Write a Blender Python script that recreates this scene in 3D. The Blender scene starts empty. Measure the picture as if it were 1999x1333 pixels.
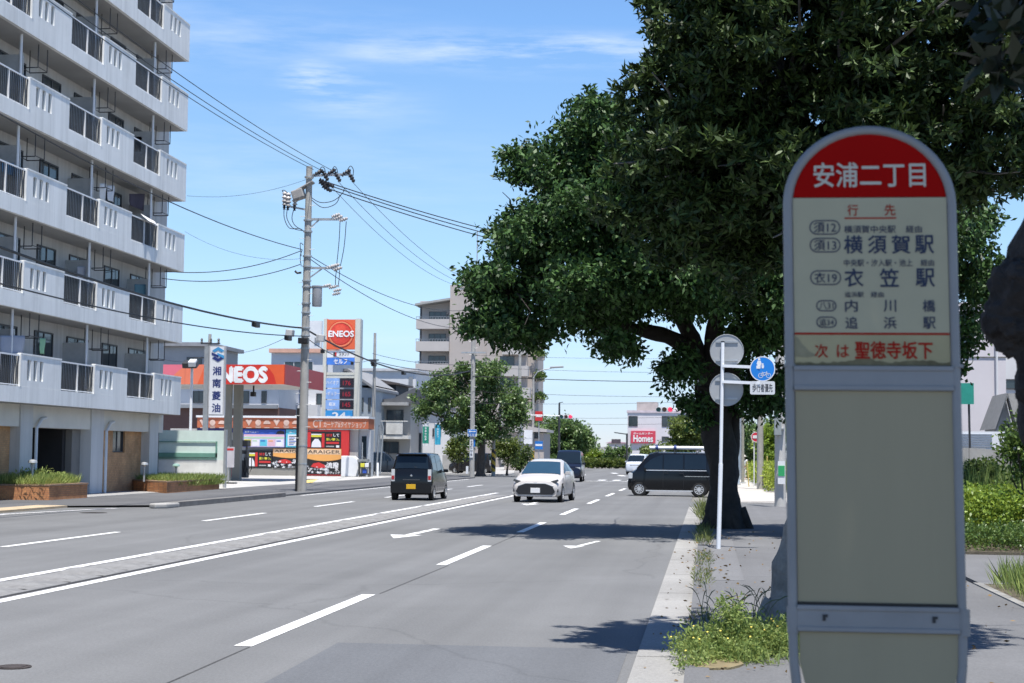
import bpy, math, random
import numpy as np
from mathutils import Vector, Matrix, Quaternion
R_ = math.radians
S = bpy.context.scene
COL = S.collection
# ------------------------------------------------------------------ camera
F_PX, CX, CY = 3060.0, 999.5, 666.5
EYE = Vector((0, 0, 1.65))
PITCH, YAW, ROLL = R_(4.10297502), R_(7.11281948), R_(0.6)
_F = Vector((-math.sin(YAW)*math.cos(PITCH), math.cos(YAW)*math.cos(PITCH), math.sin(PITCH)))
_R0 = Vector((math.cos(YAW), math.sin(YAW), 0)); _U0 = _R0.cross(_F)
_R = _R0*math.cos(ROLL) + _U0*math.sin(ROLL); _U = -_R0*math.sin(ROLL) + _U0*math.cos(ROLL)
cam = bpy.data.cameras.new('camera'); cam_o = bpy.data.objects.new('camera', cam); COL.objects.link(cam_o)
cam_o.matrix_world = Matrix(((_R.x, _U.x, -_F.x, EYE.x), (_R.y, _U.y, -_F.y, EYE.y), (_R.z, _U.z, -_F.z, EYE.z), (0, 0, 0, 1)))
cam.sensor_width = 36; cam.lens = 36*F_PX/1999; cam.clip_start = .1; cam.clip_end = 5000
cam.dof.use_dof = True; cam.dof.focus_distance = 18.0; cam.dof.aperture_fstop = 7.5
S.camera = cam_o
# ------------------------------------------------------------------ world, sun, exposure
SUN = Vector((.25, -.7, 2.7)).normalized()
w = bpy.data.worlds.new('World'); S.world = w; w.use_nodes = True
nt = w.node_tree; N = nt.nodes; Lk = nt.links; N.clear()
def nd(t, tree=None, **k):
    n = (tree or nt).nodes.new(t)
    for a, b in k.items(): setattr(n, a, b)
    return n
sky = nd('ShaderNodeTexSky', sky_type='NISHITA', sun_disc=False, sun_elevation=math.asin(SUN.z), sun_rotation=math.atan2(SUN.x, SUN.y))
sky.air_density = 1.0; sky.dust_density = 0; sky.ozone_density = 1.0
tc = nd('ShaderNodeTexCoord')
mp = nd('ShaderNodeMapping'); mp.inputs['Scale'].default_value = (3.0, 3.0, 24)
mp.inputs['Rotation'].default_value = (0, R_(-4), 0)
no = nd('ShaderNodeTexNoise'); no.inputs['Scale'].default_value = 4; no.inputs['Detail'].default_value = 7; no.inputs['Roughness'].default_value = .62
Lk.new(tc.outputs['Generated'], mp.inputs[0]); Lk.new(mp.outputs[0], no.inputs[0])
def cloud_mask(px, py, rx, ry, amp):
    d = (_F + _R*(px-CX)/F_PX + _U*(CY-py)/F_PX).normalized()
    m = nd('ShaderNodeMapping', vector_type='TEXTURE')
    r = d.cross(Vector((0, 0, 1))).normalized()
    m.inputs['Location'].default_value = d; m.inputs['Rotation'].default_value = (0, 0, math.atan2(r.y, r.x))
    m.inputs['Scale'].default_value = (rx, .3, ry)
    g = nd('ShaderNodeTexGradient', gradient_type='SPHERICAL')
    Lk.new(tc.outputs['Generated'], m.inputs[0]); Lk.new(m.outputs[0], g.inputs[0])
    q = nd('ShaderNodeMath', operation='MULTIPLY'); q.inputs[1].default_value = amp; Lk.new(g.outputs['Fac'], q.inputs[0])
    return q.outputs[0]
tot = None
for a in ((960, 98, .11, .014, .4), (1190, 86, .07, .009, .5), (1050, 105, .16, .018, .36), (612, 152, .026, .012, .8), (650, 172, .045, .016, .42), (715, 200, .06, .022, .22), (420, 70, .2, .03, .3), (560, 330, .2, .05, .18), (1500, 700, .5, .04, .25)):
    o = cloud_mask(*a)
    if tot is None: tot = o
    else:
        s = nd('ShaderNodeMath', operation='ADD'); Lk.new(tot, s.inputs[0]); Lk.new(o, s.inputs[1]); tot = s.outputs[0]
rp = nd('ShaderNodeMapRange'); rp.inputs[1].default_value = .38; rp.inputs[2].default_value = .72; Lk.new(no.outputs[0], rp.inputs[0])
cm = nd('ShaderNodeMath', operation='MULTIPLY', use_clamp=True); Lk.new(tot, cm.inputs[0]); Lk.new(rp.outputs[0], cm.inputs[1])
tint = nd('ShaderNodeMix', data_type='RGBA', blend_type='MULTIPLY'); tint.inputs[0].default_value = 1
sz = nd('ShaderNodeSeparateXYZ'); Lk.new(tc.outputs['Generated'], sz.inputs[0])
el = nd('ShaderNodeValToRGB'); ce = el.color_ramp; ce.elements[0].position = .0; ce.elements[0].color = (.52, .62, .98, 1); ce.elements[1].position = 1; ce.elements[1].color = (.42, .55, .78, 1)
for p_, c_ in ((.035, (.56, .67, .98)), (.094, (.78, .89, 1.08)), (.18, (.83, .96, 1.06)), (.27, (.78, 1.0, 1.22)), (.42, (.60, .78, 1.0))): e_ = ce.elements.new(p_); e_.color = (*c_, 1)
Lk.new(sz.outputs[2], el.inputs[0]); Lk.new(el.outputs[0], tint.inputs[7])
Lk.new(sky.outputs[0], tint.inputs[6])
mx = nd('ShaderNodeMix', data_type='RGBA'); mx.inputs[7].default_value = (6.2, 6.7, 7.2, 1)
Lk.new(cm.outputs[0], mx.inputs[0]); Lk.new(tint.outputs[2], mx.inputs[6])
bg = nd('ShaderNodeBackground'); bg.inputs[1].default_value = .10; Lk.new(mx.outputs[2], bg.inputs[0])
ow = nd('ShaderNodeOutputWorld'); Lk.new(bg.outputs[0], ow.inputs[0])
sl = bpy.data.lights.new('sun', 'SUN'); sl.energy = 5.0; sl.angle = R_(.5); sl.color = (1, .955, .89)
so = bpy.data.objects.new('sun', sl); COL.objects.link(so); so.rotation_mode = 'QUATERNION'; so.rotation_quaternion = SUN.to_track_quat('Z', 'Y')
S.view_settings.view_transform = 'Standard'; S.view_settings.look = 'None'; S.view_settings.gamma = 1; S.view_settings.use_curve_mapping = False
S.view_settings.exposure = .72
# ------------------------------------------------------------------ pixel helpers (photo pixels -> metres at a given real distance)
def ray(px, py): return _F + _R*((px-CX)/F_PX) + _U*((CY-py)/F_PX)
def at(px, py, Y): r = ray(px, py); return EYE + r*(Y/r.y)
def onx(px, py, X): r = ray(px, py); return EYE + r*(X/r.x)
def gr(px, py, z=0.): r = ray(px, py); return EYE + r*((z-EYE.z)/r.z)
# ------------------------------------------------------------------ materials
MATS = {}
def pm(name, col, rough=.7, var=.18, scale=1.5, bump=0., metal=0., bscale=None, stain=0., spec=.5, streak=False, coat=0., drip=0.):
    if name in MATS: return MATS[name]
    m = bpy.data.materials.new(name); m.use_nodes = True; t = m.node_tree; b = t.nodes['Principled BSDF']; MATS[name] = m
    b.inputs['Roughness'].default_value = rough; b.inputs['Metallic'].default_value = metal; b.inputs['Specular IOR Level'].default_value = spec
    if coat: b.inputs['Coat Weight'].default_value = coat; b.inputs['Coat Roughness'].default_value = .06
    c = nd('ShaderNodeTexCoord', t); n = nd('ShaderNodeTexNoise', t); n.inputs['Scale'].default_value = scale; n.inputs['Detail'].default_value = 6; n.inputs['Roughness'].default_value = .65
    if streak:
        mp = nd('ShaderNodeMapping', t); mp.inputs['Scale'].default_value = (1, 1, .12); t.links.new(c.outputs['Object'], mp.inputs[0]); t.links.new(mp.outputs[0], n.inputs[0])
    else: t.links.new(c.outputs['Object'], n.inputs[0])
    r = nd('ShaderNodeMapRange', t); r.inputs[1].default_value = .3; r.inputs[2].default_value = .7; r.inputs[3].default_value = 1-var; r.inputs[4].default_value = 1+var
    t.links.new(n.outputs[0], r.inputs[0])
    x = nd('ShaderNodeMix', t, data_type='RGBA', blend_type='MULTIPLY'); x.inputs[0].default_value = 1; x.inputs[6].default_value = (*col, 1)
    t.links.new(r.outputs[0], x.inputs[7]); out = x.outputs[2]
    if stain:
        n2 = nd('ShaderNodeTexNoise', t); n2.inputs['Scale'].default_value = scale*.35; n2.inputs['Detail'].default_value = 9; n2.inputs['Roughness'].default_value = .7
        t.links.new(c.outputs['Object'], n2.inputs[0])
        r2 = nd('ShaderNodeMapRange', t); r2.inputs[1].default_value = .52; r2.inputs[2].default_value = .75; r2.inputs[4].default_value = stain; t.links.new(n2.outputs[0], r2.inputs[0])
        y = nd('ShaderNodeMix', t, data_type='RGBA'); y.inputs[7].default_value = (col[0]*.35, col[1]*.33, col[2]*.3, 1)
        t.links.new(r2.outputs[0], y.inputs[0]); t.links.new(out, y.inputs[6]); out = y.outputs[2]
    if drip:                                             # dark rain streaks running down a wall
        m4 = nd('ShaderNodeMapping', t); m4.inputs['Scale'].default_value = (3.4, 3.4, .16); t.links.new(c.outputs['Object'], m4.inputs[0])
        n4 = nd('ShaderNodeTexNoise', t); n4.inputs['Scale'].default_value = 1.0; n4.inputs['Detail'].default_value = 8; n4.inputs['Roughness'].default_value = .7; t.links.new(m4.outputs[0], n4.inputs[0])
        r4 = nd('ShaderNodeMapRange', t); r4.inputs[1].default_value = .46; r4.inputs[2].default_value = .72; r4.inputs[4].default_value = drip; t.links.new(n4.outputs[0], r4.inputs[0])
        y4 = nd('ShaderNodeMix', t, data_type='RGBA'); y4.inputs[7].default_value = (col[0]*.42, col[1]*.42, col[2]*.41, 1); t.links.new(r4.outputs[0], y4.inputs[0]); t.links.new(out, y4.inputs[6]); out = y4.outputs[2]
    t.links.new(out, b.inputs['Base Color'])
    if bump:
        n3 = nd('ShaderNodeTexNoise', t); n3.inputs['Scale'].default_value = bscale or scale*12; n3.inputs['Detail'].default_value = 5
        t.links.new(c.outputs['Object'], n3.inputs[0]); bp = nd('ShaderNodeBump', t); bp.inputs['Strength'].default_value = bump; bp.inputs['Distance'].default_value = .02
        t.links.new(n3.outputs[0], bp.inputs['Height']); t.links.new(bp.outputs[0], b.inputs['Normal'])
    return m
def asphalt(name, col, patch=.12):
    m = pm(name, col, .88, patch, .22, .35, bscale=90, stain=.16, spec=.3)
    t = m.node_tree; b = t.nodes['Principled BSDF']; src = b.inputs['Base Color'].links[0].from_socket
    c = nd('ShaderNodeTexCoord', t)
    n = nd('ShaderNodeTexNoise', t); n.inputs['Scale'].default_value = 42; n.inputs['Detail'].default_value = 10; n.inputs['Roughness'].default_value = .9
    mp0 = nd('ShaderNodeMapping', t); mp0.inputs['Scale'].default_value = (1, .5, 1)
    t.links.new(c.outputs['Object'], mp0.inputs[0]); t.links.new(mp0.outputs[0], n.inputs[0])
    r = nd('ShaderNodeMapRange', t); r.inputs[1].default_value = .3; r.inputs[2].default_value = .7; r.inputs[3].default_value = .68; r.inputs[4].default_value = 1.32; t.links.new(n.outputs[0], r.inputs[0])
    x = nd('ShaderNodeMix', t, data_type='RGBA', blend_type='MULTIPLY'); x.inputs[0].default_value = 1; t.links.new(src, x.inputs[6]); t.links.new(r.outputs[0], x.inputs[7])
    # tyre paths: long soft bands along the road
    mp = nd('ShaderNodeMapping', t); mp.inputs['Scale'].default_value = (1.1, .015, 1); t.links.new(c.outputs['Object'], mp.inputs[0])
    n2 = nd('ShaderNodeTexNoise', t); n2.inputs['Scale'].default_value = 1.3; n2.inputs['Detail'].default_value = 3; t.links.new(mp.outputs[0], n2.inputs[0])
    r2 = nd('ShaderNodeMapRange', t); r2.inputs[1].default_value = .3; r2.inputs[2].default_value = .7; r2.inputs[3].default_value = .88; r2.inputs[4].default_value = 1.1; t.links.new(n2.outputs[0], r2.inputs[0])
    y = nd('ShaderNodeMix', t, data_type='RGBA', blend_type='MULTIPLY'); y.inputs[0].default_value = 1; t.links.new(x.outputs[2], y.inputs[6]); t.links.new(r2.outputs[0], y.inputs[7])
    # cracks
    v = nd('ShaderNodeTexVoronoi', t, feature='DISTANCE_TO_EDGE'); v.inputs['Scale'].default_value = .16; v.inputs['Randomness'].default_value = 1
    wn = nd('ShaderNodeTexNoise', t); wn.inputs['Scale'].default_value = .9; wn.inputs['Detail'].default_value = 6
    t.links.new(c.outputs['Object'], wn.inputs[0])
    am = nd('ShaderNodeMix', t, data_type='VECTOR'); am.inputs[0].default_value = .5
    t.links.new(c.outputs['Object'], am.inputs[4]); t.links.new(wn.outputs['Color'], am.inputs[5]); t.links.new(am.outputs[1], v.inputs[0])
    r3 = nd('ShaderNodeMapRange', t); r3.inputs[1].default_value = .0; r3.inputs[2].default_value = .004; r3.inputs[3].default_value = .86; r3.inputs[4].default_value = 1; t.links.new(v.outputs[0], r3.inputs[0])
    z = nd('ShaderNodeMix', t, data_type='RGBA', blend_type='MULTIPLY'); z.inputs[0].default_value = 1; t.links.new(y.outputs[2], z.inputs[6]); t.links.new(r3.outputs[0], z.inputs[7])
    t.links.new(z.outputs[2], b.inputs['Base Color'])
    return m
def brick(name, c1, c2, mortar, sx=1., axis='x'):
    m = bpy.data.materials.new(name); m.use_nodes = True; t = m.node_tree; b = t.nodes['Principled BSDF']; MATS[name] = m
    c = nd('ShaderNodeTexCoord', t); sp = nd('ShaderNodeSeparateXYZ', t); cb = nd('ShaderNodeCombineXYZ', t); t.links.new(c.outputs['Object'], sp.inputs[0])
    ad = nd('ShaderNodeMath', t, operation='ADD'); t.links.new(sp.outputs[0], ad.inputs[0]); t.links.new(sp.outputs[1], ad.inputs[1])
    t.links.new(ad.outputs[0], cb.inputs[0]); t.links.new(sp.outputs[2], cb.inputs[1])
    k = nd('ShaderNodeTexBrick', t); k.inputs['Scale'].default_value = 4.2*sx; k.inputs['Color1'].default_value = (*c1, 1); k.inputs['Color2'].default_value = (*c2, 1); k.inputs['Mortar'].default_value = (*mortar, 1)
    k.inputs['Mortar Size'].default_value = .02; t.links.new(cb.outputs[0], k.inputs[0])
    n = nd('ShaderNodeTexNoise', t); n.inputs['Scale'].default_value = 1.5; n.inputs['Detail'].default_value = 7; t.links.new(c.outputs['Object'], n.inputs[0])
    r = nd('ShaderNodeMapRange', t); r.inputs[1].default_value = .3; r.inputs[2].default_value = .7; r.inputs[3].default_value = .72; r.inputs[4].default_value = 1.2; t.links.new(n.outputs[0], r.inputs[0])
    x = nd('ShaderNodeMix', t, data_type='RGBA', blend_type='MULTIPLY'); x.inputs[0].default_value = 1; t.links.new(k.outputs[0], x.inputs[6]); t.links.new(r.outputs[0], x.inputs[7])
    t.links.new(x.outputs[2], b.inputs['Base Color']); b.inputs['Roughness'].default_value = .85
    return m
def leafmat(name, c1, c2, rough=.42, trans=.25, spec=.5):
    m = bpy.data.materials.new(name); m.use_nodes = True; t = m.node_tree; b = t.nodes['Principled BSDF']; MATS[name] = m
    g = nd('ShaderNodeNewGeometry', t); r = nd('ShaderNodeValToRGB', t); r.color_ramp.elements[0].color = (*c1, 1); r.color_ramp.elements[1].color = (*c2, 1)
    t.links.new(g.outputs['Random Per Island'], r.inputs[0]); t.links.new(r.outputs[0], b.inputs['Base Color'])
    b.inputs['Roughness'].default_value = rough; b.inputs['Specular IOR Level'].default_value = spec
    tr = nd('ShaderNodeBsdfTranslucent', t); hs = nd('ShaderNodeHueSaturation', t); hs.inputs['Value'].default_value = 1.5; hs.inputs['Hue'].default_value = .48
    t.links.new(r.outputs[0], hs.inputs['Color']); t.links.new(hs.outputs[0], tr.inputs[0])
    mx = nd('ShaderNodeMixShader', t); mx.inputs[0].default_value = trans; o = t.nodes['Material Output']
    t.links.new(b.outputs[0], mx.inputs[1]); t.links.new(tr.outputs[0], mx.inputs[2]); t.links.new(mx.outputs[0], o.inputs[0])
    return m
def emit(name, col, s):
    m = bpy.data.materials.new(name); m.use_nodes = True; b = m.node_tree.nodes['Principled BSDF']; MATS[name] = m
    b.inputs['Base Color'].default_value = (*col, 1); b.inputs['Emission Color'].default_value = (*col, 1); b.inputs['Emission Strength'].default_value = s
    return m
white = pm('white_paint', (.72, .73, .74), .5, .06)
pole_white = pm('pole_white', (.78, .79, .8), .35, .04, 3)
alu = pm('aluminium', (.26, .255, .25), .5, .08, 6, metal=.1, spec=.35)
galv = pm('galvanised', (.42, .44, .45), .5, .12, 5, metal=.5)
black = pm('black_plastic', (.012, .012, .014), .5, .1)
rubber = pm('tyre_rubber', (.018, .018, .018), .85, .2, 6)
glass = pm('window_glass', (.030, .045, .055), .06, .3, .6, spec=.8)
carglass = pm('car_glass', (.010, .017, .026), .05, .1, spec=.35)
conc = pm('concrete', (.33, .325, .31), .85, .16, 1.2, .25, stain=.35)
conc_pole = pm('pole_concrete', (.36, .35, .325), .8, .12, 2.5, .15, stain=.3)
dark_metal = pm('dark_metal', (.05, .052, .055), .45, .1, 4, metal=.3)
bark = pm('bark', (.075, .060, .047), .9, .4, 5, .9, bscale=14)
# ------------------------------------------------------------------ objects and meshes
ORG = {}
def tag(o, label=None, cat=None, group=None, kind=None):
    if label: o['label'] = label
    if cat: o['category'] = cat
    if group: o['group'] = group
    if kind: o['kind'] = kind
    return o
def thing(name, label, cat, loc=(0, 0, 0), rotz=0., group=None):
    o = bpy.data.objects.new(name, None); COL.objects.link(o); o.location = loc; o.rotation_euler = (0, 0, rotz)
    o.empty_display_size = .2
    ORG[o] = Vector(loc); return tag(o, label, cat, group)
class MB:
    def __init__(s): s.v = []; s.f = []; s.m = []; s.sm = []; s.mats = []; s.cur = 0
    def mat(s, m):
        if m not in s.mats: s.mats.append(m)
        s.cur = s.mats.index(m); return s
    def add(s, vs, fs, smooth=False):
        b = len(s.v); s.v += [tuple(v) for v in vs]
        for f in fs: s.f.append(tuple(i+b for i in f)); s.m.append(s.cur); s.sm.append(smooth)
        return s
    def box(s, x0, x1, y0, y1, z0, z1):
        vs = [(x, y, z) for z in (z0, z1) for y in (y0, y1) for x in (x0, x1)]
        return s.add(vs, [(0, 2, 3, 1), (4, 5, 7, 6), (0, 1, 5, 4), (2, 6, 7, 3), (0, 4, 6, 2), (1, 3, 7, 5)])
    def obox(s, c, X, Y, Z, hx, hy, hz):
        c, X, Y, Z = map(Vector, (c, X, Y, Z))
        vs = [c + X*a*hx + Y*b*hy + Z*d*hz for d in (-1, 1) for b in (-1, 1) for a in (-1, 1)]
        return s.add(vs, [(0, 2, 3, 1), (4, 5, 7, 6), (0, 1, 5, 4), (2, 6, 7, 3), (0, 4, 6, 2), (1, 3, 7, 5)])
    def bar(s, a, b, w, h=None):
        a, b = Vector(a), Vector(b); d = (b-a); L = d.length; d.normalize()
        u = d.cross(Vector((0, 0, 1)));  u = u.normalized() if u.length > 1e-4 else Vector((1, 0, 0)); v = u.cross(d)
        return s.obox((a+b)/2, d, u, v, L/2, w/2, (h or w)/2)
    def tube(s, pts, r, n=8, cap=True):
        pts = [Vector(p) for p in pts]; rs = r if isinstance(r, (list, tuple)) else [r]*len(pts)
        vs = []; up = None
        for i, p in enumerate(pts):
            d = (pts[min(i+1, len(pts)-1)] - pts[max(i-1, 0)]).normalized()
            if up is None: up = d.cross(Vector((0, 0, 1)) if abs(d.z) < .9 else Vector((1, 0, 0))).normalized()
            up = (up - d*up.dot(d)).normalized(); sd = d.cross(up)
            for k in range(n):
                a = 2*math.pi*k/n; vs.append(p + (up*math.cos(a) + sd*math.sin(a))*rs[i])
        fs = [(i*n+k, i*n+(k+1) % n, (i+1)*n+(k+1) % n, (i+1)*n+k) for i in range(len(pts)-1) for k in range(n)]
        s.add(vs, fs, True)
        if cap:
            m = len(pts)-1
            s.add(vs[:n], [tuple(reversed(range(n)))]); s.add(vs[m*n:], [tuple(range(n))])
        return s
    def prism(s, poly, o, X, Y, n, d):   # polygon (2D) in the plane X,Y at o, thickness d along n
        o, X, Y, n = map(Vector, (o, X, Y, n)); k = len(poly)
        a = [o + X*p[0] + Y*p[1] for p in poly]; b = [p + n*d for p in a]
        return s.add(a+b, [tuple(reversed(range(k))), tuple(range(k, 2*k))] + [(i, (i+1) % k, k+(i+1) % k, k+i) for i in range(k)])
    def disc(s, c, n, r, d, seg=28, X=None):
        n = Vector(n).normalized(); X = n.cross(Vector((0, 0, 1))) if abs(n.z) < .9 else Vector((1, 0, 0)); X.normalize(); Y = n.cross(X)
        return s.prism([(r*math.cos(2*math.pi*i/seg), r*math.sin(2*math.pi*i/seg)) for i in range(seg)], c, X, Y, n, d)
    def lathe(s, prof, c, ax, seg=24, smooth=True):
        c, ax = Vector(c), Vector(ax).normalized(); X = ax.cross(Vector((0, 0, 1))) if abs(ax.z) < .9 else Vector((1, 0, 0)); X.normalize(); Y = ax.cross(X)
        vs = [c + ax*h + (X*math.cos(2*math.pi*k/seg) + Y*math.sin(2*math.pi*k/seg))*r for r, h in prof for k in range(seg)]
        fs = [(i*seg+k, i*seg+(k+1) % seg, (i+1)*seg+(k+1) % seg, (i+1)*seg+k) for i in range(len(prof)-1) for k in range(seg)]
        return s.add(vs, fs, smooth)
    def quad(s, a, b, c, d): return s.add([a, b, c, d], [(0, 1, 2, 3)])
    def text(s, body, c, h, X=(1, 0, 0), Z=(0, 0, 1), width=None, bold=0., depth=0.):
        cu = bpy.data.curves.new('lettering', 'FONT'); cu.body = body; cu.size = 1; cu.resolution_u = 3
        o = bpy.data.objects.new('lettering', cu); COL.objects.link(o)
        me = bpy.data.meshes.new_from_object(o.evaluated_get(bpy.context.evaluated_depsgraph_get()))
        vs = np.array([v.co[:] for v in me.vertices]) if len(me.vertices) else np.zeros((0, 3)); fs = [tuple(p.vertices) for p in me.polygons]
        bpy.data.objects.remove(o); bpy.data.curves.remove(cu); bpy.data.meshes.remove(me)
        if not len(vs): return s
        lo, hi = vs.min(0), vs.max(0); sy = h/(hi[1]-lo[1]) if h else None
        sx = width/(hi[0]-lo[0]) if width else sy
        if sy is None: sy = sx
        c, X, Z = Vector(c), Vector(X), Vector(Z); mid = (lo+hi)/2; Nn = X.cross(Z); base = Nn*0
        shifts = [(0, 0)] if not bold else [(0, 0), (.7*bold, 0), (-.7*bold, 0), (0, .7*bold), (0, -.7*bold)]
        for i, (ax, ay) in enumerate(shifts):      # heavier strokes: the same glyphs laid a hair apart
            s.add([c + X*((p[0]-mid[0]+ax)*sx) + Z*((p[1]-mid[1]+ay)*sy) + Nn*(-.00012*i if Nn.y > 0 else .00012*i) for p in vs], fs)
        return s
    def build(s, name, m=None, parent=None, world=True, bevel=0., sharp=None, seg=2):
        me = bpy.data.meshes.new(name); off = Vector((0, 0, 0))
        if parent is not None and world: off = ORG[parent]
        elif parent is None and world: off = Vector((0, 0, 0))
        me.from_pydata([(v[0]-off.x, v[1]-off.y, v[2]-off.z) for v in s.v], [], s.f)
        for mm in (s.mats if s.mats else [m]): me.materials.append(mm)
        me.polygons.foreach_set('material_index', s.m); me.polygons.foreach_set('use_smooth', s.sm)
        me.update()
        if any(s.sm) and not sharp: me.set_sharp_from_angle(angle=R_(45))
        if sharp: me.polygons.foreach_set('use_smooth', [True]*len(s.f)); me.set_sharp_from_angle(angle=R_(sharp))
        o = bpy.data.objects.new(name, me); COL.objects.link(o)
        if parent is not None: o.parent = parent
        ORG[o] = off
        if bevel:
            b = o.modifiers.new('bevel', 'BEVEL'); b.width = bevel; b.segments = seg; b.limit_method = 'ANGLE'; b.angle_limit = R_(40)
        return o
    def own(s, name, m, label, cat, group=None, kind=None, **k):   # a thing that is one mesh: origin moved to its base
        lo = np.array(s.v).min(0); hi = np.array(s.v).max(0); c = Vector(((lo[0]+hi[0])/2, (lo[1]+hi[1])/2, lo[2]))
        s.v = [(v[0]-c.x, v[1]-c.y, v[2]-c.z) for v in s.v]
        o = s.build(name, m, None, **k); o.location = c; ORG[o] = c
        return tag(o, label, cat, group, kind)
def struct(name, mb, m): return tag(mb.build(name, m), kind='structure')
def copy_thing(root, loc, rotz=None, label=None):
    r = root.copy(); COL.objects.link(r); r.location = loc
    if rotz is not None: r.rotation_euler = (0, 0, rotz)
    if label: r['label'] = label
    for ch in root.children:
        c = ch.copy(); COL.objects.link(c); c.parent = r
        for g in ch.children:
            d = g.copy(); COL.objects.link(d); d.parent = c
    return r
# ------------------------------------------------------------------ foliage
def leaf_arrays(P, D, L, W, rng, fold=.25):
    n = len(P); D = D/np.linalg.norm(D, axis=1, keepdims=True)
    up = rng.normal(size=(n, 3)); s = np.cross(D, up); s /= np.linalg.norm(s, axis=1, keepdims=True)+1e-9; q = np.cross(s, D)
    L = L*rng.uniform(.7, 1.25, (n, 1)); W = W*rng.uniform(.7, 1.25, (n, 1))
    V = np.empty((n, 4, 3)); V[:, 0] = P; V[:, 1] = P + D*L*.5 + s*W*.5 + q*W*fold; V[:, 2] = P + D*L; V[:, 3] = P + D*L*.5 - s*W*.5 + q*W*fold
    return V
def leaf_object(name, V, m, parent=None, off=(0, 0, 0)):
    n = len(V); me = bpy.data.meshes.new(name); co = (V - np.array(off)).reshape(-1)
    me.vertices.add(4*n); me.vertices.foreach_set('co', co.astype(np.float32)); me.loops.add(4*n); me.loops.foreach_set('vertex_index', np.arange(4*n, dtype=np.int32))
    me.polygons.add(n); me.polygons.foreach_set('loop_start', np.arange(0, 4*n, 4, dtype=np.int32))
    if isinstance(m, (list, tuple)):
        for q in m: me.materials.append(q)
    else: me.materials.append(m)
    me.update(calc_edges=True)
    o = bpy.data.objects.new(name, me); COL.objects.link(o); o.parent = parent; ORG[o] = Vector(off)
    return o
def unit(rng, n): v = rng.normal(size=(n, 3)); return v/np.linalg.norm(v, axis=1, keepdims=True)
def blob_clusters(blobs, n, rng, shell=.45):
    vol = np.array([(b[3]*b[4]*b[5])**.67*(b[6] if len(b) > 6 else 1) for b in blobs]); idx = rng.choice(len(blobs), n, p=vol/vol.sum())
    B = np.array([b[:6] for b in blobs]); u = unit(rng, n); r = rng.uniform(0, 1, (n, 1))**shell
    r *= 1 + .18*np.sin(u[:, :1]*7+idx[:, None]) * np.cos(u[:, 2:]*6+2*idx[:, None])
    return B[idx, :3] + u*r*B[idx, 3:6], u
def crown(blobs, n, per, cr, L, W, rng, rosette=False, shell=.45, droop=0., fold=.25, sub=1, sr=.2, gap=None):
    m = max(1, n//sub); C, u = blob_clusters(blobs, m, rng, shell)
    if gap:                                              # loose crown: thin out whole pockets so that the sky shows through
        k, th = gap; g = np.sin(k*C[:, 0]+1)+np.sin(k*1.2*C[:, 2]+.7*C[:, 0])+np.sin(k*1.4*C[:, 1]+1.3*C[:, 2])+.5*np.sin(2.3*k*C[:, 0]-1.9*k*C[:, 2]); C, u = C[g > th], u[g > th]
    if sub > 1:
        C = np.repeat(C, sub, 0); u = np.repeat(u, sub, 0); C = C + unit(rng, len(C))*rng.uniform(0, 1, (len(C), 1))**.6*sr*np.array([1, 1, .6])
    n = len(C)
    P = np.repeat(C, per, 0); A = np.repeat(u, per, 0)
    if rosette:
        ax = A*.5 + np.repeat(unit(rng, n), per, 0)*.5 + np.array([0, 0, .45])
        D = ax*.45 + unit(rng, len(P)); P = P + unit(rng, len(P))*rng.uniform(0, cr, (len(P), 1))
    else:
        tw = np.repeat(unit(rng, n)*.8+u*.6, per, 0); P = P + tw*rng.uniform(-cr, cr, (len(P), 1)) + rng.normal(size=P.shape)*cr*.35
        D = A*.5 + unit(rng, len(P))*.9
    D[:, 2] -= droop
    return leaf_arrays(P, D, L, W, rng, fold)
from mathutils import noise as NZ
def bark_tube(mb, pts, rs, n=26, step=.07, amp=.16, fr=5., ridge=.05):   # trunk with bumps, hollows and bark ridges
    pts = [Vector(p) for p in pts]; P = []; Rr = []
    for i in range(len(pts)-1):
        p0, p1, p2, p3 = pts[max(i-1, 0)], pts[i], pts[i+1], pts[min(i+2, len(pts)-1)]; m = max(2, int((p2-p1).length/step))
        for k in range(m):
            t = k/m; P.append(.5*((2*p1)+(p2-p0)*t+(2*p0-5*p1+4*p2-p3)*t*t+(3*p1-p0-3*p2+p3)*t**3)); Rr.append(rs[i]+(rs[i+1]-rs[i])*t)
    P.append(pts[-1]); Rr.append(rs[-1]); vs = []
    for i, p in enumerate(P):
        d = (P[min(i+1, len(P)-1)]-P[max(i-1, 0)]).normalized(); up = d.cross(Vector((0, 1, 0))).normalized(); sd = d.cross(up)
        for k in range(n):
            a = 2*math.pi*k/n; q = p+(up*math.cos(a)+sd*math.sin(a))*Rr[i]; f = 1+amp*2.2*NZ.fractal(q*fr*.35, 1, 2, 3)+amp*.6*NZ.noise(q*fr)+ridge*NZ.noise(Vector((q.x*fr*4, q.y*fr*4, q.z*fr*.5)))
            vs.append(p+(q-p)*f)
    return mb.add(vs, [(i*n+k, i*n+(k+1) % n, (i+1)*n+(k+1) % n, (i+1)*n+k) for i in range(len(P)-1) for k in range(n)]+[tuple(range(len(vs)-n, len(vs)))], True)
def limb(mb, a, b, r0, r1, rng, sag=.0, n=6, wob=.06, bow=None):
    a, b = Vector(a), Vector(b); L = (b-a).length; pts = []
    for i in range(n+1):
        t = i/n; p = a.lerp(b, t); k = math.sin(math.pi*t)
        p += Vector(rng.normal(size=3))*wob*L*k*.5; p.z += sag*L*k
        if bow: p += Vector(bow)*k
        pts.append(p)
    mb.tube(pts, [r0+(r1-r0)*i/n for i in range(n+1)], 8)
    return pts
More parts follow.
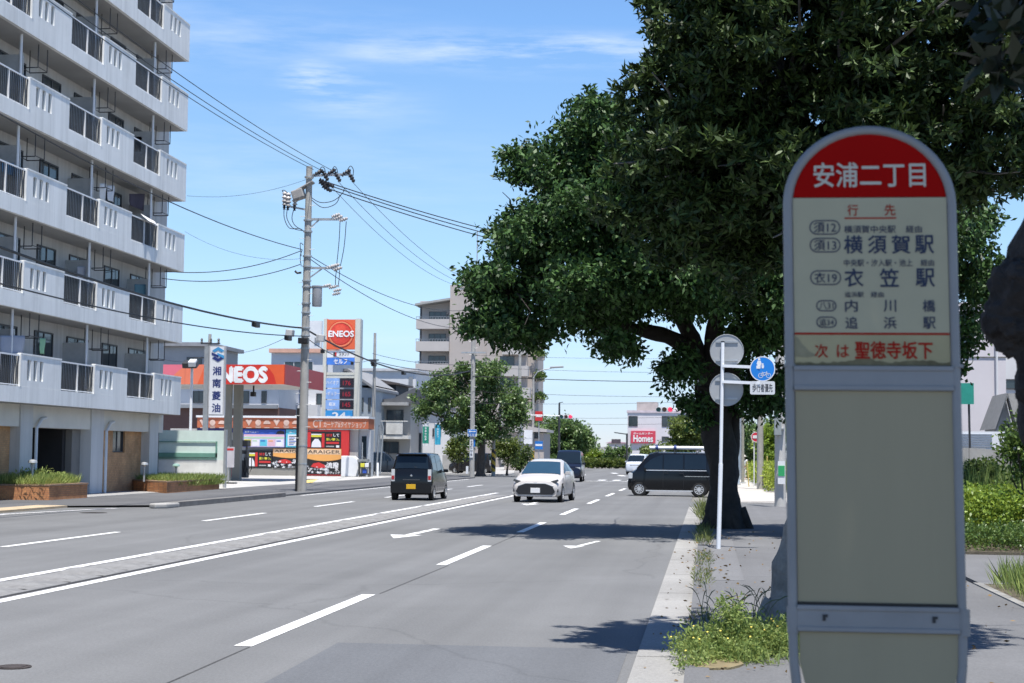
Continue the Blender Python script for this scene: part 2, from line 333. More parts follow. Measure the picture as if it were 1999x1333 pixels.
# ================================================================== the ground, road and pavements
A_road = asphalt('asphalt_road', (.138, .141, .144)); A_walk = asphalt('asphalt_walk', (.136, .138, .143), .16); A_patch = asphalt('asphalt_patch', (.112, .118, .128), .08)
conc_lt = pm('concrete_light', (.34, .335, .325), .85, .14, .8, .35, bscale=40, stain=.4)
paint = pm('road_paint', (.70, .705, .71), .65, .14, 11, stain=.95)
mb = MB(); mb.quad((-3000, -500, -.03), (3000, -500, -.03), (3000, 4500, -.03), (-3000, 4500, -.03))
struct('ground', mb, pm('ground_earth', (.16, .155, .14), .95, .3, .05, .2, stain=.2))
mb = MB(); ED = -.57
for p in (((-15.5, -12), (ED, -12), (ED, 51), (-15.5, 51)), ((-18.6, -12), (-15.5, -12), (-15.5, 44.4), (-18.6, 42.5)), ((-15.5, 51), (ED, 51), (ED, 105), (-15.5, 105)), ((ED, 51.2), (8, 51.2), (8, 57), (ED, 57)),
          ((-70, 119), (-15.5, 119), (-15.5, 105), (-70, 105)), ((-15.5, 105), (ED, 105), (ED, 119), (-15.5, 119)), ((ED, 119), (40, 119), (40, 113), (ED, 113)), ((-15.5, 119), (ED, 119), (ED, 192), (-15.5, 192))):
    mb.add([(x, y, 0) for x, y in p], [tuple(range(4)) if (p[1][0]-p[0][0])*(p[2][1]-p[1][1]) >= 0 else (3, 2, 1, 0)])
struct('road', mb, A_road)
mb = MB(); mb.add([(-3.17, 13.45, .004), (-.66, 13.5, .004), (-.6, 3, .004), (-3.0, 3, .004)], [(3, 2, 1, 0)]); struct('road_patch', mb, A_patch)
mb = MB(); mb.box(-.57, -.16, -8, 51, -.02, .012); struct('gutter', mb, asphalt('gutter_concrete', (.255, .252, .244), .2))
mb = MB()
for k in range(17): mb.box(-.565, -.165, k*3.0+.985, k*3.0+1.0, .0, .0138)
struct('gutter_joints', mb, pm('joint_grey', (.15, .148, .14), .9, .3))
mb = MB(); mb.box(-.16, .02, -8, 51, -.02, .07); mb.box(.02, 3.38, -8, 51.1, -.02, .055); struct('sidewalk', mb, A_walk)
mb = MB(); mb.box(.06, .48, 20.5, 33, .05, .059); struct('walk_strip', mb, asphalt('asphalt_strip', (.155, .157, .163), .1))
mb = MB(); mb.box(1.02, 3.9, 57, 118, -.02, .06); mb.box(1.0, 3.9, 56.2, 57, -.02, .04); struct('far_sidewalk', mb, pm('paving_light', (.42, .40, .375), .85, .12, 1.2, stain=.25))
mb = MB(); mb.box(3.5, 30, 20.8, 27.2, -.02, .05); struct('side_path', mb, A_walk)
mb = MB(); mb.box(3.38, 3.48, 6, 20.8, -.02, .072); mb.box(3.48, 12, 20.7, 20.8, -.02, .068); struct('kerb', mb, pm('kerb_grey', (.22, .218, .21), .9, .25, 2, .4, stain=.5))
mb = MB(); mb.box(3.48, 14, 6, 20.7, -.02, .06); struct('verge_soil', mb, pm('soil', (.10, .085, .06), .95, .3, 3, .5))
mb = MB(); mb.box(3.9, 30, 27.2, 51, -.02, .10); struct('planting_bed', mb, MATS['soil'])
mb = MB(); mb.box(3.9, 40, 57, 112, -.02, .05); struct('far_planting_bed', mb, MATS['soil'])
mb = MB(); mb.box(-22, -18.6, -12, 42.4, -.02, .05); mb.box(-20.4, -15.5, 44.4, 105, -.02, .06); mb.box(-22.6, -20.4, 42.4, 62, -.02, .06)
mb.add([(-18.6, 42.4, .05), (-15.5, 44.4, .06), (-20.4, 44.4, .06), (-20.4, 42.4, .05)], [(0, 1, 2, 3)])
struct('left_pavement', mb, asphalt('asphalt_left', (.105, .107, .113), .2))
mb = MB(); mb.box(-18.9, -18.0, 30, 42.8, -.01, .062); struct('tan_kerb_strip', mb, pm('tan_paving', (.42, .33, .22), .85, .2, 2, stain=.3))
mb = MB(); mb.prism([(-15.62, 44.2), (-15.28, 44.4), (-15.25, 56), (-15.55, 56)], (0, 0, -.01), (1, 0, 0), (0, 1, 0), (0, 0, 1), .16); struct('left_kerb', mb, pm('kerb_dark', (.16, .155, .15), .9, .25, 1.5, .3, stain=.4)); mb = MB(); mb.prism([(-15.75, 43.2), (-15.5, 43.0), (-15.24, 43.3), (-15.25, 44.4), (-15.62, 44.2)], (0, 0, -.01), (1, 0, 0), (0, 1, 0), (0, 0, 1), .15); o = struct('kerb_end', mb, conc_lt); md = o.modifiers.new('bevel', 'BEVEL'); md.width = .05; md.segments = 3
mb = MB(); mb.box(-24.5, -20.42, 49.97, 62, -.02, .075); struct('entrance_path', mb, pm('path_concrete', (.27, .268, .265), .9, .14, .8, .2, stain=.25))
mb = MB(); mb.box(-60, -20.4, 62, 105, -.02, .055); struct('forecourt', mb, pm('forecourt_concrete', (.38, .375, .36), .85, .16, .5, stain=.3))
mb = MB(); mb.add([(-23.2, 90, .060), (-20.4, 78, .060), (-19.9, 78, .060), (-22.6, 90, .060)], [(0, 1, 2, 3)][:1]); struct('yellow_line', mb, pm('yellow_paint', (.62, .47, .16), .7, .15, 5))
mb = MB(); mb.box(-24, -15.5, 119, 190, -.02, .1); mb.box(-70, -24, 119, 121, -.02, .1); struct('left_far_pavement', mb, conc_lt)
# lane markings
rng = np.random.default_rng(5); mb = MB()
def line(pts, wd, z=.004):
    for (x0, y0), (x1, y1) in zip(pts[:-1], pts[1:]): mb.add([(x0-wd/2, y0, z), (x0+wd/2, y0, z), (x1+wd/2, y1, z), (x1-wd/2, y1, z)], [(0, 1, 2, 3)])
line([(-7.6, -8), (-7.6, 63), (-7.9, 66)], .17); line([(-8.80, -8), (-8.80, 66)], .17); line([(-8.1, 66), (-7.9, 100)], .15)
for k in range(9):
    y = 13.05+10*k
    if y > 92: break
    line([(-3.9-.0022*max(0, y-25), y), (-3.9-.0022*max(0, y-20), y+5)], .16)
for y in (25.3-10.6, 25.3, 35.9, 46.5, 57, 67, 77): line([(-11.75, y), (-11.75, y+5.2)], .15)
line([(-17.6, 20), (-17.55, 38), (-16.6, 43)], .14)
line([(-15.2, 58), (-15.2, 100)], .13)
for x in np.arange(-6.8, -1.2, .95): line([(x, 101.5), (x, 104.5)], .48)                     # zebra crossing
mb.add([(-7.5, 98.4, .004), (-.9, 98.4, .004), (-.9, 98.9, .004), (-7.5, 98.9, .004)], [(0, 1, 2, 3)])
for x, y in ((-6.5, 124), (-4.5, 126), (-8, 140), (-3, 146), (-10, 128)): line([(x, y), (x-.6, y+5)], .5)
def arrow(x, y, sx, turn, k=1.):
    mb.add([(x-.33*k, y+.95*k, .004), (x, y-.35*k, .004), (x+.33*k, y+.95*k, .004), (x+.1, y+.85, .004), (x-.1, y+.85, .004)], [(0, 1, 2), (0, 2, 3, 4)][:1])
    for a, b in ((.85, 2.2), (2.3, 3.0), (3.12, 3.7)): line([(x+sx*a*k, y+a*k), (x+sx*b*k, y+b*k)], .17*k)
    if turn: mb.add([(x+turn*.08, y+1.5, .004), (x+turn*.5, y+1.15, .004), (x+turn*.5, y+.85, .004), (x+turn*.95, y+1.35, .004), (x+turn*.5, y+1.75, .004), (x+turn*.5, y+1.42, .004), (x+turn*.08, y+1.8, .004)], [tuple(range(7)) if turn < 0 else tuple(reversed(range(7)))])
arrow(-6.0, 30.3, .04, 0); arrow(-2.38, 27.9, .14, 0, .62); arrow(-5.8, 51, .0, 0)
struct('lane_markings', mb, paint)
mb = MB(); line([(-3.86, 2), (-3.80, 11), (-3.83, 13)], .018, .003); line([(-3.80, 18.2), (-3.78, 23)], .018, .003); line([(-3.82, 28), (-3.86, 33)], .016, .003); struct('road_seam', mb, pm('seam_tar', (.055, .055, .056), .9, .3))
mb = MB(); mb.box(-8.62, -7.80, -8, 62, -.01, .010); struct('median_strip', mb, pm('median_concrete', (.17, .17, .172), .92, .2, 1.3, .5, bscale=30, stain=.5))
mb = MB(); mb.box(-7.80, -7.755, -8, 62, -.01, .006); struct('median_joint', mb, pm('joint_tar', (.03, .03, .032), .9, .2))
hump = MB()
prof = [(-.42, 0), (-.30, .035), (-.1, .055), (.12, .05), (.3, .02), (.42, 0)]
for i, (a, h) in enumerate(prof): hump.v += [(-.36, a-.12, 0), (-.22, a, h), (0, a+.1, h*1.1), (.22, a, h), (.36, a-.12, 0)]
for i in range(5):
    for k in range(4): hump.f.append((i*5+k, i*5+k+1, (i+1)*5+k+1, (i+1)*5+k)); hump.m.append(0); hump.sm.append(False)
h0 = hump.build('median_hump', pm('hump_concrete', (.19, .19, .19), .9, .25, 3, .5, bscale=30, stain=.5)); tag(h0, 'low worn concrete hump in the median strip between the two white lines', 'hump', 'low humps along the median strip')
h0.location = (-8.21, 16.0, .010)
for k in range(1, 42):
    h = h0.copy(); COL.objects.link(h); h.location = (-8.21+rng.uniform(-.04, .04), 16+1.06*k, .010); h.rotation_euler = (0, 0, rng.uniform(-.15, .15)); h.scale = (1, rng.uniform(.8, 1.1), rng.uniform(.7, 1.25))
def manhole(x, y, r, label, z=.004):
    m = MB(); m.lathe([(0, z+.004), (r*.86, z+.004), (r*.88, z+.001), (r*.93, z+.001), (r*.94, z+.005), (r, z+.005), (r, z-.02)], (x, y, 0), (0, 0, 1), 28)
    for k in range(-4, 5):
        c = math.sqrt(max(0, (.8*r)**2-(k*r*.18)**2))
        if c > .05: m.box(x+k*r*.18-.012, x+k*r*.18+.012, y-c, y+c, z+.004, z+.008)
    m.own('manhole_cover', pm('cast_iron', (.06, .05, .046), .7, .3, 8, .3, metal=.3), label, 'manhole cover')
manhole(-5.2, 11.45, .13, 'small round rusty iron cover in the road at the lower left')
manhole(-15.9, 39.5, .35, 'round iron manhole cover on the road by the left brick planter', .002)
# ================================================================== bus stop sign
SY = 4.0
red = pm('sign_red', (.34, .005, .004), .7, .06, 2, spec=.04); cream = pm('sign_cream', (.43, .39, .265), .6, .05, 3, stain=.08, spec=.10)
navy = pm('sign_navy', (.010, .018, .05), .5, .1); redtxt = pm('sign_red_letter', (.34, .022, .014), .7, .1, spec=.05); creamtxt = pm('sign_cream_letter', (.50, .46, .37), .5, .05)
bs = thing('bus_stop_sign', 'tall round-topped bus stop sign with red cap and blank cream board', 'bus stop sign', (at(1706, 890, SY).x, SY, .055))
K = 766.0; c0 = at(1706, 890, SY)
TILT = R_(2.6); bX = Vector((math.cos(R_(1.5)), math.sin(R_(1.5)), 0)); bZ = Vector((-.008, math.sin(TILT), math.cos(TILT))).normalized(); bN = bX.cross(bZ)*1.0   # bN points to +/-Y
if bN.y > 0: bN = -bN
KX = 788.0
def sp(px, py, d=0.): return c0 + bX*((px-1706)/KX) + bZ*((890-py)/K) + bN*d
HW = 157/K
def s2(px, py): return ((px-1706)/KX, (890-py)/K)
def spoly(m, pts, d0, d1): m.prism([s2(*p) for p in pts], c0+bN*d0, bX, bZ, bN, d1-d0)
arch = [(1706-151*math.cos(math.pi*i/28), 402-140*math.sin(math.pi*i/28)) for i in range(29)]
def panel(name, pts, m, label=None):
    q = MB(); spoly(q, pts, -.008, .004); o = q.build(name, m, bs)
    if label: o['label'] = label
    return o
cap = panel('cap_panel', [(1555, 387)] + [p for p in arch if p[1] < 387] + [(1857, 387)], red, 'red arched panel with the stop name')
route = panel('route_panel', [(1555, 653), (1555, 388.5), (1857, 388.5), (1857, 653)], cream)
nxt = panel('next_stop_panel', [(1555, 717), (1555, 657.5), (1857, 657.5), (1857, 717)], pm('sign_weathered', (.40, .345, .20), .6, .12, 4, stain=.55, spec=.08))
q = MB(); rs_ = random.Random(3); top_ = [(1556+7.5*i, 713-rs_.uniform(0, 4)-9*math.exp(-((1556+7.5*i-1690)/28)**2)-4*math.exp(-((1556+7.5*i-1800)/40)**2)) for i in range(41)]
spoly(q, [(1555, 717)] + top_ + [(1857, 717)], .004, .0046); q.build('water_stain', pm('stain_brown', (.17, .145, .085), .8, .3, 20, spec=.05), nxt)
q = MB(); spoly(q, [(1556, 700), (1556, 660), (1562, 664), (1570, 676), (1584, 690), (1600, 698), (1580, 702)], .004, .0046); q.build('water_stain', pm('stain_grey', (.28, .25, .16), .8, .2, 20, spec=.05), nxt)
q = MB(); spoly(q, [(1555, 657.3), (1555, 653.2), (1857, 653.2), (1857, 657.3)], -.008, .0045); q.build('red_rule', redtxt, bs)
panel('blank_panel', [(1555, 1172), (1555, 766), (1859, 766), (1859, 1172)], pm('sign_blank', (.35, .30, .195), .55, .07, 2.5, stain=.16, spec=.10, streak=True))
panel('lower_panel', [(1630, 1368), (1595, 1352), (1566, 1318), (1557, 1280), (1557, 1223), (1859, 1223), (1859, 1280), (1850, 1318), (1821, 1352), (1786, 1368)], MATS['sign_blank'])
for y0, y1 in ((718, 765), (1173, 1222)):
    q = MB(); spoly(q, [(1552, y1), (1552, y0), (1862, y0), (1862, y1)], -.012, .010); spoly(q, [(1552, y0+9), (1552, y0), (1862, y0), (1862, y0+9)], .0101, .014); spoly(q, [(1552, y1), (1552, y1-9), (1862, y1-9), (1862, y1)], .0101, .014)
    cb = q.build('crossbar', alu, bs, bevel=.0015)
    if y0 > 1000:
        for px in (1606, 1815):
            q = MB(); spoly(q, [(px-5, 1202), (px-5, 1190), (px+5, 1190), (px+5, 1195), (px+1, 1195), (px+1, 1202)], .010, .013); q.build('clip', black, cb)
q = MB(); spoly(q, [(1554, 1172.8), (1554, 1167), (1860, 1167), (1860, 1172.8)], .0045, .0075); q.build('gasket', pm('gasket_rubber', (.02, .016, .012), .7), bs)
fp = [(1545, y) for y in (1240, 1100, 900, 700, 500)] + [(1706-161*math.cos(math.pi*i/24), 402-148*math.sin(math.pi*i/24)) for i in range(25)] + [(1867, y) for y in (500, 700, 900, 1100, 1240)]
fp = [(1625, 1372)] + [(1625-80*math.sin(a), 1292+80*math.cos(a)) for a in (.3, .6, .9, 1.2)] + [(1546, 1280)] + fp + [(1866, 1280)] + [(1787+80*math.sin(a), 1292+80*math.cos(a)) for a in (1.2, .9, .6, .3)] + [(1787, 1372)]
q = MB(); q.tube([sp(*p) for p in fp], .0122, 12); q.tube([sp(1620, 1372), sp(1792, 1372)], .0122, 12); q.build('frame', alu, bs)
for px in (1543, 1869):
    for y0, y1, r_ in ((1176, 1226, .0150), (714, 720, .0148)): q = MB(); q.tube([sp(px+2, y0), sp(px+2, y1)], r_, 12); q.build('frame_sleeve', alu, bs)
for px in (1640, 1772): q = MB(); b = sp(px, 1372); q.tube([b, Vector((b.x, b.y-.02, .12))], .017, 10); q.build('leg', alu, bs)
q = MB(); q.box(bs.location.x-.26, bs.location.x+.26, SY-.24, SY+.16, .055, .135); q.build('base_block', conc, bs, bevel=.02)
def st(m, s, px, py, h, wpx=None, bold=.0): m.text(s, sp(px, py, .0052), h/K, bX, bZ, wpx/KX if wpx else None, bold)
q = MB(); st(q, '安浦二丁目', 1707, 343, 48, 220, .022); o = q.build('lettering', creamtxt, cap)
q = MB(); st(q, '行', 1673, 413, 22, 21, .012); st(q, '先', 1746, 413, 22, 21, .012); spoly(q, [(1657, 430.3), (1657, 427.5), (1758, 427.5), (1758, 430.3)], .004, .0052); q.build('lettering', redtxt, route)
q = MB()
for s, y, w_, x0, x1 in (('須12', 447, 44, 1587, 1648), ('須13', 482, 44, 1587, 1648), ('衣19', 546, 44, 1587, 1648), ('八31', 601, 28, 1598, 1638), ('追34', 633, 28, 1598, 1638)):
    big = w_ > 40; hh = 14.5 if big else 11
    st(q, s, (x0+x1)/2, y, 21 if big else 14, w_, .012)
    ring = []; ring2 = []
    for r_, L in ((hh, ring), (hh-2.2, ring2)):
        for k in range(24):
            a = -math.pi/2 + math.pi*k/11.5 if k < 12 else math.pi/2 + math.pi*(k-12)/11*1.0
            cxp = x1-hh if k < 12 else x0+hh
            a = (-math.pi/2 + math.pi*k/11) if k < 12 else (math.pi/2 + math.pi*(k-12)/11)
            L.append((cxp+r_*math.cos(a), y-r_*math.sin(a)))
    b0 = len(q.v); q.v += [tuple(sp(*p, .0052)) for p in ring] + [tuple(sp(*p, .0052)) for p in ring2]
    for k in range(24): j = (k+1) % 24; q.f.append((b0+k, b0+j, b0+24+j, b0+24+k)); q.m.append(0); q.sm.append(False)
st(q, '横須賀中央駅', 1706, 451, 15, 101, .012); st(q, '経由', 1792, 451, 14, 31, .012)
for s, x in zip('横須賀駅', (1673, 1720, 1766, 1812)): st(q, s, x, 481, 35, 36, .028)
st(q, '中央駅・汐入駅・池上', 1721, 517, 14, 134, .012); st(q, '経由', 1817, 517, 13, 26, .012)
for s, x in zip('衣笠駅', (1673, 1742, 1812)): st(q, s, x, 546, 35, 36, .028)
st(q, '追浜駅', 1673, 579, 11, 37, .012); st(q, '経由', 1718, 579, 11, 25, .012)
for s, x in zip('内川橋', (1667, 1742, 1818)): st(q, s, x, 601, 23, 24, .02)
for s, x in zip('追浜駅', (1667, 1742, 1818)): st(q, s, x, 634, 23, 24, .02)
q.build('lettering', navy, route)
q = MB(); st(q, '次', 1607, 689, 26, 25, .02); st(q, 'は', 1649, 689, 24, 23, .02); st(q, '聖徳寺坂下', 1748, 687, 33, 150, .035); q.build('lettering', redtxt, nxt)
# ================================================================== trees on the right
rng = np.random.default_rng(11)
def B(px, py, Y, rx, ry, rz, k=1): p = at(px, py, Y); return (p.x, p.y, p.z, rx, ry, rz, k)
def sprays(bl, k, rmin, rmax, rng, ylim=.6):          # small leafy shoots that break the outline of a crown
    out = []
    for b in bl:
        for _ in range(k):
            u = unit(rng, 1)[0]; u[1] *= ylim; u[2] = u[2]*.9+.12; u /= np.linalg.norm(u); s_ = rng.uniform(1.0, 1.22); r = rng.uniform(rmin, rmax)
            out.append((b[0]+u[0]*b[3]*s_, b[1]+u[1]*b[4]*s_, b[2]+u[2]*b[5]*s_, r*1.3, r*1.3, r*.7, .55))
    return out
# --- near evergreen behind the sign
leaf_near = leafmat('leaf_near', (.009, .021, .007), (.070, .118, .030), .5, .12, .3)
nb = [B(1480, 70, 13.2, 1.0, 1.2, .85), B(1350, 165, 13.1, .52, .9, .55), B(1360, 25, 13.2, .42, .8, .45), B(1650, 110, 13.2, 1.0, 1.3, .9), B(1840, 70, 13.2, .9, 1.3, .8), B(1935, 230, 13.1, .5, 1.0, .5),
      B(1400, 320, 13.3, .75, 1.1, .55), B(1292, 275, 13.1, .30, .7, .38), B(1277, 365, 13.3, .32, .6, .35), B(1590, 300, 13.2, .95, 1.2, .6), B(1770, 290, 13.3, .8, 1.1, .5), B(1352, 440, 13.6, .5, .8, .36), B(1480, 460, 13.6, .6, .9, .38),
      B(1630, 440, 13.7, .6, .8, .3), B(1900, 345, 13.3, .42, .7, .25, .6), B(1600, -190, 13.3, 1.5, 1.5, .8), B(1420, -110, 13.2, .6, 1.0, .6), B(1850, -160, 13.3, 1.2, 1.4, .7), B(1990, 60, 13.3, .5, 1.0, .6)]
tn = thing('street_tree', 'dense dark evergreen street tree with long glossy leaves right behind the bus stop sign', 'tree', (.66, 14.9, .05))
mb = MB(); base = Vector((.76, 14.9, .0))
trunk = [base, Vector((.77, 14.9, .25)), Vector((.84, 14.85, .6)), Vector((.93, 14.7, 1.2)), Vector((.95, 14.5, 1.9)), Vector((1.02, 14.2, 2.8)), Vector((1.1, 13.8, 3.7))]
bark_tube(mb, trunk, [.31, .25, .22, .205, .20, .19, .16], 26, .06, .16, 6.)
for a in np.linspace(0, 5.4, 6): mb.tube([base+Vector((.14*math.cos(a), .14*math.sin(a), .3)), base+Vector((.36*math.cos(a), .36*math.sin(a), -.02))], [.11, .05], 7)
for b in nb:
    p = Vector(b[:3]); s = trunk[-1]
    pts = limb(mb, s, p, .06, .02, rng, .06)
    for k in range(5): e = p + Vector(rng.normal(size=3)*np.array(b[3:6])*.55); limb(mb, pts[4], e, .022, .005, rng, .05, 4)
mb.build('trunk', pm('bark_grey', (.20, .19, .172), .9, .35, 6, .9, bscale=20, stain=.6), tn)
V = crown(nb, 13000, 11, .03, .098, .029, rng, True, .40, sub=8, sr=.17)
V = np.concatenate([V, crown(sprays(nb, 6, .08, .17, rng), 2400, 9, .07, .088, .031, rng, True, .6, sub=4, sr=.08)])
leaf_object('crown', V, leaf_near, tn, tn.location)
# --- far broadleaf tree over the road
leaf_far = leafmat('leaf_far', (.008, .027, .008), (.066, .138, .034), .52, .12, .28)
YT = 32.6
fb = [B(1079, 350, YT, .85, 2.0, .55), B(1024, 318, YT-.3, .30, .8, .22, .8), B(1134, 288, YT, .5, 1.4, .42), B(1170, 270, YT+.2, .6, 1.5, .55), B(1034, 470, YT, .62, 1.8, .45), B(1034, 410, YT, .42, 1.0, .22, .8), B(974, 560, YT+.2, .40, 1.2, .30), B(944, 548, YT, .24, .7, .16),
      B(1114, 450, YT, 1.1, 2.2, .7), B(1034, 590, YT+.3, .9, 2.0, .55), B(949, 632, YT+.2, .26, .8, .12, .7), B(1009, 645, YT+.3, .5, 1.3, .22), B(1134, 575, YT, 1.1, 2.4, .6), B(1190, 430, YT, 1.2, 2.4, .9), B(1230, 560, YT+.4, 1.1, 2.3, .55),
      B(1330, 420, YT, 1.4, 2.5, .9), B(1370, 550, YT+.4, 1.2, 2.6, .7), B(1480, 480, YT+.3, 1.3, 2.6, .9), B(1550, 580, YT+.5, 1.0, 2.2, .7), B(1490, 670, YT+1.6, .65, 1.3, .5), B(1515, 765, YT+2.4, .30, .8, .42, .7), B(1465, 760, YT+2.8, .35, .7, .5), B(1330, 725, YT+1.6, .28, .8, .32), B(1362, 795, YT+2.4, .20, .5, .26, .7),
      B(1205, 672, YT+.4, .40, .9, .18, .8), B(1640, 420, YT+.2, 1.3, 2.5, .9), B(1760, 470, YT+.3, 1.3, 2.4, .9), B(1700, 620, YT+.6, .8, 1.8, .6), B(1885, 450, YT+.3, .42, 1.4, .40, .8), B(1900, 545, YT+.5, .45, 1.2, .42, .8), B(1885, 640, YT+.7, .30, .8, .34, .6), B(1850, 700, YT+.7, .28, .7, .3, .6),
      B(1250, 330, YT, 1.1, 2.0, .8), B(1450, 330, YT, 1.4, 2.2, .9)]
fb = [b_[:4] + (b_[4]*1.45,) + b_[5:] for b_ in fb]
tf = thing('street_tree', 'large spreading broadleaf tree with dark leaning trunk beside the white sign post', 'tree', (.46, 35.5, .05))
mb = MB(); TB = [at(1418, 1040, 35.5), at(1418, 1020, 35.5), at(1417, 995, 35.5), at(1415, 950, 35.5), at(1404, 880, 35.5), at(1397, 810, 35.4), at(1392, 750, 35.2)]; TB[0].z = 0
bark_tube(mb, TB, [.52, .44, .385, .345, .33, .34, .33], 30, .08, .13, 3.5, .07)
for a in np.linspace(.3, 6, 8): mb.tube([TB[1]+Vector((.28*math.cos(a), .28*math.sin(a), .25)), TB[0]+Vector((.60*math.cos(a), .60*math.sin(a), -.03))], [.2, .06], 8)
def pl(ps, r0, r1): bark_tube(mb, [at(x, y, Y) for x, y, Y in ps], [r0+(r1-r0)*i/(len(ps)-1) for i in range(len(ps))], 12, .12, .12, 4.)
pl([(1392, 765, 35.3), (1360, 700, 35), (1310, 660, 34.6), (1230, 640, 34.2), (1130, 615, 33.8), (1020, 600, 33.6)], .24, .05)
pl([(1385, 760, 35.3), (1350, 660, 35), (1290, 560, 34.5), (1200, 470, 34), (1100, 400, 33.7)], .24, .05)
pl([(1400, 770, 35.3), (1395, 660, 34.8), (1400, 540, 34.2), (1380, 400, 33.8)], .26, .07)
pl([(1405, 775, 35.3), (1440, 700, 35), (1480, 600, 34.5), (1560, 500, 34), (1700, 430, 33.8)], .24, .06)
pl([(1425, 900, 35.5), (1432, 820, 35.6), (1430, 740, 35.4), (1455, 660, 35), (1500, 560, 34.6)], .17, .07)
pl([(1480, 610, 34.5), (1600, 580, 34), (1760, 560, 33.8), (1890, 540, 33.8)], .12, .03)
hubs = [at(1130, 615, 33.8), at(1290, 560, 34.5), at(1200, 470, 34), at(1400, 540, 34.2), at(1480, 600, 34.5), at(1600, 500, 34), at(1760, 560, 33.8), at(1360, 700, 35), at(1455, 660, 35), at(1020, 600, 33.6), at(1310, 650, 34.6)]
for b in fb:
    p = Vector(b[:3]); s = min(hubs, key=lambda h: (h-p).length); pts = limb(mb, s, p, .06, .018, rng, .05)
    for k in range(5): limb(mb, pts[4], p + Vector(rng.normal(size=3)*np.array(b[3:6])*.6), .02, .006, rng, .05, 4)
mb.build('trunk', pm('bark_dark', (.032, .027, .023), .92, .4, 5, .9, bscale=14), tf)
V = np.concatenate([crown(fb, 22000, 9, .22, .14, .07, rng, False, .42, .45, .2, sub=12, sr=.42, gap=(2.3, -1.05)), crown(sprays(fb, 5, .14, .30, rng), 2600, 9, .16, .14, .07, rng, False, .6, .3, .2, sub=5, sr=.16)])
leaf_object('crown', V, leaf_far, tf, tf.location)
# --- nearest tree, mostly beyond the right edge, whose crown shades the sign
tg = thing('street_tree', 'blurred dark knobbly trunk leaning in at the right edge of the photo', 'tree', (1.32, 5.2, .05))
mb = MB(); GY = 5.2
pts = [Vector((1.34, GY, 0)), Vector((1.33, GY, .3)), at(2125, 1100, GY), at(2110, 900, GY), at(2075, 740, GY), at(2055, 600, GY), at(2062, 450, GY), at(2115, 300, GY), at(2150, 100, GY), Vector((1.42, 5.0, 3.6)), Vector((1.3, 4.7, 4.8))]
bark_tube(mb, pts, [.26, .2, .17, .145, .14, .145, .125, .12, .12, .12, .1], 26, .05, .18, 9.)
def lump(px, py, rx, rz, n=34):
    c = at(px, py, GY-.03); vs = []; fs = []
    for i in range(n+1):
        for k in range(40):
            a = math.pi*i/n; b = 2*math.pi*k/40; rr = 1; q0 = Vector((math.sin(a)*math.cos(b)*rx, math.sin(a)*math.sin(b)*.1, math.cos(a)*rz))+c; rr = 1+.42*NZ.fractal(q0*9, 1, 2, 4)+.14*NZ.noise(q0*45)
            vs.append(c + Vector((rx*math.sin(a)*math.cos(b)*rr, .1*math.sin(a)*math.sin(b)*rr, rz*math.cos(a)*rr)))
    for i in range(n):
        for k in range(40): fs.append((i*40+k, (i+1)*40+k, (i+1)*40+(k+1) % 40, i*40+(k+1) % 40))
    mb.add(vs, fs, True)
lump(2028, 595, .14, .20); lump(1972, 625, .07, .085); lump(1985, 535, .055, .06); lump(2018, 750, .06, .15)
cb_ = [(1.1, 3.6, 6.0, 2.6, 2.0, 1.1), (.2, 3.2, 6.3, 2.0, 1.8, .9), (2.2, 4.2, 6.2, 1.8, 1.8, 1.), (.6, 5.2, 6.6, 1.6, 1.2, .8), (.9, 2.0, 6.4, 1.8, 1.6, .9)]
for b in cb_: limb(mb, pts[-1], b[:3], .08, .02, rng, .05)
tw_ = B(1975, 75, 4.9, .12, .25, .14); limb(mb, at(2075, 100, GY), tw_[:3], .02, .006, rng, .05)
mb.build('trunk', pm('bark_near', (.034, .027, .023), .95, .5, 9, 1., bscale=30, stain=.5), tg)
V = np.concatenate([crown(cb_, 5200, 9, .14, .15, .06, rng, True, .6), crown([tw_], 16, 6, .05, .11, .045, rng, True, .6), crown([B(1990, 5, 4.9, .16, .2, .09)], 12, 6, .05, .11, .045, rng, True, .6)])
leaf_object('crown', V, leafmat('leaf_overhead', (.008, .015, .006), (.020, .030, .010), .5, .08), tg, tg.location)
# ================================================================== white post with round sign backs and blue disc
spn = thing('road_sign_post', 'white steel post with two grey round sign backs and a blue walkers disc', 'road sign', (.2, 27.4, .055))
PY_ = 27.4
def spt(px, py, d=0.): p = at(px, py, PY_+d); return p
q = MB(); q.tube([(.2, PY_, .05), spt(1407, 905)], .038, 12); q.tube([spt(1407, 905), spt(1411, 668)], .030, 12); q.build('post', pole_white, spn)
q = MB(); q.lathe([(.032, 0), (.031, .02), (0, .022)], spt(1411, 668), (0, 0, 1), 12); q.build('post_cap', black, spn)
tin = pm('sign_back_grey', (.36, .37, .375), .5, .07, 4, metal=.15)
for cxp, cyp, r in ((1419, 685, 33), (1418, 760, 33)):
    q = MB(); c = spt(cxp, cyp, .05); q.disc(c, (0, 1, 0), .288, .003, 36)
    q.lathe([(.288, .003), (.292, -.008), (.285, -.010), (.282, 0)], c, (0, 1, 0), 36); d = q.build('sign_disc', tin, spn)
    for dy in (-.16, .16): q = MB(); q.box(c.x-.19, c.x+.19, PY_+.031, PY_+.048, c.z+dy-.016, c.z+dy+.016); q.build('bracket', galv, d)
for y0, name in ((714, 'arm'), (745, 'arm')):
    q = MB(); a = spt(1411, y0, .0); b = spt(1484, y0+3, -.14); q.bar(a, b, .075, .05); q.build(name, pole_white, spn)
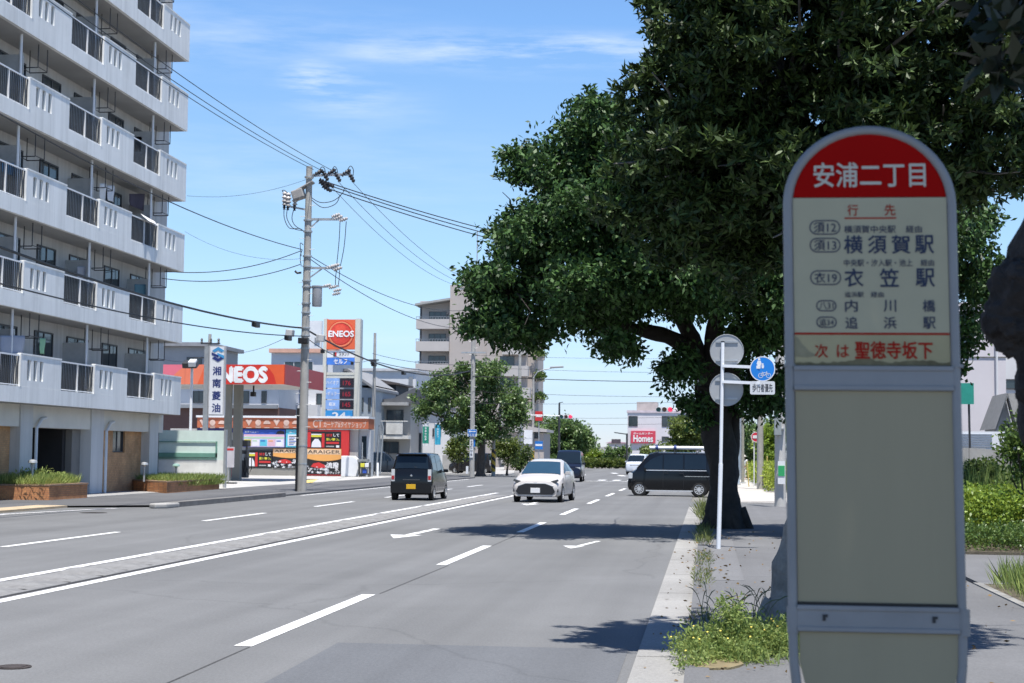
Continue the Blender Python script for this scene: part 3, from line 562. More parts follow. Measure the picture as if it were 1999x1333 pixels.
bc = spt(1488.5, 720, -.16); q = MB(); q.mat(pm('sign_blue', (.012, .20, .62), .4, .05)); q.disc(bc, (0, -1, 0), .200, .004, 36); q.mat(white); q.lathe([(.2, 0), (.216, 0), (.216, .005), (.2, .005)], bc, (0, -1, 0), 36, False); bd = q.build('blue_disc', None, spn)
q = MB(); kk = 1/(3060/26.9)
def bp(px, py): return ((px-1488.5)*kk, -(py-720)*kk)
def fig(pts): q.prism([bp(*p) for p in pts], bc+Vector((0, -.0045, 0)), (1, 0, 0), (0, 0, 1), (0, -1, 0), .002)
def dsk(px, py, r): q.prism([(bp(px, py)[0]+r*kk*math.cos(a), bp(px, py)[1]+r*kk*math.sin(a)) for a in np.linspace(0, 6.0, 14)], bc+Vector((0, -.0045, 0)), (1, 0, 0), (0, 0, 1), (0, -1, 0), .002)
dsk(1482, 701, 2.4); fig([(1479, 704), (1485, 704), (1487, 711), (1485, 712), (1484.5, 719), (1482.6, 719), (1482.2, 713), (1481.4, 713), (1481, 719), (1479, 719), (1478.6, 712), (1477, 710)])
dsk(1489, 710.5, 1.7); fig([(1486.5, 712.5), (1491, 712.5), (1491.6, 716), (1490.4, 719), (1487, 719)])
for cx_ in (1485, 1500):
    for k in range(16):
        a0, a1 = 2*math.pi*k/16, 2*math.pi*(k+1)/16; fig([(cx_+4.8*math.cos(a0), 733+4.8*math.sin(a0)), (cx_+4.8*math.cos(a1), 733+4.8*math.sin(a1)), (cx_+4.0*math.cos(a1), 733+4.0*math.sin(a1)), (cx_+4.0*math.cos(a0), 733+4.0*math.sin(a0))])
def seg(a, b, t=.45):
    d = Vector((b[0]-a[0], b[1]-a[1])).normalized(); n = Vector((-d.y, d.x))*t; fig([(a[0]+n.x, a[1]+n.y), (a[0]-n.x, a[1]-n.y), (b[0]-n.x, b[1]-n.y), (b[0]+n.x, b[1]+n.y)])
for a, b in (((1485, 733), (1488.5, 727.5)), ((1488.5, 727.5), (1497, 727.5)), ((1488.5, 727.5), (1492.5, 733)), ((1492.5, 733), (1497, 727.5)), ((1485, 733), (1492.5, 733)), ((1497, 727.5), (1500, 733)), ((1497, 727.5), (1496, 724.5)), ((1488.5, 727.5), (1487.8, 725.5))): seg(a, b)
q.build('pictogram', white, bd)
pc = spt(1488.5, 757, -.16); hw_, hh_ = 24*kk, 13*kk
q = MB(); rr = .03; q.prism([(sx*(hw_-rr)+rr*math.cos(a), sy*(hh_-rr)+rr*math.sin(a)) for sx, sy, a0 in ((1, 1, 0), (-1, 1, 90), (-1, -1, 180), (1, -1, 270)) for a in [R_(a0+t) for t in (0, 30, 60, 90)]], pc, (1, 0, 0), (0, 0, 1), (0, -1, 0), .004); lp = q.build('text_plate', pm('plate_white', (.62, .63, .64), .45, .04), spn)
q = MB(); q.text('歩行者優先', pc+Vector((0, -.0055, 0)), 16*kk, width=39*kk, bold=.02); q.build('lettering', pm('letter_dark', (.03, .03, .035), .5), lp)
# ================================================================== weeds, hedges and plants
gr_a = leafmat('weed_bright', (.09, .15, .035), (.29, .36, .11), .55, .32, .3); gr_p = leafmat('weed_pale', (.13, .20, .05), (.36, .42, .14), .6, .35, .2); gr_d = leafmat('weed_dark', (.03, .06, .015), (.10, .15, .04), .55, .3, .3)
hedge_y = leafmat('hedge_yellow', (.08, .15, .018), (.27, .37, .055), .45, .3, .4); hedge_g = leafmat('hedge_green', (.035, .08, .018), (.13, .20, .045), .42, .25, .4)
def blades(n, xr, yr, z0, h, wd, rng, lean=.35, dens=None):
    P = np.column_stack([rng.uniform(*xr, n), rng.uniform(*yr, n), np.full(n, z0)])
    if dens is not None: P = P[dens(P)]
    D = np.column_stack([rng.normal(size=len(P))*lean, rng.normal(size=len(P))*lean, np.ones(len(P))])
    return leaf_arrays(P, D, h, wd, rng)
def stuff(name, V, m, label, cat='weeds'): 
    c = V.reshape(-1, 3); off = ((c[:, 0].min()+c[:, 0].max())/2, (c[:, 1].min()+c[:, 1].max())/2, c[:, 2].min())
    o = leaf_object(name, V, m, None, off); o.location = off; return tag(o, label, cat, None, 'stuff')
rng = np.random.default_rng(21)
pb = [(.05, 12.9, .12, .38, .45, .17), (.42, 13.1, .14, .42, .5, .19), (.72, 13.3, .14, .36, .5, .19), (.22, 12.95, .30, .15, .18, .24, .8), (-.1, 12.2, .06, .16, .28, .10, .6), (.25, 12.6, .08, .3, .35, .12)]
V = crown(pb, 2600, 7, .06, .042, .015, rng, False, .6)
V[:, :, 2] = np.maximum(V[:, :, 2], .05)
P = np.column_stack([rng.uniform(.1, .75, 260), rng.uniform(14.2, 15.6, 260), np.full(260, .05)])
stuff('weed_patch', np.concatenate([V, blades(420, (-.2, .8), (12.2, 13.8), .05, .16, .009, rng, .6)]), gr_a, 'bright green flowering weeds round the foot of the near tree')
mb = MB()
for k in range(46):                                    # tall arching seed stalks
    x, y = rng.uniform(-.08, .75), rng.uniform(14.4, 15.6); a = rng.uniform(0, 6.28); h = rng.uniform(.25, .55); r = rng.uniform(.12, .3)
    pts = [Vector((x+r*math.cos(a)*t**2.2, y+r*math.sin(a)*t**2.2, .05+h*(t-.28*t**3.5))) for t in np.linspace(0, 1, 7)]
    mb.tube(pts, [.0032, .003, .0028, .0025, .0035, .0055, .0015], 4)
o = mb.own('grass_stalks', pm('stalk', (.09, .115, .05), .7, .3, 9), 'thin arching grass stalks rising behind the bright weed patch', 'grass', kind='stuff')
fl = []
mb = MB()
for k in range(22):
    b = pb[int(rng.integers(0, 3))]; u = unit(rng, 1)[0]; u[2] = abs(u[2]); u[1] = -abs(u[1]); p = np.array(b[:3])+u*np.array(b[3:6])*1.03
    mb.disc(p, (0, -.6, .8), .008, .004, 7)
mb.own('weed_flowers', pm('petal_yellow', (.62, .48, .06), .6, .2), 'small yellow flowers dotted over the bright weed patch', 'flowers', kind='stuff')
mb = MB(); rk = [(.05+.23*math.cos(a)*(1+.1*math.sin(3*a)), 12.25+.3*math.sin(a)) for a in np.linspace(0, 5.9, 11)]; mb.prism(rk, (0, 0, .052), (1, 0, 0), (0, 1, 0), (0, 0, 1), .02); struct('bare_soil', mb, pm('sand_soil', (.19, .155, .085), .95, .25, 6, .5))
V = np.concatenate([blades(3000, (-.17, .06), (15, 51), .04, .10, .012, rng, .95, lambda P: (np.sin(P[:, 1]*1.3)+np.sin(P[:, 1]*.57+1)+rng.normal(size=len(P))*.6) > .1), blades(420, (-.22, .25), (38, 50), .05, .40, .02, rng, .5), blades(260, (-.2, .1), (28, 35), .04, .22, .012, rng, .6)])
stuff('kerb_weeds', V, leafmat('weed_kerb', (.05, .085, .02), (.20, .22, .07), .6, .3, .3), 'ragged weeds growing in the joint along the kerb')
V = np.concatenate([blades(1500, (3.53, 4.6), (17.2, 20.4), .06, .40, .014, rng, .35), blades(2600, (4.2, 7.5), (16, 20.3), .06, .42, .016, rng, .4), blades(1200, (3.52, 7.5), (12, 20.5), .06, .14, .014, rng, .6)]); stuff('verge_grass', V, gr_a, 'tuft of tall grass on the kerbed verge at the right edge', 'grass')
n_ = 420; P_ = np.column_stack([np.where(rng.uniform(size=n_) < .6, rng.normal(-.05, .22, n_), rng.uniform(.1, 3.3, n_)), rng.uniform(8, 34, n_), np.full(n_, .078)]); P_[:, 2] = np.where(P_[:, 0] < -.16, .018, .078); P_ = P_[(P_[:, 0] > -.56)]; D_ = np.column_stack([rng.normal(size=(len(P_), 2)), rng.uniform(-.02, .12, len(P_))])
stuff('leaf_litter', leaf_arrays(P_, D_, .055, .026, rng, .1), leafmat('dry_leaf', (.10, .06, .025), (.26, .17, .07), .8, .05, .2), 'scattered dry leaves along the kerb and pavement', 'fallen leaves')
V = blades(6500, (4.2, 9.5), (32.8, 38), .1, 1.3, .035, rng, .25); stuff('tall_grass', V, gr_a, 'tall pale grass growing behind the clipped yellow-green hedge', 'grass')
def hedge(name, x0, x1, y0, y1, h, m, n, label, L=.05, W=.028, z0=.05, group=None):
    c = ((x0+x1)/2, (y0+y1)/2, z0); t = thing(name, label, 'hedge', c, 0, group)
    P = np.column_stack([rng.uniform(x0, x1, n), rng.uniform(y0, y1, n), z0+h*rng.uniform(0, 1, n)**.45])
    e = np.minimum(np.minimum(P[:, 0]-x0, x1-P[:, 0]), np.minimum(P[:, 1]-y0, y1-P[:, 1])); P[:, 2] -= np.clip(.25-e, 0, .25)*h*.7
    P[:, 2] += .09*np.sin(P[:, 0]*3.1)*np.cos(P[:, 1]*2.3)*h; P = np.repeat(P, 6, 0) + rng.normal(size=(n*6, 3))*.06; P[:, 2] = np.maximum(P[:, 2], z0+.01)
    D = unit(rng, len(P))+np.array([0, 0, .7]); leaf_object('foliage', leaf_arrays(P, D, L, W, rng), m, t, c)
    for k in range(7): q = MB(); x, y = rng.uniform(x0+.15, x1-.15), rng.uniform(y0+.15, y1-.15); q.tube([(x, y, z0-.02), (x+rng.normal()*.1, y+rng.normal()*.1, z0+h*.8)], [.012, .005], 5); q.build('stem', bark, t)
    return t
hedge('hedge', 3.95, 8.6, 28.9, 32.6, .98, hedge_y, 5200, 'broad clipped yellow-green hedge to the right of the bus stop sign', .075, .045)
hedge('hedge', 3.98, 8.4, 27.3, 28.8, .42, hedge_g, 1900, 'low dark green ground hedge along the asphalt path', .06, .035)
hedge_p = leafmat('hedge_pale', (.13, .21, .025), (.40, .48, .08), .5, .3, .3)
hedge('hedge', 2.75, 4.6, 71, 112, 1.15, hedge_p, 5600, 'bright hedge along the far sunlit pavement beside the walker', .13, .09)
hedge('hedge', 3.75, 5.4, 65, 70.6, 1.0, hedge_g, 1100, 'darker green end of the hedge nearest the grey pole', .13, .08)
def shrub(name, c, r, m, n, label, L=.07, W=.04, cat='shrub', cr=.1, blobs=None, per=6):
    t = thing(name, label, cat, (c[0], c[1], .05)); bl = blobs or [(c[0], c[1], c[2], *r), (c[0]+r[0]*.4, c[1], c[2]+r[2]*.4, r[0]*.6, r[1]*.6, r[2]*.6), (c[0]-r[0]*.45, c[1]-.1, c[2]-r[2]*.2, r[0]*.6, r[1]*.6, r[2]*.6)]
    V = crown(bl, n, per, cr, L, W, rng, False, .5); V[:, :, 2] = np.maximum(V[:, :, 2], .08); leaf_object('foliage', V, m, t, t.location)
    q = MB()
    for b in bl:
        for k in range(3): limb(q, (c[0]+rng.normal()*.08, c[1]+rng.normal()*.08, 0), Vector(b[:3])+Vector(rng.normal(size=3)*np.array(b[3:6])*.4), .035, .008, rng, .03, 4)
    q.build('stems', bark, t); return t
p = at(2010, 870, 30); shrub('shrub', (p.x, 30, p.z), (.55, .6, .75), hedge_g, 600, 'dark green shrub at the right edge in front of the curved wall', .09, .05)
p = at(1905, 925, 34.5); shrub('shrub', (p.x, 34.5, p.z), (.5, .5, .35), gr_d, 300, 'loose low shrub under the curved concrete wall', .09, .05)
# ================================================================== buildings: helpers
wall_w = pm('wall_white', (.64, .645, .66), .8, .07, .6, .1, bscale=8, stain=.1, streak=True)
frame_alu = pm('window_frame', (.30, .31, .32), .45, .05, metal=.4); frame_dk = pm('window_frame_dark', (.05, .05, .055), .5, .05); frame_wh = pm('window_frame_white', (.66, .66, .67), .5, .04)
curtain = pm('curtain', (.42, .42, .40), .9, .2, 3)
def win(parent, x0, x1, z0, z1, y, fm=None, bars=1, sill=False, name='window'):
    """window in a wall that faces the camera (-Y)"""
    q = MB(); t = .05 if x1-x0 < 2.5 else .08; fm = fm or frame_alu
    q.box(x0, x1, y-.05, y+.03, z0, z0+t); q.box(x0, x1, y-.05, y+.03, z1-t, z1); q.box(x0, x0+t, y-.05, y+.03, z0+t, z1-t); q.box(x1-t, x1, y-.05, y+.03, z0+t, z1-t)
    for k in range(bars): xm = x0+(x1-x0)*(k+1)/(bars+1); q.box(xm-t/2, xm+t/2, y-.04, y+.03, z0+t, z1-t)
    if sill: q.box(x0-.08, x1+.08, y-.14, y-.052, z0-.06, z0)
    o = q.build(name, fm, parent); q = MB(); q.box(x0+.02, x1-.02, y-.022, y-.012, z0+.02, z1-.02); q.build('pane', glass, o); return o
def winx(parent, y0, y1, z0, z1, x, fm=None, bars=1, name='window', face=1):
    q = MB(); t = .05; fm = fm or frame_alu; a, b = sorted((x+.05*face, x-.03*face))
    q.box(a, b, y0, y1, z0, z0+t); q.box(a, b, y0, y1, z1-t, z1); q.box(a, b, y0, y0+t, z0+t, z1-t); q.box(a, b, y1-t, y1, z0+t, z1-t)
    for k in range(bars): ym = y0+(y1-y0)*(k+1)/(bars+1); q.box(a, b-.005, ym-t/2, ym+t/2, z0+t, z1-t)
    o = q.build(name, fm, parent); q = MB(); c = x+.017*face; q.box(c-.005, c+.005, y0+.02, y1-.02, z0+.02, z1-.02); q.build('pane', glass, o); return o
# ================================================================== apartment block on the left
XF = -21.2; YE = onx(352, 800, XF).y; Z1 = onx(352, 810, XF).z; ST = 2.91; XW = XF-1.25; NL = 7; BAY = 5.95; NB = 5; Y0 = YE-BAY*NB
apt = thing('apartment_building', 'tall white apartment block with rows of projecting balconies and dark railings', 'apartment building', (-27, 48, 0))
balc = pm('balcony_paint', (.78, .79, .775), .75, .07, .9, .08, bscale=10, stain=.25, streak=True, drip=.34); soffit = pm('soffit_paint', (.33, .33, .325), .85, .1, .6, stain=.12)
q = MB(); top = Z1+ST*NL+1.2
q.box(-34, XW, Y0, YE+1.35, Z1-.02, top); q.box(-34.2, XW+.15, Y0-.2, YE+1.5, top, top+.35); q.build('wall', pm('apartment_wall', (.52, .515, .50), .85, .08, .7, stain=.16, streak=True, drip=.4), apt)
q = MB(); q.box(-34, XW-5.5, Y0, YE+1.35, -.02, Z1-.02); q.box(XW-5.5, XW-.1, YE-.2, YE+1.35, -.02, Z1-.02); q.build('ground_storey', pm('interior_shade', (.03, .03, .032), .9), apt)  # near-black walls: shade inside the open ground floor is put into the colour
rail_m = pm('railing_dark', (.06, .062, .066), .5, .1, metal=.3)
for k in range(NL):
    z = Z1+ST*k; q = MB()
    q.mat(balc); q.box(XF-.14, XF, Y0, YE, z, z+.50); q.box(XW, XF-.14, YE-.14, YE, z+.2, z+1.54)
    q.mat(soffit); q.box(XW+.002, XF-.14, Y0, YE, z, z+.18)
    q.mat(balc)
    for b in range(NB):
        ye = YE-BAY*b; ys = ye-3.05
        if b == 0: sl = [ys+.72+.48*i for i in range(3)]
        else: sl = [ys+.42+.47*i for i in range(3)]
        q.box(XF-.16, XF-.115, ys, ye-(0.14 if b == 0 else 0), z+.5, z+1.50)          # back plate
        e = [ys] + [v for a in sl for v in (a, a+.27)] + [ye]
        for a, c in zip(e[0::2], e[1::2]): q.box(XF-.084, XF-.004, a, c, z+.72, z+1.36)
        q.box(XF-.114, XF-.004, ys, ye, z+.502, z+.72); q.box(XF-.114, XF-.004, ys, ye, z+1.36, z+1.50); q.box(XF-.26, XF+.008, ys-.09, ys-.001, z+.50, z+1.53); q.box(XF-.15, XF+.012, ys-.02, ye, z+1.50, z+1.55)
    bo = q.build('balcony', None, apt)
    for b in range(NB):
        y1 = YE-BAY*b-3.05; y0 = y1-2.9; q = MB(); q.mat(rail_m)
        for i in range(1, 22): y = y0+2.9*i/22; q.box(XF-.075, XF-.05, y-.011, y+.011, z+.56, z+1.44)
        q.mat(white); q.box(XF-.09, XF-.035, y0, y1-.02, z+1.44, z+1.49); q.box(XF-.08, XF-.045, y0, y1, z+.53, z+.56); q.box(XF-.095, XF-.03, (y0+y1)/2-.015, (y0+y1)/2+.015, z+.5, z+1.44)
        q.build('railing', None, bo)
    for b in range(NB):
        ye = YE-BAY*b
        winx(apt, ye-2.7, ye-.8, z+.25, z+2.55, XW, frame_dk, 1); winx(apt, ye-5.4, ye-3.9, z+.25, z+2.55, XW, frame_dk, 1)
        q = MB(); q.box(XW, XF-.3, ye-3.0, ye-2.96, z+.22, z+2.3); q.build('partition', pm('partition_board', (.46, .46, .45), .8), apt)
        q = MB(); q.tube([(XF-.32, ye-3.14, z-.0), (XF-.32, ye-3.14, z+ST)], .05, 8); q.build('drain_pipe', white, apt)
        q = MB(); zt = z+ST-.01
        for dy in (-1.9, -1.2): 
            q.tube([(XW+.35, ye+dy, zt), (XW+.35, ye+dy, zt-.75)], .018, 5); q.tube([(XW+.95, ye+dy, zt), (XW+.95, ye+dy, zt-.75)], .018, 5); q.tube([(XW+.35, ye+dy, zt-.75), (XW+.95, ye+dy, zt-.75)], .018, 5)
        q.tube([(XW+.35, ye-1.9, zt-.73), (XW+.35, ye-1.2, zt-.73)], .015, 5); q.tube([(XW+.95, ye-1.9, zt-.73), (XW+.95, ye-1.2, zt-.73)], .015, 5)
        q.build('hanging_bracket', rail_m, apt)
# ground level: pillars, brick infill, garage opening, downpipes
def yx(px, X): return onx(px, 900, X).y
XP = XF-.75; XB = XP-.35
pil = pm('pillar_paint', (.60, .605, .60), .8, .08, 1, stain=.15, streak=True, drip=.3)
for a, b in ((38, 62), (177, 201), (291, 308), (-60, -30)):
    q = MB(); q.box(XP-.8, XP, yx(a, XP), yx(b, XP), -.02, Z1+.001); q.build('pillar', pil, apt)
q = MB(); q.box(XP-.75, XP-.06, Y0, YE+.3, Z1-.72, Z1-.001); q.build('beam', pm('beam_paint', (.68, .66, .60), .85, .08, 1, stain=.15), apt)
bk = brick('brick_ochre', (.58, .34, .17), (.48, .27, .13), (.36, .24, .15), .9)
for a, b in ((201, 291), (-30, 37)):
    y0, y1 = yx(a, XB), yx(b, XB); q = MB()
    if a > 0:
        w0, w1 = yx(219, XB), yx(243, XB); q.box(XB-.3, XB, y0, w0, -.02, Z1-.72); q.box(XB-.3, XB, w1, min(y1+.3, YE+1.2), -.02, Z1-.72); q.box(XB-.3, XB, w0, w1, -.02, 1.55); q.box(XB-.3, XB, w0, w1, 2.42, Z1-.72)
    else: q.box(XB-.3, XB, y0, y1+.3, -.02, Z1-.72)
    o = q.build('brick_wall', bk, apt)
    if a > 0: winx(apt, w0+.01, w1-.01, 1.56, 2.41, XB-.12, frame_dk, 1)
q = MB(); q.box(XB-5, XB-.31, yx(137, XB), yx(137, XB)+.25, -.02, Z1-.73); q.build('garage_side', MATS['interior_shade'], apt); q = MB(); q.box(XB-.3, XB-.06, yx(137, XB)+.25, yx(178, XB), -.02, Z1-.73); q.build('garage_wall', pm('garage_wall', (.20, .195, .185), .85, .1, 1), apt)  # garage side wall coloured almost black as shade in the opening
for px in (62, 200):
    y = yx(px, XP)+.12; q = MB(); q.tube([(XP+.08, y, .0), (XP+.08, y, Z1-.75), (XP+.02, y+.5, Z1-.45), (XP-.0, y+.9, Z1-.4)], .055, 8); q.build('drain_pipe', white, apt)
# things on the balconies
def ac(px, py, label):
    k = 0; p = onx(px, py, XW+.36); t = thing('air_conditioner', label, 'air conditioner', p, 0, 'outdoor air conditioner units')
    q = MB(); q.box(-.15, .15, -.4, .4, 0, .56); q.build('casing', pm('ac_casing', (.46, .46, .44), .6, .05), t, world=False, bevel=.015)
    q = MB(); q.lathe([(.0, .006), (.06, .008), (.07, .0), (.2, .0), (.21, .008), (.22, 0)], (.152, -.1, .28), (1, 0, 0), 20); q.build('fan_grille', dark_metal, t, world=False)
for n, (k, b, dy) in enumerate(((4, 0, -2.55), (3, 0, -2.6), (2, 1, -2.5), (1, 1, -2.55), (0, 1, -2.5), (5, 1, -2.6))):
    z = Z1+ST*k; y = YE-BAY*b+dy; t = thing('air_conditioner', '', 'air conditioner', (XW+.3, y, z+1.55), 0, 'air conditioner units hung on the balcony wall')
    t['label'] = 'pale air conditioner hung high %s' % ('by the far end of the %s balcony' % ['', '', '', 'fourth', 'fifth'][k] if b == 0 else 'in the second bay of the %s balcony' % ['lowest', 'second', 'third', '', '', 'sixth'][k])
    q = MB(); q.box(-.15, .15, -.4, .4, 0, .56); q.build('casing', pm('ac_casing', (.46, .46, .44), .6, .05), t, world=False, bevel=.015)
    q = MB(); q.lathe([(0, .006), (.06, .008), (.07, 0), (.2, 0), (.21, .008), (.22, 0)], (.152, -.1, .28), (1, 0, 0), 20); q.box(-.152, .14, -.41, -.38, -.04, 0); q.box(-.152, .14, .38, .41, -.04, 0); q.build('fan_grille', dark_metal, t, world=False)
def cloth(pts3, m, label, cat='laundry'):
    q = MB(); n = 8; a, b, c, d = map(Vector, pts3)
    for i in range(n+1):
        for j in range(n+1):
            u, v = i/n, j/n; p = a.lerp(b, u).lerp(d.lerp(c, u), v); p.x += .03*math.sin(u*9+v*2)*v; p.y += .02*math.sin(v*7); q.v.append(tuple(p))
    for i in range(n):
        for j in range(n): q.f.append((i*(n+1)+j, (i+1)*(n+1)+j, (i+1)*(n+1)+j+1, i*(n+1)+j+1)); q.m.append(0); q.sm.append(True)
    o = q.own('laundry', m, label, cat, 'laundry on the balconies'); md = o.modifiers.new('thick', 'SOLIDIFY'); md.thickness = .012
cl_w = pm('cloth_white', (.66, .66, .66), .9, .05)
def hang(pxs, m, label, X):
    (x0, y0), (x1, y1) = pxs; a, b = onx(x0, y0, X), onx(x1, y0, X); z1 = onx(x0, y1, X).z; cloth([a, b, (b.x, b.y, z1), (a.x, a.y, z1)], m, label)
hang(((194, 358), (207, 388)), cl_w, 'white towel hanging on a drying bar, left one of two close together', XF-.5)
hang(((209, 362), (223, 390)), pm('cloth_pale', (.58, .60, .64), .9, .05), 'pale towel hanging on a drying bar, right one of two close together', XF-.5)
a, b = onx(277, 419, XF), onx(304, 434, XF); cloth([a+Vector((-.05, 0, .03)), b+Vector((-.05, 0, .03)), b+Vector((.12, 0, -.17)), a+Vector((.12, 0, -.15))], cl_w, 'white cloth draped over the balcony railing in the sun')
hang(((0, 655), (48, 690)), pm('cloth_greyblue', (.30, .33, .40), .9, .1), 'grey-blue bedding airing on the lowest balcony at the left edge', XF-.3)
hang(((77, 660), (88, 690)), pm('cloth_green', (.25, .46, .28), .9, .1), 'small green cloth hanging on the lowest balcony', XF-.3)
hang(((36, 520), (62, 545)), pm('cloth_tan', (.40, .33, .24), .9, .1), 'tan cloth hanging behind the railing two floors above the entrance', XF-.45)
hang(((120, 262), (146, 284)), pm('cloth_navy', (.05, .07, .13), .9, .1), 'navy clothes hanging in the shade beside the fourth balcony railing', XF-.5)
hang(((262, 555), (290, 575)), pm('cloth_teal', (.06, .14, .17), .9, .1), 'dark teal clothes hanging near the far end of the second balcony', XF-.5)
hang(((150, 520), (168, 545)), pm('cloth_grey', (.30, .30, .32), .9, .1), 'grey clothes hanging in the middle of the second balcony', XF-.5)
hang(((2, 318), (30, 335)), pm('cloth_blue', (.10, .22, .34), .9, .1), 'blue cloth hanging at the left edge of the fourth balcony', XF-.5)
hang(((252, 378), (282, 400)), pm('cloth_dark', (.05, .04, .06), .9, .2), 'dark clothes hanging near the far end of the fourth balcony', XF-.6)
# ================================================================== brick planters, garden lamps, fence
def planter(pts, h, label):
    t = thing('brick_planter', label, 'planter', (sum(p[0] for p in pts)/len(pts), sum(p[1] for p in pts)/len(pts), .05))
    q = MB(); q.prism(pts, (0, 0, .03), (1, 0, 0), (0, 1, 0), (0, 0, 1), h-.08); q.build('brick_wall', MATS['brick_red'], t)
    c = Vector((t.location.x, t.location.y, 0)); q = MB(); o = [(c.x+(p[0]-c.x)*1.015, c.y+(p[1]-c.y)*1.006) for p in pts]
    q.prism(o, (0, 0, h-.05), (1, 0, 0), (0, 1, 0), (0, 0, 1), .05); q.build('coping', MATS['coping'], t)
brick('brick_red', (.56, .25, .10), (.44, .18, .075), (.26, .15, .09), .95); pm('coping', (.26, .17, .11), .85, .2, 3)
gA, gB, gC = gr(95, 980), gr(170, 975), gr(222, 958)
planter([(-25, gA.y-.6), (gA.x, gA.y), (gB.x, gB.y), (-25, gB.y)], .55, 'low brick planter full of weeds at the far left')
pR = gr(325, 966); pQ = gr(428, 957)
planter([(gC.x, gC.y), (pR.x, pR.y), (pQ.x, pQ.y), (gC.x, pQ.y+.4)], .5, 'longer brick planter in front of the pale green fence')
rng = np.random.default_rng(31)
V = blades(5200, (-24, -20.5), (gA.y-.2, gB.y-.1), .52, .36, .026, rng, .5); V2 = crown([(-21.6, 48.6, .66, 1.0, 1.0, .32)], 420, 6, .1, .12, .04, rng)
stuff('planter_weeds', np.concatenate([V, V2]), gr_p, 'tall bright grass filling the far left brick planter', 'weeds')
V = blades(9000, (gC.x, -19.95), (pR.y, pQ.y), .47, .28, .024, rng, .55, lambda P: (P[:, 0]-pR.x)*(gC.y-pR.y)-(P[:, 1]-pR.y)*(gC.x-pR.x) > .25*5); V2 = blades(700, (pQ.x-.1, pQ.x+.3), (pR.y+1.5, pQ.y), .25, .30, .03, rng, .5)
stuff('planter_weeds', np.concatenate([V, V2]), gr_a, 'shaggy grass spilling over the longer brick planter', 'weeds')
def garden_lamp(px, py_top, X, h0, label, green):
    p = onx(px, py_top, X); t = thing('garden_lamp', label, 'garden lamp', (p.x, p.y, h0), 0, 'low garden lamps in the planters'); z = p.z
    q = MB(); q.tube([(p.x, p.y, h0), (p.x, p.y, z-.14)], .04, 8); q.build('post', galv, t)
    q = MB(); q.lathe([(.05, z-.16), (.06, z-.12), (.15, z-.10), (.13, z-.03), (.05, z), (0, z+.005)], (p.x, p.y, 0), (0, 0, 1), 16); q.build('lamp_shade', pm('lamp_green', (.25, .40, .35), .5) if green else galv, t)
garden_lamp(64, 897, -21.3, .5, 'small grey garden lamp in the far left planter', False); garden_lamp(282, 902, -21.3, .45, 'slim grey garden lamp by the brick wall', False); garden_lamp(344, 905, -21.0, .45, 'small green-hooded garden lamp in front of the pale fence', True)
FY = 66.2; fz = lambda py: at(370, py, FY).z
fx = lambda px: at(px, 890, FY).x
fn = thing('panel_fence', 'pale green panel fence with a dark green rail beside the apartment block', 'fence', ((fx(308)+fx(440))/2, FY, .05)); fx0 = fx(292)
q = MB(); q.box(fx0, fx(440), FY, FY+.06, fz(900), fz(840)); q.build('upper_panel', pm('fence_green', (.66, .78, .71), .6, .08, 1.5, stain=.1), fn)
q = MB(); q.box(fx0, fx(438), FY-.004, FY+.10, .05, fz(897)); q.build('lower_wall', pm('fence_white', (.74, .74, .70), .8, .12, 1.5, stain=.15), fn)
q = MB(); q.box(fx0, fx(424), FY-.05, FY-.006, fz(892), fz(884)); q.box(fx0, fx(424), FY-.045, FY-.012, fz(863), fz(861.6)); q.box(fx(421), fx(424), FY-.05, FY-.01, fz(893), fz(861))
for i in range(60): x = fx0+(fx(423)-fx0)*i/60; q.box(x, x+.02, FY-.04, FY-.02, fz(897), fz(892.2))
q.build('rail', pm('rail_green', (.14, .30, .235), .55), fn); q = MB(); q.box(fx(437), fx(442), FY-.06, FY+.09, .05, fz(838)); q.build('post', galv, fn)
# ================================================================== gas station
orange = pm('canopy_orange', (.72, .125, .045), .45, .05); pink = pm('canopy_pink', (.70, .16, .22), .45, .05); redc = pm('canopy_red', (.60, .035, .022), .45, .05); maroon = pm('canopy_side', (.42, .045, .05), .5, .05)
CYN = 80.0; cr = at(555, 750, CYN); zb_, zt_ = cr.z, at(555, 711, CYN).z; xr = cr.x; yb_ = onx(631, 745, xr).y
cn = thing('gas_station_canopy', 'orange and red gas station canopy on grey columns behind the apartment block', 'canopy', (xr-8, (CYN+yb_)/2, .055))
def cx(px): return at(px, 730, CYN).x
q = MB(); q.box(xr-20, xr-.05, CYN+.05, yb_-.05, zb_+.05, zt_-.1); q.build('canopy_core', pm('canopy_white', (.58, .58, .57), .6, .06), cn)
q = MB()
def fband(poly, m): q.mat(m); q.prism([(cx(px), at(px, py, CYN).z) for px, py in poly], (0, CYN-.02, 0), (1, 0, 0), (0, 0, 1), (0, 1, 0), .06)
xa = cx(-300)
fband([(100, 750), (320, 750), (362, 711.5), (100, 711.5)], pink); fband([(320, 750), (362, 711.5), (400, 711.5), (386, 750)], pm('canopy_salmon', (.76, .20, .11), .45, .05)); fband([(386, 750), (400, 711.5), (412, 711.5), (408, 750)], orange)
fband([(408, 750), (412, 711.5), (514, 711.5), (526, 720), (535, 732), (540, 750)], redc); fband([(540, 750), (535, 732), (526, 720), (514, 711.5), (555, 711.5), (555, 750)], pm('canopy_orange_deep', (.73, .11, .035), .45, .05))
q.build('front_fascia', None, cn)
q = MB(); q.box(xr-.04, xr+.02, CYN+.05, yb_, zb_, zt_); q.build('side_fascia', maroon, cn)
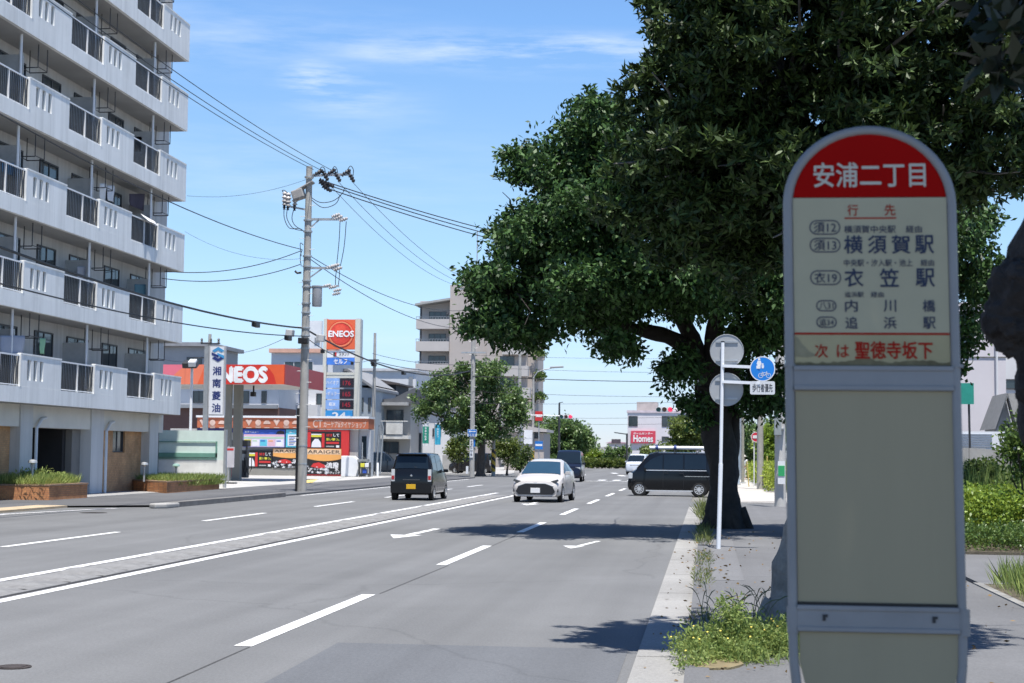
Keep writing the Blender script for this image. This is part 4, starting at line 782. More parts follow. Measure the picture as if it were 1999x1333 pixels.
q = MB(); c = at(465, 731, CYN); q.text('ENEOS', Vector((at(466, 731, CYN).x, CYN-.03, at(466, 731, CYN).z)), at(466, 717, CYN).z-at(466, 745, CYN).z, width=at(521, 731, CYN).x-at(411, 731, CYN).x, bold=.09); q.build('lettering', pm('letter_white', (.8, .8, .8), .5), cn)
for px, Y, wd in ((446, CYN+1.2, .34), (465, CYN+2.2, .42)):
    p = at(px, 800, Y); q = MB(); q.box(p.x-wd/2, p.x+wd/2, Y-wd/2, Y+wd/2, .05, zb_+.06); q.build('column', pm('column_grey', (.22, .215, .19), .6, .06), cn)
q = MB(); p = at(495, 765, CYN+3); q.tube([(p.x, p.y, zb_+.05), (p.x, p.y, p.z)], .05, 6); q.box(p.x-.12, p.x+.12, p.y-.2, p.y+.1, p.z-.25, p.z); q.build('camera_housing', black, cn)
SHY = 102.0
def sx(px): return at(px, 860, SHY).x
def sz(py, px=560): return at(px, py, SHY).z
shp = thing('gas_station_shop', 'low shop with a brick-red roof band behind the gas station canopy', 'shop', ((sx(385)+sx(725))/2, SHY+3, .05))
q = MB(); q.box(sx(330), sx(698), SHY+.2, SHY+1.5, .05, sz(838)); q.build('wall', pm('shop_wall', (.42, .41, .39), .7, .08, 1), shp)
q = MB(); q.box(sx(698)+.002, sx(721), SHY+.4, SHY+1.4, .05, sz(838)); q.build('side_wall', pm('shop_grey', (.40, .43, .46), .7, .06), shp)
band_m = pm('shop_band', (.46, .13, .06), .55, .06)
q = MB(); q.box(sx(386), sx(720), SHY-.20, SHY+1.6, sz(836), sz(816)); q.build('roof_band', band_m, shp)
q = MB(); q.box(sx(384), sx(721), SHY-.26, SHY+1.7, sz(816)+.002, sz(812)); q.build('roof_edge', white, shp)
q = MB(); yb = SHY-.21
q.text('CT', (sx(621), yb, sz(827, 620)), .5, width=.62, bold=.03); q.text('カーケア&タイヤショップ', (sx(674), yb, sz(829, 676)), .40, width=sx(716)-sx(633), bold=.03); q.text('プロフェッショナル', (sx(651), yb, sz(822, 650)), .14, width=1.1)
for i, px in enumerate((397, 416, 434, 487, 505, 522, 541, 560, 578)):
    z = sz(825, px); x = sx(px); s = .22
    if i % 3 == 0: q.prism([(x-s, z+s*.7), (x-s*.5, z+s), (x, z+s*.6), (x+s*.5, z+s), (x+s, z+s*.7), (x, z-s)], (0, yb, 0), (1, 0, 0), (0, 0, 1), (0, -1, 0), .01)
    elif i % 3 == 1: q.disc((x, yb, z), (0, -1, 0), s*.9, .01, 16); q.box(x-s*.9, x+s*.9, yb-.01, yb, z-s*1.15, z-s*.95)
    else: q.prism([(x-s*1.1, z-s*.4), (x-s*.9, z+.05), (x-s*.4, z+s*.6), (x+s*.5, z+s*.6), (x+s*1.1, z), (x+s*1.1, z-s*.4)], (0, yb, 0), (1, 0, 0), (0, 0, 1), (0, -1, 0), .01)
    q.box(x-.18, x+.18, yb-.01, yb, z-.36, z-.31)
q.build('lettering', pm('band_letter', (.62, .45, .38), .6), shp)
q = MB(); q.box(sx(385), sx(600), SHY-.06, SHY+.195, sz(845), sz(837)); q.build('awning_board', pm('navy_board', (.03, .035, .16), .5), shp)
q = MB(); q.box(sx(462), sx(600), SHY-.02, SHY+.195, .06, sz(914)); q.build('plinth', pm('plinth', (.25, .24, .215), .8, .1), shp)
q = MB(); q.box(sx(704), sx(713), SHY+.35, SHY+.39, .1, sz(850)); dr = q.build('door', glass, shp)
# posters
rr_ = np.random.default_rng(4)
def poster(px0, py0, px1, py1, label, d=0.):
    x0, x1, z0, z1 = sx(px0), sx(px1), sz(py1, (px0+px1)/2), sz(py0, (px0+px1)/2); t = thing('poster', label, 'poster', ((x0+x1)/2, SHY-d, z0), 0, 'posters on the shop front'); return t, x0, x1, z0, z1, SHY-.02-d
def C_(name, c): return pm('poster_'+name, c, .5, .04)
P_blk, P_red, P_yel, P_wht, P_blu, P_cyn, P_pnk, P_grn, P_org = (C_(n, c) for n, c in (('black', (.012, .012, .014)), ('red', (.55, .03, .03)), ('yellow', (.65, .60, .05)), ('white', (.72, .72, .74)), ('blue', (.03, .09, .42)), ('cyan', (.10, .48, .62)), ('pink', (.66, .42, .50)), ('green', (.40, .60, .38)), ('orange', (.75, .36, .10))))
def rect(m, mt, x0, x1, z0, z1, y, d=.012): m.mat(mt); m.box(x0, x1, y-d, y, z0, z1)
def black_poster(*a):
    t, x0, x1, z0, z1, y = poster(*a); W, H = x1-x0, z1-z0; q = MB(); q.mat(P_blk); q.box(x0, x1, y-.01, y+.03, z0, z1); q.build('board', None, t)
    q = MB(); m = x0+W*.52
    rect(q, P_red, x0, x0+W*.12, z0+H*.05, z1-H*.05, y-.011); rect(q, P_red, m-W*.08, m, z0+H*.05, z1-H*.12, y-.011); rect(q, P_yel, x0+W*.13, m-W*.09, z1-H*.34, z1-H*.22, y-.011, .005); rect(q, P_wht, x0+W*.13, m-W*.09, z1-H*.21, z1-H*.15, y-.011, .005)
    q.mat(P_wht); q.prism([(x0+W*.14, z0+H*.06), (x0+W*.16, z0+H*.35), (x0+W*.24, z0+H*.55), (x0+W*.34, z0+H*.55), (x0+W*.41, z0+H*.35), (x0+W*.43, z0+H*.06)], (0, y-.011, 0), (1, 0, 0), (0, 0, 1), (0, -1, 0), .008)
    rect(q, P_red, m+W*.05, x1-W*.06, z0+H*.26, z0+H*.38, y-.011); rect(q, pm('poster_grey', (.35, .35, .35)), m+W*.05, x1-W*.20, z0+H*.08, z0+H*.15, y-.011); rect(q, P_wht, x1-W*.14, x1-W*.05, z0+H*.05, z0+H*.18, y-.011); q.build('picture', None, t)
    q = MB(); q.mat(P_red); q.text('拭き', (m+W*.14, y-.02, z1-H*.22), H*.16, width=W*.17, bold=.04); q.mat(P_wht); q.text('して', (m+W*.34, y-.02, z1-H*.22), H*.17, width=W*.16, bold=.04); q.mat(P_yel); q.text('思い撃つ。', (m+W*.24, y-.02, z1-H*.47), H*.15, width=W*.38, bold=.04); q.build('lettering', None, t)
def orange_poster(*a):
    t, x0, x1, z0, z1, y = poster(*a); W, H = x1-x0, z1-z0; q = MB(); q.mat(P_blk); q.box(x0, x1, y-.01, y+.03, z0, z1); q.build('board', None, t)
    q = MB(); q.mat(P_org); q.prism([(x0, z1), (x0, z0+H*.62)] + [(x0+W*u, z0+H*(.62-.10*math.sin(u*3.0))) for u in np.linspace(.1, .9, 7)] + [(x1, z0+H*.62), (x1, z1)], (0, y-.011, 0), (1, 0, 0), (0, 0, 1), (0, -1, 0), .006)
    rect(q, pm('poster_peach', (.72, .50, .32)), x0+.03, x1-.03, z1-H*.22, z1-H*.02, y-.018, .004)
    for k in range(34):                                   # splashes of water and a red car
        u, v = rr_.uniform(.02, .62), rr_.uniform(.04, .34); s = rr_.uniform(.03, .09)*H; q.mat(P_wht if k % 3 else pm('poster_grey2', (.38, .40, .44))); nn = 11; ph_ = rr_.uniform(0, 6); q.prism([(x0+W*u+s*(1.0 if i % 2 else .35)*rr_.uniform(.6, 1.2)*1.5*math.cos(2*math.pi*i/nn+ph_), z0+H*v+s*(1.0 if i % 2 else .35)*rr_.uniform(.6, 1.2)*math.sin(2*math.pi*i/nn+ph_)) for i in range(nn)], (0, y-.012, 0), (1, 0, 0), (0, 0, 1), (0, -1, 0), .004+.0005*k)
    q.mat(P_red); q.prism([(x0+W*.14, z0+H*.30), (x0+W*.2, z0+H*.42), (x0+W*.36, z0+H*.47), (x0+W*.52, z0+H*.38), (x0+W*.56, z0+H*.27), (x0+W*.35, z0+H*.24)], (0, y-.011, 0), (1, 0, 0), (0, 0, 1), (0, -1, 0), .02); q.build('picture', None, t)
    q = MB(); q.mat(P_blk); q.text('ARAIGER', ((x0+x1)/2, y-.024, z1-H*.12), H*.13, width=W*.92, bold=.015); q.mat(P_wht); q.text('流撥', (x0+W*.76, y-.03, z0+H*.36), H*.22, width=W*.34, bold=.05); q.text('水', (x0+W*.88, y-.03, z0+H*.2), H*.14, bold=.04); q.text('コーティング', (x0+W*.76, y-.03, z0+H*.07), H*.1, width=W*.42, bold=.04); q.build('lettering', None, t)
q = MB(); rt = thing('red_panel', 'tall red poster board at the right end of the shop front', 'poster board', ((sx(600)+sx(681))/2, SHY-.1, .05)); q.box(sx(596), sx(678), SHY-.16, SHY+.19, .08, sz(838)); q.build('board', P_red, rt)
q = MB(); q.box(sx(678)+.002, sx(682), SHY-.15, SHY+.19, sz(896), sz(838)); q.build('edge_board', P_red, rt)
black_poster(600, 842, 667, 875, 'black and red poster with white lettering, upper one on the red board', .16)
orange_poster(600, 876, 668, 926, 'orange-topped car wash poster on the red board', .16)
orange_poster(534, 876, 600, 914, 'orange-topped car wash poster left of the utility pole', .02)
black_poster(473, 879, 533, 912, 'black poster with yellow lettering below the blue menu board', .02)
t, x0, x1, z0, z1, y = poster(476, 838.5, 557, 873, 'blue and pastel price menu board on the shop front', .10); W, H = x1-x0, z1-z0; q = MB(); q.mat(P_blu); q.box(x0, x1, y-.01, y+.04, z0, z1); q.build('board', None, t)
q = MB(); rect(q, pm('poster_lilac', (.58, .52, .66)), x0+.03, x1-.03, z0+.03, z0+H*.62, y-.011); rect(q, P_pnk, x0+.03, x1-.03, z0+H*.62, z0+H*.73, y-.011); rect(q, P_grn, x0+.03, x1-.03, z0+H*.50, z0+H*.58, y-.024, .004)
for k in range(5): rect(q, (P_yel, P_wht, P_cyn, P_pnk, P_wht)[k], x0+.06+k*(W-.12)/5, x0+(k+1)*(W-.12)/5, z0+.08, z0+H*.44, y-.024, .004); rect(q, (P_red, P_grn, P_blu, P_org, P_blu)[k], x0+.1+k*(W-.12)/5, x0+(k+.75)*(W-.12)/5, z0+H*.33, z0+H*.39, y-.029, .004)
q.mat(P_blk); q.prism([(x0+W*.78, z0+H*.76), (x0+W*.82, z0+H*.9), (x0+W*.9, z0+H*.96), (x0+W*.98, z0+H*.9), (x1-.02, z0+H*.76)], (0, y-.011, 0), (1, 0, 0), (0, 0, 1), (0, -1, 0), .01); q.build('table', None, t); q = MB(); q.text('洗車メニュー', (x0+W*.2, y-.014, z0+H*.86), H*.12, width=W*.34, bold=.03); q.build('lettering', P_wht, t)
t, x0, x1, z0, z1, y = poster(559, 838.5, 590, 873, 'turquoise price board beside the utility pole', .10); W, H = x1-x0, z1-z0; q = MB(); q.mat(P_cyn); q.box(x0, x1, y-.01, y+.04, z0, z1); q.build('board', None, t)
q = MB(); rect(q, P_wht, x0+W*.12, x1-W*.05, z0+H*.08, z0+H*.72, y-.011)
for k in range(6): rect(q, P_blk if k % 2 else P_blu, x0+W*.2, x0+W*(.5+.07*(k % 3)), z0+H*(.14+.09*k), z0+H*(.18+.09*k), y-.024, .004)
q.build('table', None, t); q = MB(); q.text('タイヤ', (x0+W*.5, y-.014, z0+H*.85), H*.12, width=W*.6, bold=.03); q.build('lettering', P_wht, t)
t, x0, x1, z0, z1, y = poster(428, 841, 444, 892, 'narrow stack of coloured notices beside the pale fence', .02); W, H = x1-x0, z1-z0; q = MB(); q.mat(P_wht); q.box(x0, x1, y-.01, y+.03, z0, z1); q.build('board', None, t)
q = MB()
for k, m_ in enumerate((P_wht, P_blu, P_yel, P_wht, P_grn, P_org, P_pnk, P_blu)): rect(q, m_, x0+.03, x1-.03, z0+H*(.02+.12*k), z0+H*(.12+.12*k), y-.011)
q.build('notices', None, t)
# pumps, machine, gate and small things on the forecourt
pp = gr(452, 932, .055); t = thing('gas_pump', 'red and dark fuel pump half hidden behind the pale fence', 'gas pump', (pp.x, 84, .055)); X0 = at(432, 900, 84).x
t.location.x = X0+.3; ORG[t] = t.location.copy(); q = MB(); q.box(X0-.1, X0+.55, 83.8, 84.3, .2, 1.55); q.build('cabinet', pm('pump_red', (.45, .03, .03), .4), t, bevel=.04); q = MB(); q.box(X0-.05, X0+.5, 83.77, 83.797, 1.1, 1.5); q.build('display', black, t); q = MB(); q.box(X0-.2, X0+.7, 83.6, 84.5, .055, .2); q.build('plinth', conc, t, bevel=.02)
t = thing('gas_pump', 'dark fuel pump with hanging hoses beside the canopy column', 'gas pump', (at(468, 900, 83.4).x, 83.4, .055)); X0 = t.location.x
q = MB(); q.box(X0-.35, X0+.45, 83.2, 83.7, .2, 1.7); q.box(X0-.4, X0+.5, 83.15, 83.75, 1.9, 2.25); q.box(X0-.3, X0-.24, 83.3, 83.6, 1.7, 1.9); q.box(X0+.34, X0+.4, 83.3, 83.6, 1.7, 1.9); q.build('cabinet', pm('pump_dark', (.06, .055, .055), .45), t, bevel=.03); q = MB()
for d in (.15, .35, .55): q.tube([(X0+d-.2, 83.18, 1.6), (X0+d-.1, 82.95, 1.0), (X0+d+.1, 82.9, .35), (X0+d+.25, 82.95, .7), (X0+d+.2, 83.1, 1.3)], .025, 6)
q.build('hose', rubber, t); q = MB(); q.box(X0-.2, X0+.4, 83.17, 83.197, 1.15, 1.5); q.build('display', pm('pump_white', (.5, .5, .5), .5), t)
p = gr(445, 944, .055); t = thing('notice_stand', 'slim grey notice stand on a wheeled foot at the end of the fence', 'sign stand', p); q = MB(); q.box(p.x-.02, p.x+.03, p.y-.02, p.y+.02, .1, 1.9); q.build('post', galv, t); q = MB(); q.box(p.x-.12, p.x+.30, p.y-.05, p.y-.021, .85, 1.85); bd_ = q.build('board', pm('notice_board', (.5, .48, .5), .5), t); q = MB(); q.box(p.x-.08, p.x+.26, p.y-.056, p.y-.0505, 1.68, 1.78); q.build('red_strip', P_red, bd_); q = MB(); q.box(p.x-.4, p.x+.4, p.y-.25, p.y+.25, .055, .12); q.build('foot', black, t, bevel=.02)
p = gr(684, 931, .055); t = thing('white_machine', 'white curved forecourt machine beside the red poster board', 'machine', (p.x, 101.2, .055)); X0 = p.x*101.2/p.y
q = MB(); q.prism([(-.55, 0), (.45, 0), (.6, .5), (.5, 1.15), (.25, 1.35), (-.55, 1.35)], (X0, 101.5, .06), (1, 0, 0), (0, 0, 1), (0, -1, 0), .7); q.build('body', white, t, bevel=.04); q = MB(); q.box(X0+.35, X0+1.2, 100.9, 101.5, 1.05, 1.2); q.build('tray', frame_alu, t); q = MB(); q.tube([(X0+1.15, 101.2, .06), (X0+1.15, 101.2, 1.1)], .03, 6); q.tube([(X0+.75, 101.3, 1.2), (X0+.75, 101.3, 2.3)], .03, 6); q.build('leg', galv, t)
q = MB(); c = Vector((X0+1.05, 100.6, .055))
t = thing('tool_cart', 'small cluttered cart with yellow and blue boxes by the white machine', 'cart', c); q = MB(); q.box(c.x-.35, c.x+.4, c.y-.25, c.y+.25, .2, .28); q.box(c.x-.35, c.x-.3, c.y-.2, c.y+.2, .28, 1.0); q.box(c.x+.35, c.x+.4, c.y-.2, c.y+.2, .28, 1.0); q.box(c.x-.35, c.x+.4, c.y-.25, c.y+.25, .62, .67); q.build('frame', dark_metal, t)
for nm, m_, a, z in (('box', P_yel, -.1, .68), ('box', P_blu, .05, .29), ('box', P_wht, .2, .68)): q = MB(); q.box(c.x+a-.12, c.x+a+.14, c.y-.2, c.y+.15, z, z+.26); q.build(nm, m_, t, bevel=.02)
q = MB()
for a in (-.28, .33):
    for b_ in (-.2, .2): q.disc((c.x+a, c.y+b_, .15), (1, 0, 0), .09, .04, 14)
q.build('wheel', rubber, t)
# pylon sign with prices
PYY = 109.0
def px_(px, py=740): return at(px, py, PYY).x
def pz(py, px=668): return at(px, py, PYY).z
py_s = thing('price_pylon', 'tall gas station pylon sign with round red logo and three dark price displays', 'pylon sign', (px_(668), PYY, 0))
pcm = pm('pylon_cream', (.58, .57, .50), .5, .05)
q = MB(); q.box(px_(631), px_(637.5), PYY-.2, PYY+.3, 0, pz(622)); q.build('left_post', pcm, py_s); q = MB(); q.box(px_(693), px_(703), PYY-.2, PYY+.3, 0, pz(622)); q.build('right_post', pcm, py_s); q = MB(); q.box(px_(703)+.002, px_(705), PYY-.15, PYY+.3, 0, pz(624)); q.build('side_trim', galv, py_s)
q = MB(); q.mat(orange); q.box(px_(637.7), px_(692.8), PYY-.22, PYY+.2, pz(682), pz(624)); lg = q.build('logo_box', None, py_s)
q = MB(); c = Vector((px_(665.5), PYY-.222, pz(652.5)))
ring = lambda r0, r1, m_, d: (q.mat(m_), q.lathe([(r0, d-.012), (r0, d), (r1, d), (r1, d-.012)], c, (0, -1, 0), 40, False))
q.mat(redc); q.disc(c, (0, -1, 0), .96, .012, 40)
ring(.80, .90, pm('logo_ring', (.78, .24, .11), .45), .03); q.mat(pm('logo_core', (.66, .055, .035), .45)); q.disc(c+Vector((-.05, -.013, .02)), (0, -1, 0), .74, .012, 40); q.mat(pm('logo_glow', (.72, .085, .045), .45)); q.disc(c+Vector((-.06, -.026, .25)), (0, -1, 0), .42, .008, 32); q.build('logo', None, lg)
q = MB(); q.text('ENEOS', (px_(666), PYY-.27, pz(652)), .42, width=1.82, bold=.05); q.build('lettering', MATS['letter_white'], lg)
q = MB(); q.mat(white); q.box(px_(638), px_(692.5), PYY-.15, PYY+.15, pz(698), pz(685)); q.mat(pm('pylon_blue', (.06, .20, .62), .45)); q.box(px_(638), px_(692.5), PYY-.15, PYY+.15, pz(712), pz(698)-.01); sb = q.build('self_service_panel', None, py_s)
q = MB(); q.text('セルフ', (px_(665), PYY-.17, pz(705.5)), .34, width=.95, bold=.04); q.build('lettering', MATS['letter_white'], sb); q = MB(); q.mat(MATS['letter_dark']); q.text('スタンド', (px_(672), PYY-.17, pz(691)), .26, width=.75, bold=.02); q.mat(P_blk); q.box(px_(651), px_(654), PYY-.17, PYY-.151, pz(696), pz(688)); q.mat(P_red); q.box(px_(654)+.01, px_(657), PYY-.17, PYY-.151, pz(696), pz(688)); q.build('card_mark', None, sb)
q = MB(); q.box(px_(638), px_(692.5), PYY-.12, PYY+.15, pz(732), pz(727)); q.box(px_(638), px_(692.5), PYY-.1, PYY+.15, pz(738), pz(732)-.002); q.build('cross_beam', pcm, py_s)
for i, (y0, y1, s) in enumerate(((738.5, 757, 'ハイオク'), (759.5, 779, 'レギュラー'), (781, 799, '軽油'))):
    q = MB(); q.mat(pm('price_blue', (.26, .42, .74), .45)); q.box(px_(636), px_(664), PYY-.14, PYY+.1, pz(y1), pz(y0)); rw = q.build('price_panel', None, py_s)
    q = MB(); q.text(s, (px_(650), PYY-.15, pz((y0+y1)/2-1)), .26, width=.22*len(s), bold=.02); q.build('lettering', MATS['letter_white'], rw)
    q = MB(); q.box(px_(665), px_(691), PYY-.13, PYY+.1, pz(y1-.5), pz(y0)); dp = q.build('price_display', pm('display_black', (.018, .012, .02), .35), py_s)
    q = MB(); q.text(('176', '165', '145')[i], (px_(678), PYY-.14, pz((y0+y1)/2)), .32, width=.55, bold=.015); q.build('digits', emit('led_red', (.16, .008, .016), .8) if i == 0 else MATS['led_red'], dp)
q = MB(); q.mat(pm('hours_blue', (.04, .30, .66), .45)); q.box(px_(636), px_(690), PYY-.14, PYY+.1, pz(822), pz(801)); hb = q.build('hours_panel', None, py_s); q = MB(); q.text('24', (px_(664), PYY-.15, pz(812)), .5, width=.95, bold=.05); q.text('OPEN', (px_(647), PYY-.15, pz(814)), .16, width=.5); q.text('時間', (px_(680), PYY-.15, pz(814)), .2, width=.45); q.build('lettering', MATS['letter_white'], hb)
# tall white sign with blue letters
TS = 72.0
tx = lambda px: at(px, 740, TS).x
tz = lambda py: at(422, py, TS).z
t = thing('company_sign', 'tall white sign board with four blue characters on a grey post', 'sign', (tx(408), TS, .055))
q = MB(); q.box(tx(399), tx(407.5), TS-.1, TS+.1, .05, tz(676)); q.build('post', galv, t)
dcol = Vector((tx(408), TS-.12, tz(676)))
q = MB(); q.box(tx(408.5), tx(440.5), TS-.12, TS+.06, tz(811), tz(675)); q.build('case', pm('case_grey', (.42, .42, .43), .5), t)
q = MB(); q.box(tx(411), tx(437.5), TS-.135, TS-.122, tz(809), tz(677.5)); bo_ = q.build('board', pm('sign_white', (.74, .75, .77), .4, .03), t)
q = MB(); bl = pm('logo_navy', (.02, .035, .16), .5)
q.mat(bl)
for s, y in zip('湘南菱油', (724, 748, 772, 796)): q.text(s, (tx(425), TS-.142, tz(y)), .40, width=.40, bold=.035)
lc = (tx(426.5), tz(692)); R6 = .36
def hx(k, r=R6): a = R_(90+60*k); return (lc[0]+r*math.cos(a)*.95, lc[1]+r*math.sin(a))
q.mat(pm('logo_sky', (.06, .30, .58), .5)); q.prism([hx(1), hx(0), hx(5), hx(5, .20), hx(0, .2), hx(1, .2)], (0, TS-.142, 0), (1, 0, 0), (0, 0, 1), (0, -1, 0), .006); q.prism([(lc[0]-.04, lc[1]+.08), (lc[0]+.3, lc[1]-.06), (lc[0]+.3, lc[1]-.2), (lc[0]-.04, lc[1]-.04)], (0, TS-.142, 0), (1, 0, 0), (0, 0, 1), (0, -1, 0), .007)
q.mat(bl); q.prism([hx(4), hx(3), hx(2), hx(2, .2), hx(3, .2), hx(4, .2)], (0, TS-.142, 0), (1, 0, 0), (0, 0, 1), (0, -1, 0), .006); q.prism([(lc[0]-.32, lc[1]+.10), (lc[0]+.02, lc[1]-.04), (lc[0]+.02, lc[1]-.16), (lc[0]-.32, lc[1]-.02)], (0, TS-.142, 0), (1, 0, 0), (0, 0, 1), (0, -1, 0), .008); q.build('lettering', None, bo_)
# floodlight on a pole
p = at(375, 713, 74); t = thing('floodlight_pole', 'thin white pole with a boxy floodlight in front of the canopy', 'floodlight', (p.x, 74, .05)); q = MB(); q.tube([(p.x, 74, .05), (p.x, 74, p.z-.1)], .07, 8); q.build('pole', pole_white, t)
q = MB(); q.obox((p.x-.05, 73.9, p.z+.05), (1, 0, 0), (0, .9, .44), (0, -.44, .9), .36, .22, .14); q.build('lamp_head', dark_metal, t, bevel=.03); q = MB(); q.obox((p.x+.12, 73.72, p.z+.1), (1, 0, 0), (0, .9, .44), (0, -.44, .9), .17, .2, .13); q.build('reflector', white, t, bevel=.02)
# ================================================================== houses behind the gas station
def block(px0, py0, px1, Y, dep, name, label, cat, m, base=0.):
    x0, x1 = at(px0, py0, Y).x, at(px1, py0, Y).x; zt = at((px0+px1)/2, py0, Y).z; t = thing(name, label, cat, ((x0+x1)/2, Y+dep/2, base))
    q = MB(); q.box(x0, x1, Y, Y+dep, base, zt); q.build('wall', m, t); return t, x0, x1, zt
def zz(py, px, Y): return at(px, py, Y).z
def xx(px, Y, py=800): return at(px, py, Y).x
stucco = pm('stucco_white', (.62, .625, .635), .85, .06, .8, stain=.06)
t, x0, x1, zt = block(250, 748, 545, 116, 9, 'house', 'two-storey house with white upper walls and brown lower walls behind the canopy', 'house', stucco); q = MB(); q.box(x0-.03, x1+.03, 115.9, 125.1, 0, zz(795, 430, 116)); q.build('lower_wall', pm('wall_brown', (.17, .095, .08), .85, .08, 2), t)
for a, b in ((376, 400), (462, 486), (510, 520)): win(t, xx(a, 116), xx(b, 116), zz(787, a, 116), zz(763, a, 116), 116, frame_dk, 1)
q = MB(); q.box(x0, x1, 115.4, 115.88, zz(797, 430, 116), zz(790, 430, 116)); q.build('balcony_ledge', frame_alu, t); q = MB(); q.box(x0-.3, x1+.3, 115.6, 125.3, zt, zt+.25); q.build('roof', pm('roof_dark', (.07, .07, .075), .7), t)
t, x0, x1, zt = block(300, 676, 402, 140, 10, 'house', 'grey flat-roofed house rising beyond the canopy beside the apartment block', 'house', pm('wall_grey', (.36, .365, .38), .85, .07)); q = MB(); q.box(x0-.4, x1+.5, 139.4, 150.4, zt, zt+.35); q.build('roof', pm('roof_grey', (.26, .265, .28), .7), t); win(t, xx(362, 140), xx(392, 140), zz(712, 370, 140), zz(697, 370, 140), 140, frame_dk, 1)
t, x0, x1, zt = block(530, 688, 650, 122, 10, 'house', 'white flat-roofed house with salmon parapet and a blue recessed wall', 'house', stucco); q = MB(); q.box(x0-.15, x1+.2, 121.75, 132.2, zt-.02, zt+.3); q.build('parapet', pm('salmon', (.62, .36, .27), .75), t); q = MB(); q.box(xx(541, 122), xx(592, 122), 121.96, 122.0, zz(790, 560, 122), zz(757, 560, 122)); q.build('blue_wall', pm('blue_wall', (.03, .14, .36), .7), t)
q = MB(); q.box(xx(527, 122), xx(541, 122), 121.93, 122.0, zz(800, 530, 122), zz(752, 530, 122)); q.build('grey_bay', pm('wall_bay_grey', (.24, .25, .25), .85), t); q = MB(); q.box(xx(541, 122), xx(626, 122), 121.0, 121.94, zz(818, 560, 122), zz(791, 560, 122)); q.box(xx(541, 122), xx(592, 122), 121.0, 121.06, zz(788.5, 560, 122), zz(787, 560, 122)); q.build('balcony', stucco, t)  # darker grey bay at the left of the white wall
win(t, xx(573, 122), xx(582, 122), zz(777, 575, 122), zz(766, 575, 122), 121.95, frame_wh, 0); win(t, xx(617, 122), xx(628, 122), zz(790, 620, 122), zz(768, 620, 122), 122, frame_dk, 0); win(t, xx(553, 122), xx(610, 122), zz(735, 575, 122), zz(705, 575, 122), 122, frame_wh, 2)
t, x0, x1, zt = block(604, 626, 628, 150, .5, 'billboard', 'plain white billboard standing behind the utility pole', 'billboard', white, zz(692, 615, 150)); q = MB(); q.box((x0+x1)/2-.2, (x0+x1)/2+.2, 150.1, 150.4, 0, zz(692, 615, 150)); q.build('post', galv, t); q = MB(); q.box(xx(612, 150), xx(622, 150), 149.9, 149.99, zz(668, 615, 150), zz(659, 615, 150)); q.build('panel', frame_alu, t)
# grey gabled house
Y = 126; t, x0, x1, zt = block(640, 752, 731, Y, 9, 'house', 'slate-grey gabled house beside the pylon with two narrow windows', 'house', pm('wall_slate', (.30, .345, .385), .85, .05, 2)); q = MB(); q.prism([(x0, zt), (x1, zt), (x1, zz(758, 720, Y)), (xx(676, Y), zz(722, 676, Y)), (x0, zz(735, 650, Y))], (0, Y, 0), (1, 0, 0), (0, 0, 1), (0, 1, 0), 9); q.build('gable', MATS['wall_slate'], t)
q = MB(); q.prism([(xx(734, Y), zz(762, 720, Y)), (xx(734, Y), zz(757, 720, Y)), (xx(678, Y), zz(719, 676, Y)), (x0-.4, zz(730, 650, Y)), (x0-.4, zz(735, 650, Y)), (xx(677, Y), zz(724, 676, Y))], (0, Y-.4, 0), (1, 0, 0), (0, 0, 1), (0, 1, 0), 9.8); q.build('roof', pm('roof_pale', (.22, .225, .235), .7), t)
for a in (707, 721): win(t, xx(a-2.4, Y), xx(a+2.6, Y), zz(803, a, Y), zz(776, a, Y), Y, frame_dk, 0)
Y = 150; t, x0, x1, zt = block(690, 724, 812, Y, 12, 'building', 'long white flat-roofed building behind the dark-roofed house', 'building', stucco); q = MB(); q.box(x0-.2, x1+.2, Y-.2, Y+12.2, zt, zt+.25); q.build('roof', pm('roof_white', (.55, .55, .56), .7), t); q = MB(); q.box(xx(797, Y), xx(805, Y), Y-.06, Y, zz(775, 800, Y), zz(735, 800, Y)); q.build('duct', frame_alu, t)
Y = 138; t, x0, x1, zt = block(728, 748, 773, Y, 6, 'house', 'dark-clad house with a shallow sloping dark roof', 'house', pm('wall_black', (.035, .04, .05), .8)); q = MB(); q.prism([(xx(722, Y), zz(747, 730, Y)), (xx(736, Y), zz(740, 735, Y)), (xx(780, Y), zz(748, 775, Y)), (xx(780, Y), zz(751, 775, Y)), (xx(722, Y), zz(750, 730, Y))], (0, Y-.6, 0), (1, 0, 0), (0, 0, 1), (0, 1, 0), 7.2); q.build('roof', pm('roof_brown', (.09, .075, .07), .7), t)
